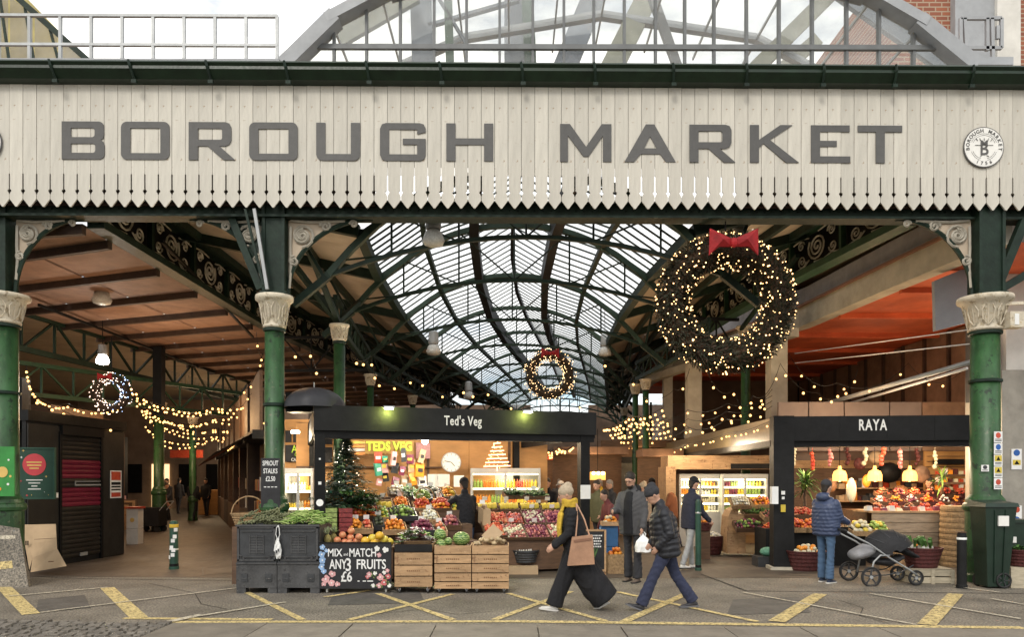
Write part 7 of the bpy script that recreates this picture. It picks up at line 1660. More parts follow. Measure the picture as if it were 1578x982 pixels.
def person(label,loc,rz,H=1.72,lean=0,legs=((0,0),(0,0)),arms=((5,10,8),(5,10,8)),head=(0,0),skin=None,top=None,topk='jacket',bottom=None,shoes=None,vox=.012,toplen=.12,puffer=False,hat=None,hair=None,hood=None,bulk=1.0,wide=0,scarf=None,glasses=False,beard=None,hands=True,heel=(0,0),collar=True,cat='person',twist=0,extra=None,name='person'):
    sk=skin or skinm; t=thing(name,label,cat,loc,rz); S_=H/1.75; Lt,Ls=.43*S_,.43*S_; 
    r=math.radians; Ry=lambda a:V((math.sin(r(a)),0,-math.cos(r(a))))
    J={}; 
    # legs relative to pelvis at origin
    feet=[]
    for i,s in enumerate((1,-1)):
        th,kn=legs[i]; hp=V((0,s*.09*S_,0)); kne=hp+Ry(th)*Lt+V((0,s*.01,0)); an=kne+Ry(th-kn)*Ls; J['hip%d'%i],J['knee%d'%i],J['ank%d'%i]=hp,kne,an; feet.append(an)
    low=min(an.z-.085*S_-(0) for an in feet); pz=-low
    for k_ in J: J[k_]=J[k_]+V((0,0,pz))
    pel=V((0,0,pz)); up=V((math.sin(r(lean)),0,math.cos(r(lean)))); fw=V((math.cos(r(lean)),0,-math.sin(r(lean))))
    waist=pel+up*.17*S_; chest=pel+up*.36*S_; shl=pel+up*.50*S_; nb=pel+up*.55*S_; nt_=nb+(up+fw*.25*(1 if head[0]>10 else .6)).normalized()*.09*S_
    hp_=r(head[0]); hy=r(head[1]); 
    for i,s in enumerate((1,-1)):
        al,ab,el=arms[i][:3]; sh=shl+V((0,s*.175*S_*min(bulk,1.06),0))-up*.02; dv=V((math.sin(r(al))*math.cos(r(ab)),s*math.sin(r(ab)),-math.cos(r(al))*math.cos(r(ab)))); elb=sh+dv*.29*S_
        a2=al+el; ab2=ab*.3 if len(arms[i] )<4 else ab; inn=arms[i][3] if len(arms[i])>3 else 0
        dv2=V((math.sin(r(a2)),s*math.sin(r(ab*.2-inn)),-math.cos(r(a2)))).normalized(); wr=elb+dv2*.25*S_; J['sh%d'%i],J['el%d'%i],J['wr%d'%i],J['hd%d'%i]=sh,elb,wr,dv2
    # ---- body
    b=B()
    loft(b,[pel-up*.05,pel,waist,chest,shl-up*.02],[(.14*S_,.10*S_),(.15*S_,.105*S_),(.125*S_,.09*S_),(.15*S_,.10*S_),(.13*S_,.07*S_)])
    loft(b,[shl,nb,nt_],[.06*S_,.052*S_,.052*S_],n=10)
    for i in (0,1):
        loft(b,[J['hip%d'%i],lp(J['hip%d'%i],J['knee%d'%i],.5),J['knee%d'%i],lp(J['knee%d'%i],J['ank%d'%i],.3),J['ank%d'%i]],[.075*S_,.065*S_,.047*S_,.048*S_,.034*S_],n=10)
        loft(b,[J['sh%d'%i],lp(J['sh%d'%i],J['el%d'%i],.5),J['el%d'%i],lp(J['el%d'%i],J['wr%d'%i],.3),J['wr%d'%i]],[.045*S_,.042*S_,.034*S_,.034*S_,.024*S_],n=10)
        if hands:
            wr=J['wr%d'%i]; d=J['hd%d'%i]; sd_=V((0,1 if i==0 else -1,0)); pn=d.cross(sd_).normalized(); # palm: flat in d x pn? palm faces inward (sd)
            pc=wr+d*.05*S_; wdir=pn; loft(b,[wr,pc,wr+d*.085*S_],[(.024*S_,.016*S_),(.038*S_,.015*S_),(.036*S_,.013*S_)],side=wdir,n=10)
            for f,(off,ln) in enumerate(((-.027,.062),(-.009,.072),(.009,.068),(.026,.055))):
                p0=wr+d*.082*S_+wdir*off*S_; p1=p0+(d*.85-sd_*.35).normalized()*ln*.5*S_; p2=p1+(d*.55-sd_*.75).normalized()*ln*.5*S_; b.tube([p0-d*.01,p1,p2],.0082*S_,6,r2=.0068*S_)
            th0=wr+d*.02*S_+wdir*.022*S_; b.tube([th0,th0+(d*.7+wdir*.8).normalized()*.035*S_,th0+(d*.9+wdir*.5-sd_*.3).normalized()*.062*S_],.0095*S_,6,r2=.008*S_)
    # head in local frame then rotate
    hc=nt_+up*.0; Rm=Matrix.Rotation(hy,3,'Z')@Matrix.Rotation(hp_,3,'Y'); hz=.105*S_
    def hp3(x,y,z): return hc+Rm@V((x*S_,y*S_,z*S_))
    hb=B()
    hb.ball((0,0,0),1,(.095*S_,.078*S_,.112*S_),16,12); hb.v=[tuple(hp3(0.015,0,.115)+Rm@V(p)) for p in hb.v]; b.add(hb.v,hb.f)
    hb=B(); hb.ball((0,0,0),1,(.062*S_,.056*S_,.062*S_),12,8); b.add([hp3(.045,0,.045)+Rm@V(p) for p in hb.v],hb.f)
    loft(b,[hp3(.0,0,-.02),hp3(.012,0,.06)],[.052*S_,.055*S_],n=10)
    b.tube([hp3(.100,0,.125),hp3(.118,0,.095),hp3(.122,0,.082)],.010*S_,6,r2=.014*S_); # nose
    b.tube([hp3(.092,-.04,.138),hp3(.103,0,.143),hp3(.092,.04,.138)],.010*S_,6)
    b.tube([hp3(.098,-.02,.055),hp3(.106,0,.056),hp3(.098,.02,.055)],.007*S_,5)
    for s in (-1,1): hb=B(); hb.ball((0,0,0),1,(.017*S_,.010*S_,.030*S_),8,6); b.add([hp3(.005,s*.082,.105)+Rm@V(p) for p in hb.v],hb.f)
    remeshed(b,'body',sk,t,vox*.8,2)
    for s in (-1,1): q=B(); q.ball(hp3(.101,s*.031,.118),.0085*S_,nu=7,nv=5); q.build('eye',black,t,smooth=True)
    q=B(); q.tube([hp3(.104,-.022,.056),hp3(.1115,0,.057),hp3(.104,.022,.056)],.0045*S_,5); q.build('mouth',mat('lips',(.35,.12,.10),.5,.1,9,0),t,smooth=True)
    if glasses:
        q=B()
        for s in (-1,1): q.tube([hp3(.112,s*.031+.022*math.cos(a),.118+.016*math.sin(a)) for a in [6.28*k/10 for k in range(10)]],.0025,4,closed=True)
        q.tube([hp3(.112,-.01,.12),hp3(.114,.01,.12)],.0025,4); q.tube([hp3(.110,.053,.12),hp3(.01,.084,.118)],.0025,4); q.tube([hp3(.110,-.053,.12),hp3(.01,-.084,.118)],.0025,4); q.build('glasses',black,t)
    if hair:
        hb=B(); hb.ball((0,0,0),1,(.104*S_,.088*S_,.100*S_),14,10); q=B(); q.add([hp3(-.004,0,.152)+Rm@V(p) for p in hb.v],hb.f); loft(q,[hp3(-.05,0,.10),hp3(-.055,0,.03)],[(.07*S_,.045*S_),(.055*S_,.035*S_)],n=10)
        # cut the face side away: keep hair above brow by lowering nothing
        q.v=[tuple(p) for p in q.v]; remeshed(q,'hair',hair,t,vox,1)
    if beard: 
        q=B(); hb=B(); hb.ball((0,0,0),1,(.058*S_,.060*S_,.050*S_),12,8); q.add([hp3(.052,0,.022)+Rm@V(p) for p in hb.v],hb.f); remeshed(q,'beard',beard,t,vox,1)
    if hat:
        hm,kind=hat; q=B(); hb=B(); hb.ball((0,0,0),1,(.108*S_,.092*S_,.100*S_),14,10); z_=.158 if kind!='cap' else .16
        q.add([hp3(.0,0,z_)+Rm@V((p[0],p[1],max(p[2],-.03*S_))) for p in hb.v],hb.f)
        if kind=='beanie': loft(q,[hp3(.0,0,.135),hp3(.0,0,.165)],[(.097*S_,.112*S_),(.097*S_,.112*S_)],side=(0,1,0),n=16)
        if kind=='cap': loft(q,[hp3(.06,0,.145),hp3(.17,0,.135)],[(.075*S_,.012*S_),(.055*S_,.008*S_)],n=12)
        if kind=='beanie': hb=B(); hb.ball((0,0,0),1,(.07*S_,.06*S_,.06*S_),10,8); q.add([hp3(-.04,0,.22)+Rm@V(p) for p in hb.v],hb.f)
        remeshed(q,'hat',hm,t,vox,1)
    # ---- trousers
    if bottom:
        b=B(); loft(b,[pel-up*.03,pel+up*.03,pel+up*.12],[(.165*S_*bulk,.125*S_*bulk),(.165*S_*bulk,.12*S_*bulk),(.15*S_*bulk,.11*S_*bulk)])
        for i in (0,1):
            hp2,kn2,an2=J['hip%d'%i],J['knee%d'%i],J['ank%d'%i]; w0=wide; an3=lp(kn2,an2,1.02); 
            fold=[(0,.092),(.25,.088),(.5,.08),(.8,.066),(1,.064)]
            pts=[lp(hp2,kn2,f) for f,_ in fold]+[lp(kn2,an3,f) for f in (.2,.4,.6,.75,.88,1)]
            rr_=[q_*S_+w0*.3*f for f,q_ in fold]+[(.063+w0*(.4+.6*f) - (0 if w0 else .009*f) + .003*math.sin(f*25))*S_ for f in (.2,.4,.6,.75,.88,1)]
            if w0: rr_=[(x*.85,x*1.15) for x in rr_]
            loft(b,pts,rr_,n=14,c1=.12)
        remeshed(b,'trousers',bottom,t,vox,2,vert=wide>.03)
    # ---- shoes
    for i in (0,1):
        an=J['ank%d'%i]; hl=r(heel[i]); q=B(); Rf=Matrix.Rotation(hl,3,'Y')
        def fp(x,y,z): return an+Rf@V((x*S_,y*S_,z*S_))
        loft(q,[fp(-.035,0,-.045),fp(.03,0,-.045),fp(.10,0,-.058),fp(.17,0,-.066)],[(.036*S_,.036*S_),(.04*S_,.036*S_),(.044*S_,.026*S_),(.036*S_,.018*S_)],n=12); loft(q,[fp(0,0,-.05),fp(0,0,.02)],[.04*S_,.038*S_],n=10)
        remeshed(q,'shoe',shoes or rubber,t,vox*.8,1)
        q=B(); pl=[(.21,.0),(.19,.032),(.10,.046),(.0,.038),(-.06,.034),(-.072,0),(-.06,-.034),(0,-.038),(.1,-.046),(.19,-.032)]
        q.add([fp(x-.005,y,-.085) for x,y in pl]+[fp(x-.005,y,-.066) for x,y in pl],[tuple(range(9,-1,-1)),tuple(range(10,20))]+[(k,(k+1)%10,10+(k+1)%10,10+k) for k in range(10)]); q.build('sole',(extra or {}).get('sole',rubber),t)
    # ---- top
    if top:
        b=B(); K=bulk; n=26 if puffer else 9; hem=pel-up*toplen*S_; Lh=(shl-hem).length; pts=[];rs=[]
        for k in range(n+1):
            f=k/n; p=hem.lerp(shl-up*.01,f); w_=(.185 if f<.35 else .175)+.015*math.sin(f*3.1); dd=.135+.012*math.sin(f*3.1)
            if f>.85: w_-=.02*(f-.85)/.15; dd-=.035*(f-.85)/.15
            ww=w_*K*S_; d2=dd*K*S_
            if puffer: m_=abs(math.sin(f*math.pi*puffer)); ww+=.016*m_-.006; d2+=.018*m_-.006
            pts.append(p); rs.append((ww,d2))
        loft(b,pts,rs,n=20,sq=2.3,c0=.15)
        for i in (0,1):
            sh,el,wr=J['sh%d'%i],J['el%d'%i],J['wr%d'%i]; m1=14 if puffer else 4; pts=[lp(sh,el,k/m1) for k in range(m1+1)]+[lp(el,wr,.02+.96*k/m1) for k in range(1,m1+1)]; rs=[]
            for k in range(len(pts)):
                f=k/(len(pts)-1); rr_=(.068-.020*f)*S_*min(K,1.12)
                if puffer: rr_+=.010*abs(math.sin(f*math.pi*puffer*1.1))-.003
                else: rr_+=.004*math.sin(f*28)
                rs.append(rr_)
            loft(b,pts,rs,n=12)
        if collar: loft(b,[shl,nb+up*.02*S_,nb+up*.06*S_],[(.095*S_,.085*S_),(.075*S_,.075*S_),(.074*S_,.076*S_)],n=14)
        remeshed(b,topk,top,t,vox,1 if puffer else 2)
    if hood: q=B(); hb=B(); hb.ball((0,0,0),1,(.085*S_,.13*S_,.085*S_),12,8); q.add([nb-fw*.085*S_+up*.03*S_+V(p) for p in hb.v],hb.f); loft(q,[nb-fw*.05+V((0,-.09,0)),nb+fw*.05+V((0,-.10,-.01))],[.035,.03]); loft(q,[nb-fw*.05+V((0,.09,0)),nb+fw*.05+V((0,.10,-.01))],[.035,.03]); remeshed(q,'hood',hood,t,vox,2)
    if scarf:
        q=B(); c0=nb+up*.05*S_
        for k in range(3): q.tube([c0+up*(k*.035-.02)+V((math.cos(a)*.088*S_+.01,math.sin(a)*.092*S_,.012*math.sin(a*2+k))) for a in [6.283*j/14 for j in range(14)]],.034*S_,8,closed=True)
        loft(q,[c0+fw*.10-up*.02,c0+fw*.165-up*.16,c0+fw*.17-up*.34,c0+fw*.16-up*.46],[(.075,.025),(.085,.03),(.085,.022),(.08,.016)]); remeshed(q,'scarf',scarf,t,vox,2)
    t['_']=0; del t['_']
    return t,J,dict(pel=pel,up=up,fw=fw,shl=shl,nb=nb,S=S_,hc=hc)
def G(px,py): p=gnd(px,py); return p
navy=cloth('navy_denim',(.025,.03,.06)); blk=cloth('black_wool',(.009,.009,.011)); greyj=cloth('grey_jacket',(.065,.064,.066)); blackp=cloth('black_puffer',(.016,.017,.022),.55,.15,5,.05); must=cloth('mustard',(.55,.36,.04),.95,.15,25,.5); beigeh=cloth('beige_knit',(.42,.34,.24),.95,.15,30,.6); denim=cloth('blue_denim',(.06,.11,.19)); bluep=cloth('blue_puffer',(.035,.05,.10),.45,.15,5,.05); darkg=cloth('charcoal',(.03,.03,.034)); greywh=cloth('grey_sweat',(.3,.3,.3)); whites=mat('shoe_white',(.6,.58,.54),.6,.08,9,.05); tanb=mat('tan_leather',(.36,.20,.12),.55,.2,6,.15)
# 1 woman with mustard scarf, walking left
p=G(884,934); W1,J,K=person('woman in mustard scarf and black coat striding left with a tan bag',(p.x,9.95,0),math.pi,1.66,lean=7,legs=((24,6),(-22,10)),arms=((12,6,38),(8,6,40)),head=(14,0),top=blk,topk='coat',toplen=.26,bottom=blk,wide=.045,shoes=whites,vox=.011,scarf=must,hat=(beigeh,'beanie'),bulk=1.18,extra={'sole':whites},heel=(-8,28))
# scarf drape down front, coat tail
b=B(); sh=K['shl'];fw=K['fw'];up=K['up']
loft(b,[sh+fw*.14-up*.02,sh+fw*.185-up*.2,sh+fw*.19-up*.42],[(.13,.045),(.15,.04),(.13,.03)]); remeshed(b,'scarf_end',must,W1,.011,2)
b=B(); pe=K['pel']; loft(b,[pe-V((.02,0,.05)),pe-V((.12,0,.30)),pe-V((.27,0,.54)),pe-V((.40,0,.70))],[(.18,.16),(.19,.19),(.20,.20),(.20,.19)],n=20,c1=.1); loft(b,[pe+V((.05,0,-.1)),pe+V((.12,0,-.35)),pe+V((.24,.02,-.62))],[(.15,.12),(.15,.12),(.15,.11)],n=16,c1=.1); remeshed(b,'coat_tail',blk,W1,.011,3)
t=thing('tote_bag','tan leather tote bag with long strap carried at the hip of the woman in mustard','bag',(p.x+.03,9.95-.27,.62)); b=B(); b.add([(-.16,-.04,0),(.19,-.04,.02),(.19,.05,.02),(-.16,.05,0),(-.10,-.035,.37),(.165,-.035,.40),(.165,.035,.40),(-.10,.035,.37)],[(0,3,2,1),(4,5,6,7),(0,1,5,4),(1,2,6,5),(2,3,7,6),(3,0,4,7)]); b.build('body',tanb,t)
b=B(); b.bar((-.08,-.045,.32),(.15,-.045,.35),.03,.006,up=(0,1,0)); b.build('seam',mat('tan_dark',(.2,.1,.06),.5,.2,6,0),t)
for x in (-.05,.13): b=B(); b.tube([(x,0,.38),(x*.5-.0,.06,.60),(-.03,.16,.80)],.011,5); b.build('strap',tanb,t)
# 2 bearded man with grey jacket
p=G(975,897); M2,J,K=person('bearded man in a grey jacket looking down while holding a white bag',(p.x,12.65,0),math.radians(235),1.80,lean=2,legs=((4,4),(-3,2)),arms=((8,10,14),(28,8,62,18)),head=(22,0),top=greyj,toplen=.16,bottom=darkg,shoes=cloth('shoe_brown',(.12,.09,.07)),vox=.013,hair=hairb,beard=hairb,glasses=True,hood=blk,wide=.026,bulk=1.22)
b=B(); loft(b,[K['nb']+K['fw']*.10-K['up']*.02,K['shl']+K['fw']*.155-K['up']*.10,K['pel']+K['fw']*.182+K['up']*.2,K['pel']+K['fw']*.184-K['up']*.15],[(.07,.03),(.085,.03),(.085,.026),(.09,.026)],c1=.1); remeshed(b,'inner_top',blk,M2,.013,1)
hand=parent_matrix(M2)@(J['wr0']+J['hd0']*.09)
t=thing('plastic_bag','crumpled white plastic bag hanging from the hand of the bearded man','bag',(hand.x+.02,hand.y,hand.z-.33)); b=B(); vs=B(); vs.lathe([(.04,0),(.125,.015),(.135,.10),(.12,.19),(.06,.25),(.018,.285),(.02,.31)],n=20,ell=.62); rr=random.Random(5)
vs.v=[(x*(1+rr.uniform(-.09,.09)),y*(1+rr.uniform(-.15,.15)),z+rr.uniform(-.006,.006)) for x,y,z in vs.v]; b.add(vs.v,vs.f); b.build('pouch',white,t)
for s in (-1,1): b=B(); b.tube([(s*.03,0,.26),(s*.045,0,.31),(s*.012,0,.345)],.009,5); b.build('handle',white,t)
# 3 man in black puffer walking left
p=G(1030,940); M3,J,K=person('man in a dark beanie and glossy black puffer jacket striding left',(p.x-.02,9.98,0),math.pi,1.70,lean=9,legs=((27,4),(-20,14)),arms=((-14,12,50,22),(-10,12,55,30)),head=(34,0),top=blackp,puffer=8,toplen=.13,bottom=navy,shoes=cloth('shoe_black',(.03,.03,.035),.4),vox=.011,hat=(darkg,'beanie'),bulk=1.24,extra={'sole':cloth('sole_grey',(.14,.14,.15))},heel=(-22,4),wide=.012)
# 4 capped man by the fridges
p=G(1068,880); M4,J,K=person('man in a flat black cap and navy jacket browsing by the lit fridges',(p.x,14.4,0),math.radians(20),1.72,lean=4,legs=((10,6),(-12,8)),arms=((20,8,40),(15,8,30)),head=(10,0),top=cloth('navy_jacket',(.018,.02,.035)),toplen=.14,bottom=greywh,shoes=whites,vox=.016,hat=(blk,'cap'),hair=hairb,bulk=1.1)
# 5 blue padded jacket man with pushchair
p=G(1278,900); M5,J,K=person('man in a navy padded jacket and jeans standing with the pushchair',(p.x,12.55,0),math.radians(35),1.66,lean=-2,legs=((3,2),(-3,2)),arms=((22,6,52),(20,6,50)),head=(5,0),top=bluep,puffer=9,toplen=.10,bottom=denim,shoes=cloth('shoe_navy',(.03,.04,.07)),vox=.013,hair=hairb,hat=(darkg,'cap0'),hood=bluep,wide=.018,bulk=1.26,extra={'sole':whites})
# 6 shopkeeper in black with his back turned
p=at(716,0,12.9); person('stallholder in black with his back turned reaching over the tomatoes',(at(717,0,14.1).x,14.1,.0),math.radians(115),1.70,lean=3,legs=((3,2),(-3,2)),arms=((42,40,20),(10,6,40)),head=(8,0),top=blk,toplen=.1,bottom=denim,shoes=None,vox=.014,hair=hairb,hat=(blk,'cap0'),bulk=1.0)
# background people
bgp=[('person in an amber coat among shoppers behind the stall post',935-8,21,190,1.68,must,darkg,hairg,None),
 ('grey-haired woman in a dark coat behind the stall post',943,19.2,200,1.66,darkg,blk,hairg,None),
 ('woman with pale bobble hat between the bearded man and the stall',1003-8,18.2,150,1.6,cloth('taupe',(.25,.2,.16)),darkg,hairb,(beigeh,'beanie')),
 ('shopper in a black cap deep behind the puffer-jacket man',1008,21,200,1.7,darkg,darkg,hairb,(blk,'cap')),
 ('shopper in a plum top crouched over behind the orange basket',948,15.0,200,1.52,cloth('plum',(.12,.03,.03)),darkg,hairb,None),
 ('shopper with white cap glimpsed behind the woman in mustard',868,20.5,170,1.62,cloth('sand',(.4,.33,.22)),darkg,hairg,(whites,'cap')),
 ('woman in a long black coat walking away down the alley',297,31,95,1.70,blk,blk,hairb,None),
 ('man in a dusty pink shirt bending over a trolley in the alley',243,25.5,40,1.62,cloth('dusty_pink',(.30,.16,.13)),darkg,hairb,None),
 ('dark figure standing at the alley stalls beyond the pink-shirted man',259,31,250,1.7,darkg,blk,hairb,None),
 ('farther dark figure left of the woman in the long black coat',275,37,80,1.72,darkg,darkg,hairb,None),
 ('person in a black jacket at the lit counter at the alley end',318,35,270,1.7,blk,darkg,hairb,None),
 ('shopkeeper with dark hair behind the apple trays by the shelves',845,19.5,250,1.7,blk,darkg,hairb,None)]
bgp+=[('young shopper in an olive coat left of the bearded man, half hidden',922,17.5,230,1.66,cloth('olive',(.08,.08,.04)),darkg,hairb,None),('shopper in a rust jumper between the bearded man and the capped man',1036,19,160,1.66,cloth('rust',(.20,.07,.03)),navy,hairb,None),('grey-coated shopper far behind the banana trays',862,24,100,1.7,greyj,darkg,hairg,None),('stall worker in a white apron behind the meat trays',1436,17.0,200,1.72,whitef,darkg,hairb,None)]
for i,(lab,px,d,rz_,H_p,tp,bt,hr,ht) in enumerate(bgp):
    a=at(px,0,d); person(lab,(a.x,d,0),math.radians(rz_),H_p,lean=22 if i in(4,7) else 3,legs=((10,6),(-10,6)),arms=((15,8,30),(5,8,20)),head=(10,0),top=tp,toplen=.55 if i in(6,) else .16,bottom=bt,vox=.022,hair=hr,hat=ht,hands=True,bulk=1.05,collar=True)
# trolley in the alley
a=at(232,0,24.5); t=thing('shopping_trolley','dark loaded trolley beside the man in the pink shirt','trolley',(a.x,24.5,0)); q=B(); q.box(-.3,.4,-.3,.3,.2,.8); q.build('load',blk,t)
for sx in (-.25,.32):
    for sy in (-.25,.25): q=B(); q.cyl((sx,sy-.02,.1),(sx,sy+.02,.1),.1,n=12); q.build('wheel',rubber,t)
q=B(); q.tube([(.4,-.25,.7),(.65,-.25,1.0),(.65,.25,1.0),(.4,.25,.7)],.015,5); q.build('handle',alum,t)
# ---------------- pushchair ----------------
p=G(1352,905); px0=at(1352,0,12.3).x; t=thing('pushchair','black pushchair with silver frame and folded hood beside the navy padded jacket','pushchair',(px0,12.35,0))
kp=12.3/F
def pc(px,py,y=0): return V(((px-1352)*kp,y,(905-py)*kp))
def wheel(cx,cy,r,y,par,nm='wheel'):
    c0=pc(cx,cy,y); q=B(); q.tube([c0+V((math.cos(a)*(r-.014),0,math.sin(a)*(r-.014))) for a in [6.283*k/28 for k in range(28)]],.017,7,closed=True); w_=q.build(nm,rubber,par,smooth=True)
    q=B(); q.tube([c0+V((math.cos(a)*(r-.04),0,math.sin(a)*(r-.04))) for a in [6.283*k/24 for k in range(24)]],.008,5,closed=True); q.build('rim',plast2,w_)
    for k in range(5): q=B(); a=6.283*k/5+.3; q.bar(c0,c0+V((math.cos(a)*(r-.04),0,math.sin(a)*(r-.04))),.022,.014,up=(0,1,0)); q.build('spoke',plast,w_)
    q=B(); q.cyl(c0-V((0,.02,0)),c0+V((0,.02,0)),.028,n=12); q.build('hub',alum,w_)
wheel(1333,891,.165,-.26,t); wheel(1322,888,.165,.28,t); wheel(1405,893,.125,-.18,t); wheel(1393,890,.125,.16,t)
for y in (-.24,.24):
    q=B(); q.tube([pc(1297,822,y),pc(1310,830,y),pc(1330,840,y),pc(1362,862,y),pc(1392,880,y),pc(1405,889,y)],.015,6); q.build('frame_tube',alum,t,smooth=True)
    q=B(); q.tube([pc(1333,889,y),pc(1338,868,y),pc(1348,858,y),pc(1362,858,y)],.015,6); q.build('frame_tube',alum,t,smooth=True)
    q=B(); q.tube([pc(1330,889,y),pc(1356,888,y),pc(1378,884,y),pc(1398,873,y)],.010,6); q.build('lower_tube',plast,t,smooth=True)
q=B(); q.tube([pc(1297,822,-.24),pc(1294,820,-.24),pc(1294,820,.24),pc(1297,822,.24)],.02,7); q.build('handlebar',rubber,t,smooth=True)
b=B(); loft(b,[pc(1318,860),pc(1335,853),pc(1352,846)],[(.2,.09),(.21,.12),(.20,.08)],side=(0,1,0)); remeshed(b,'seat_shell',cloth('grey_seat',(.24,.24,.25)),t,.014,2)
b=B(); vs=[]; nn=9
for j in range(nn):
    f=j/(nn-1); a_=pc(1322+10*f,846+8*f); 
cen=pc(1372,856); 
ribs=[]
for j in range(7):
    an=math.radians(192-j*27); rad=.52-.03*abs(j-3); ribs.append([cen+V((0,-.25,0))*1.0+V((math.cos(an)*.06,0,math.sin(an)*.06))]+[cen+V((math.cos(an)*rad*(.55+.45*math.sin(math.pi*k/8)),-.25+.5*k/8,math.sin(an)*rad*.78*(.7+.3*math.sin(math.pi*k/8)))) for k in range(9)]+[cen+V((0,.25,0))+V((math.cos(an)*.06,0,math.sin(an)*.06))])
vs=[p for r_ in ribs for p in r_]; m_=len(ribs[0]); fs=[(i*m_+k,i*m_+k+1,(i+1)*m_+k+1,(i+1)*m_+k) for i in range(6) for k in range(m_-1)]; 
b.add(vs,fs); b.build('hood',cloth('hood_black',(.018,.018,.02),.75,.2,14,.4),t,smooth=True)
for r_ in ribs: q=B(); q.tube(r_[1:-1],.007,4); q.build('hood_rib',plast,t)
b=B(); loft(b,[pc(1345,868),pc(1370,870),pc(1388,862)],[(.19,.06),(.2,.08),(.18,.05)]); remeshed(b,'basket',cloth('hood_black',(0,0,0)),t,.016,2)
b=B(); loft(b,[pc(1362,846),pc(1392,852),pc(1413,862)],[(.18,.05),(.18,.06),(.15,.03)]); remeshed(b,'footmuff',blk,t,.016,2)
# second pushchair wheel behind bin
t=thing('parked_wheels','pair of small black pushchair wheels with a stub of frame beside the wheeled bin','pushchair',G(1547,908)); 
px_=at(1547,0,12.2); 
for y in (0,.3):
    q=B(); q.tube([V((math.cos(a)*.11,y,.13+math.sin(a)*.11)) for a in [6.283*k/24 for k in range(24)]],.017,7,closed=True); w_=q.build('wheel',rubber,t,smooth=True)
    for k in range(5): q=B(); a=6.283*k/5; q.bar((0,y,.13),(math.cos(a)*.1,y,.13+math.sin(a)*.1),.015,.012,up=(0,1,0)); q.build('spoke',plast,w_)
q=B(); q.tube([(0,.0,.13),(-.03,.1,.25),(-.08,.15,.34),(-.1,.3,.34)],.018,6); q.build('frame_tube',plast,t)
# ---------------- bollards ----------------
def bollard(label,px,py,pt,w_,body,bands,d=None):
    g0=G(px,py); d=g0.y; H=(py-pt)*d/F; r_=w_*d/F/2; t=thing('bollard',label,'bollard',g0); b=B(); b.lathe([(r_*1.15,0),(r_*1.15,.05),(r_,.06),(r_*.95,H*.93),(r_*.9,H*.97),(r_*.6,H)],n=18); b.build('post',body,t,smooth=False)
    for (z0,z1,m,nm) in bands: b=B(); b.lathe([(r_*1.0,z0*H),(r_*1.03,z0*H+.004),(r_*1.03,z1*H-.004),(r_*1.0,z1*H)],n=18); b.build(nm,m,t)
    return t,r_,H
gb_=mat('bollard_green',(.02,.06,.04),.45,.25,5,.1)
t,r_,H_=bollard('green iron bollard plastered with white stickers in the alley mouth',268,878,803,13,gb_,((.86,.93,must,'yellow_band'),(.40,.43,white,'ring'),(.0,.12,black,'foot')))
rr=random.Random(2)
for k in range(7):
    a=math.radians(-90+rr.uniform(-50,50)); z=rr.uniform(.2,.85)*H_; q=B(); s_k=.035; c_=V((math.cos(a)*r_*1.03,math.sin(a)*r_*1.03,z)); tn=V((-math.sin(a),math.cos(a),0)); q.quad(c_-tn*s_k-V((0,0,s_k)),c_+tn*s_k-V((0,0,s_k)),c_+tn*s_k+V((0,0,s_k)),c_-tn*s_k+V((0,0,s_k))); q.build('sticker',white,t)
bollard('dark bollard with a white reflective band beside the slatted crate',1482,907,820,14,black2,((.86,.90,white,'reflective_band'),(.985,1.0,woodd,'cap')))
bollard('slim green bollard partly hidden behind the man in the black puffer',1076,880,770,9,gb_,((.80,.82,chrome,'ring'),(.0,.08,black,'foot')))
# ---------------- wheeled bin + stickers ----------------
g0=G(1528,898); t=thing('wheeled_bin','tall dark green wheeled bin standing against the stickered column','bin',(at(1530,0,12.0).x,12.02,0)); bm_=mat('bin_green',(.010,.024,.015),.4,.25,4,.1)
b=B(); b.add([(-.18,-.17,.03),(.14,-.17,.03),(.14,.14,.03),(-.18,.14,.03),(-.255,-.24,1.30),(.24,-.24,1.30),(.24,.18,1.30),(-.255,.18,1.30)],[(0,3,2,1),(4,5,6,7),(0,1,5,4),(1,2,6,5),(2,3,7,6),(3,0,4,7)]); b.build('body',bm_,t)
b=B(); b.add([(-.28,-.27,1.30),(.27,-.27,1.30),(.27,.22,1.30),(-.28,.22,1.30),(-.26,-.25,1.36),(.25,-.25,1.36),(.25,.2,1.40),(-.26,.2,1.40)],[(0,3,2,1),(4,5,6,7),(0,1,5,4),(1,2,6,5),(2,3,7,6),(3,0,4,7)]); b.build('lid',bm_,t)
for x in (-.08,.05): q=B(); q.bar((x,-.185,.1),(x*1.3,-.243,1.25),.02,.02,up=(0,1,0)); q.build('rib',bm_,t)
q=B(); q.box(-.06,.10,-.262,-.232,1.0,1.16); q.build('label_patch',paper,t)
for x in (-.14,.12): q=B(); q.cyl((x-.02,.16,.1),(x+.02,.16,.1),.1,n=14); q.build('wheel',rubber,t)
g1=G(1560,895); t=thing('second_bin','dark green bin partly cut off at the right edge, with a square sticker','bin',(g1.x,12.9,0)); b=B(); b.add([(-.2,-.2,.03),(.2,-.2,.03),(.2,.2,.03),(-.2,.2,.03),(-.24,-.24,1.0),(.24,-.24,1.0),(.24,.2,1.0),(-.24,.2,1.0)],[(0,3,2,1),(4,5,6,7),(0,1,5,4),(1,2,6,5),(2,3,7,6),(3,0,4,7)]); b.build('body',bm_,t); q=B(); q.box(-.27,.27,-.27,.22,1.0,1.05); q.build('lid',bm_,t); q=B(); q.box(-.14,-.04,-.25,-.235,.66,.76); q.build('label_patch',paper,t)
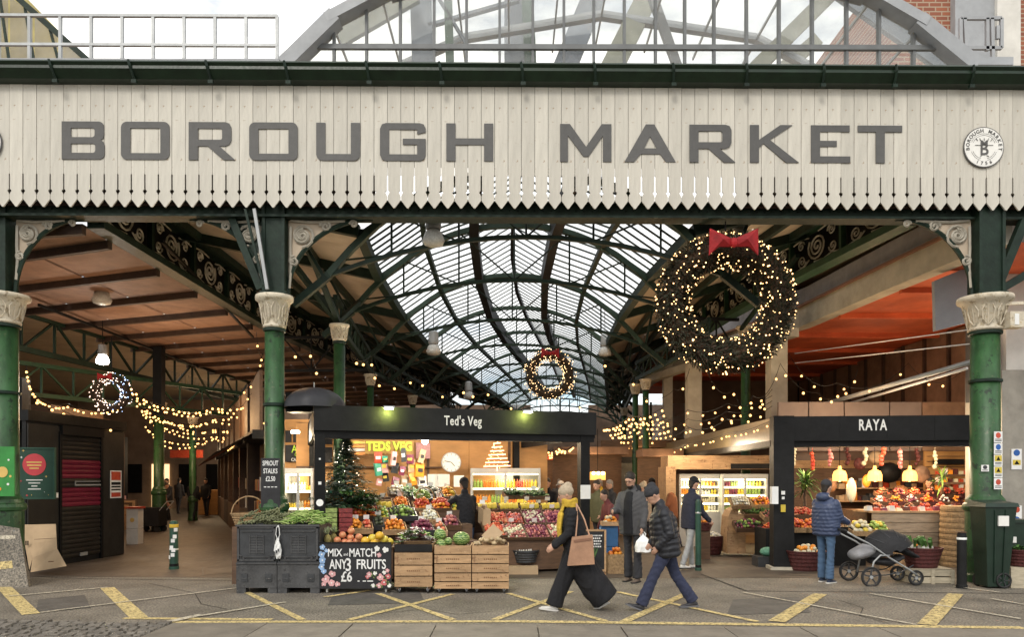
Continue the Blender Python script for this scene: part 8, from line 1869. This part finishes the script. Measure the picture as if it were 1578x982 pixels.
basket('wine-red basket of greens at the far right edge',(at(1575,0,12.1).x,12.1,.33),.2,.28,.26,'leaf',wickr); q=B(); a=at(1574,0,12.1); q.box(a.x-.3,a.x+.3,11.9,12.35,0,.33); q.top('pallet_crate',MT['washed_wood'],'pale crate under the basket at the far right edge','crate')
# safety stickers on column
def sticker(label,px,py,wd,ht,x_,m1,m2,kind,d=YF,R_=.235,ycol=YF,xc=None):
    xc=XC[2] if xc is None else xc; a=at(px,py,d-.24); off=(a.x-xc); y=-math.sqrt(max(0,(R_+.02)**2-off*off)); t=thing('safety_sticker',label,'sticker',(xc+off,ycol+y-.012,a.z),math.atan2(off,-y)*.9,'safety stickers stacked on the column')
    s=(d-.24)/F; q=B(); q.box(-wd*s/2,wd*s/2,-.002,.004,-ht*s/2,ht*s/2); q.build('sheet',white,t)
    if kind=='tri': q=B(); q.box(-wd*s*.42,wd*s*.42,-.004,-.002,-ht*s*.1,ht*s*.45); q.build('panel',yel,t); q=B(); q.prism([(-wd*s*.25,0),(wd*s*.25,0),(0,ht*s*.36)],-.006,-.004); q.build('triangle',black,t)
    elif kind=='circ': q=B(); q.prism([(wd*s*.3*math.cos(6.28*k/14),ht*s*.15+wd*s*.3*math.sin(6.28*k/14)) for k in range(14)],-.004,-.002); q.build('disc',m1,t)
    for k in range(2): q=B(); q.box(-wd*s*.38,wd*s*.38,-.0045,-.002,-ht*s*(.24+.13*k),-ht*s*(.18+.13*k)); q.build('print',m2,t)
blu=mat('sign_blue',(.02,.10,.35),.5,.1,5,0)
for i,(py,kd,m1,lab) in enumerate(((674,'circ',red,'red prohibition sticker at the top of the column stack'),(692,'circ',blu,'blue round mandatory sticker on the column'),(710,'tri',yel,'upper yellow warning sticker on the column'),(728,'tri',yel,'lower yellow warning sticker on the column'),(746,'circ',red,'red prohibition sticker at the bottom of the column stack'))):
    sticker(lab,1537,py,15,17,0,m1,black,kd)
sticker('small white sticker with dark print halfway down the column',1519,722,10,10,0,plast,plast,'circ')
for i,(py,kd,m1,lab) in enumerate(((788,'circ',red,'red sticker at the top of the stack on the far right pier'),(804,'circ',blu,'blue sticker on the far right pier'),(822,'tri',yel,'upper yellow sticker on the far right pier'),(838,'tri',yel,'lower yellow sticker on the far right pier'),(700,'circ',blu,'high blue sticker on the far right pier'),(716,'tri',yel,'high yellow sticker on the far right pier'))):
    a=at(1571,py,14.7); t=thing('safety_sticker',lab,'sticker',(a.x,14.78,a.z),0,'safety stickers on the far right pier'); s=14.7/F
    q=B(); q.box(-8*s,8*s,0,.01,-8*s,8*s); q.build('sheet',white,t)
    if kd=='tri': q=B(); q.box(-6*s,6*s,-.003,0,-1*s,7*s); q.build('panel',yel,t); q=B(); q.prism([(-4*s,0),(4*s,0),(0,6*s)],-.006,-.003); q.build('triangle',black,t)
    else: q=B(); q.prism([(5*s*math.cos(6.28*k/14),2*s+5*s*math.sin(6.28*k/14)) for k in range(14)],-.003,0); q.build('disc',m1,t)
# flood lamp bracket at far right near capital
a=at(1562,480,12.4); t=thing('flood_lamp','small pale floodlight bracket at the right edge beside the big capital','lamp',a); q=B(); q.box(-.12,.12,-.1,.1,-.28,-.02); q.build('housing',capm,t); q=B(); q.bar((-.25,0,.12),(.2,0,.14),.05,.05); q.build('arm',capm,t); q=B(); q.box(-.05,.02,-.11,-.1,-.24,-.06); q.build('light_panel',white,t)
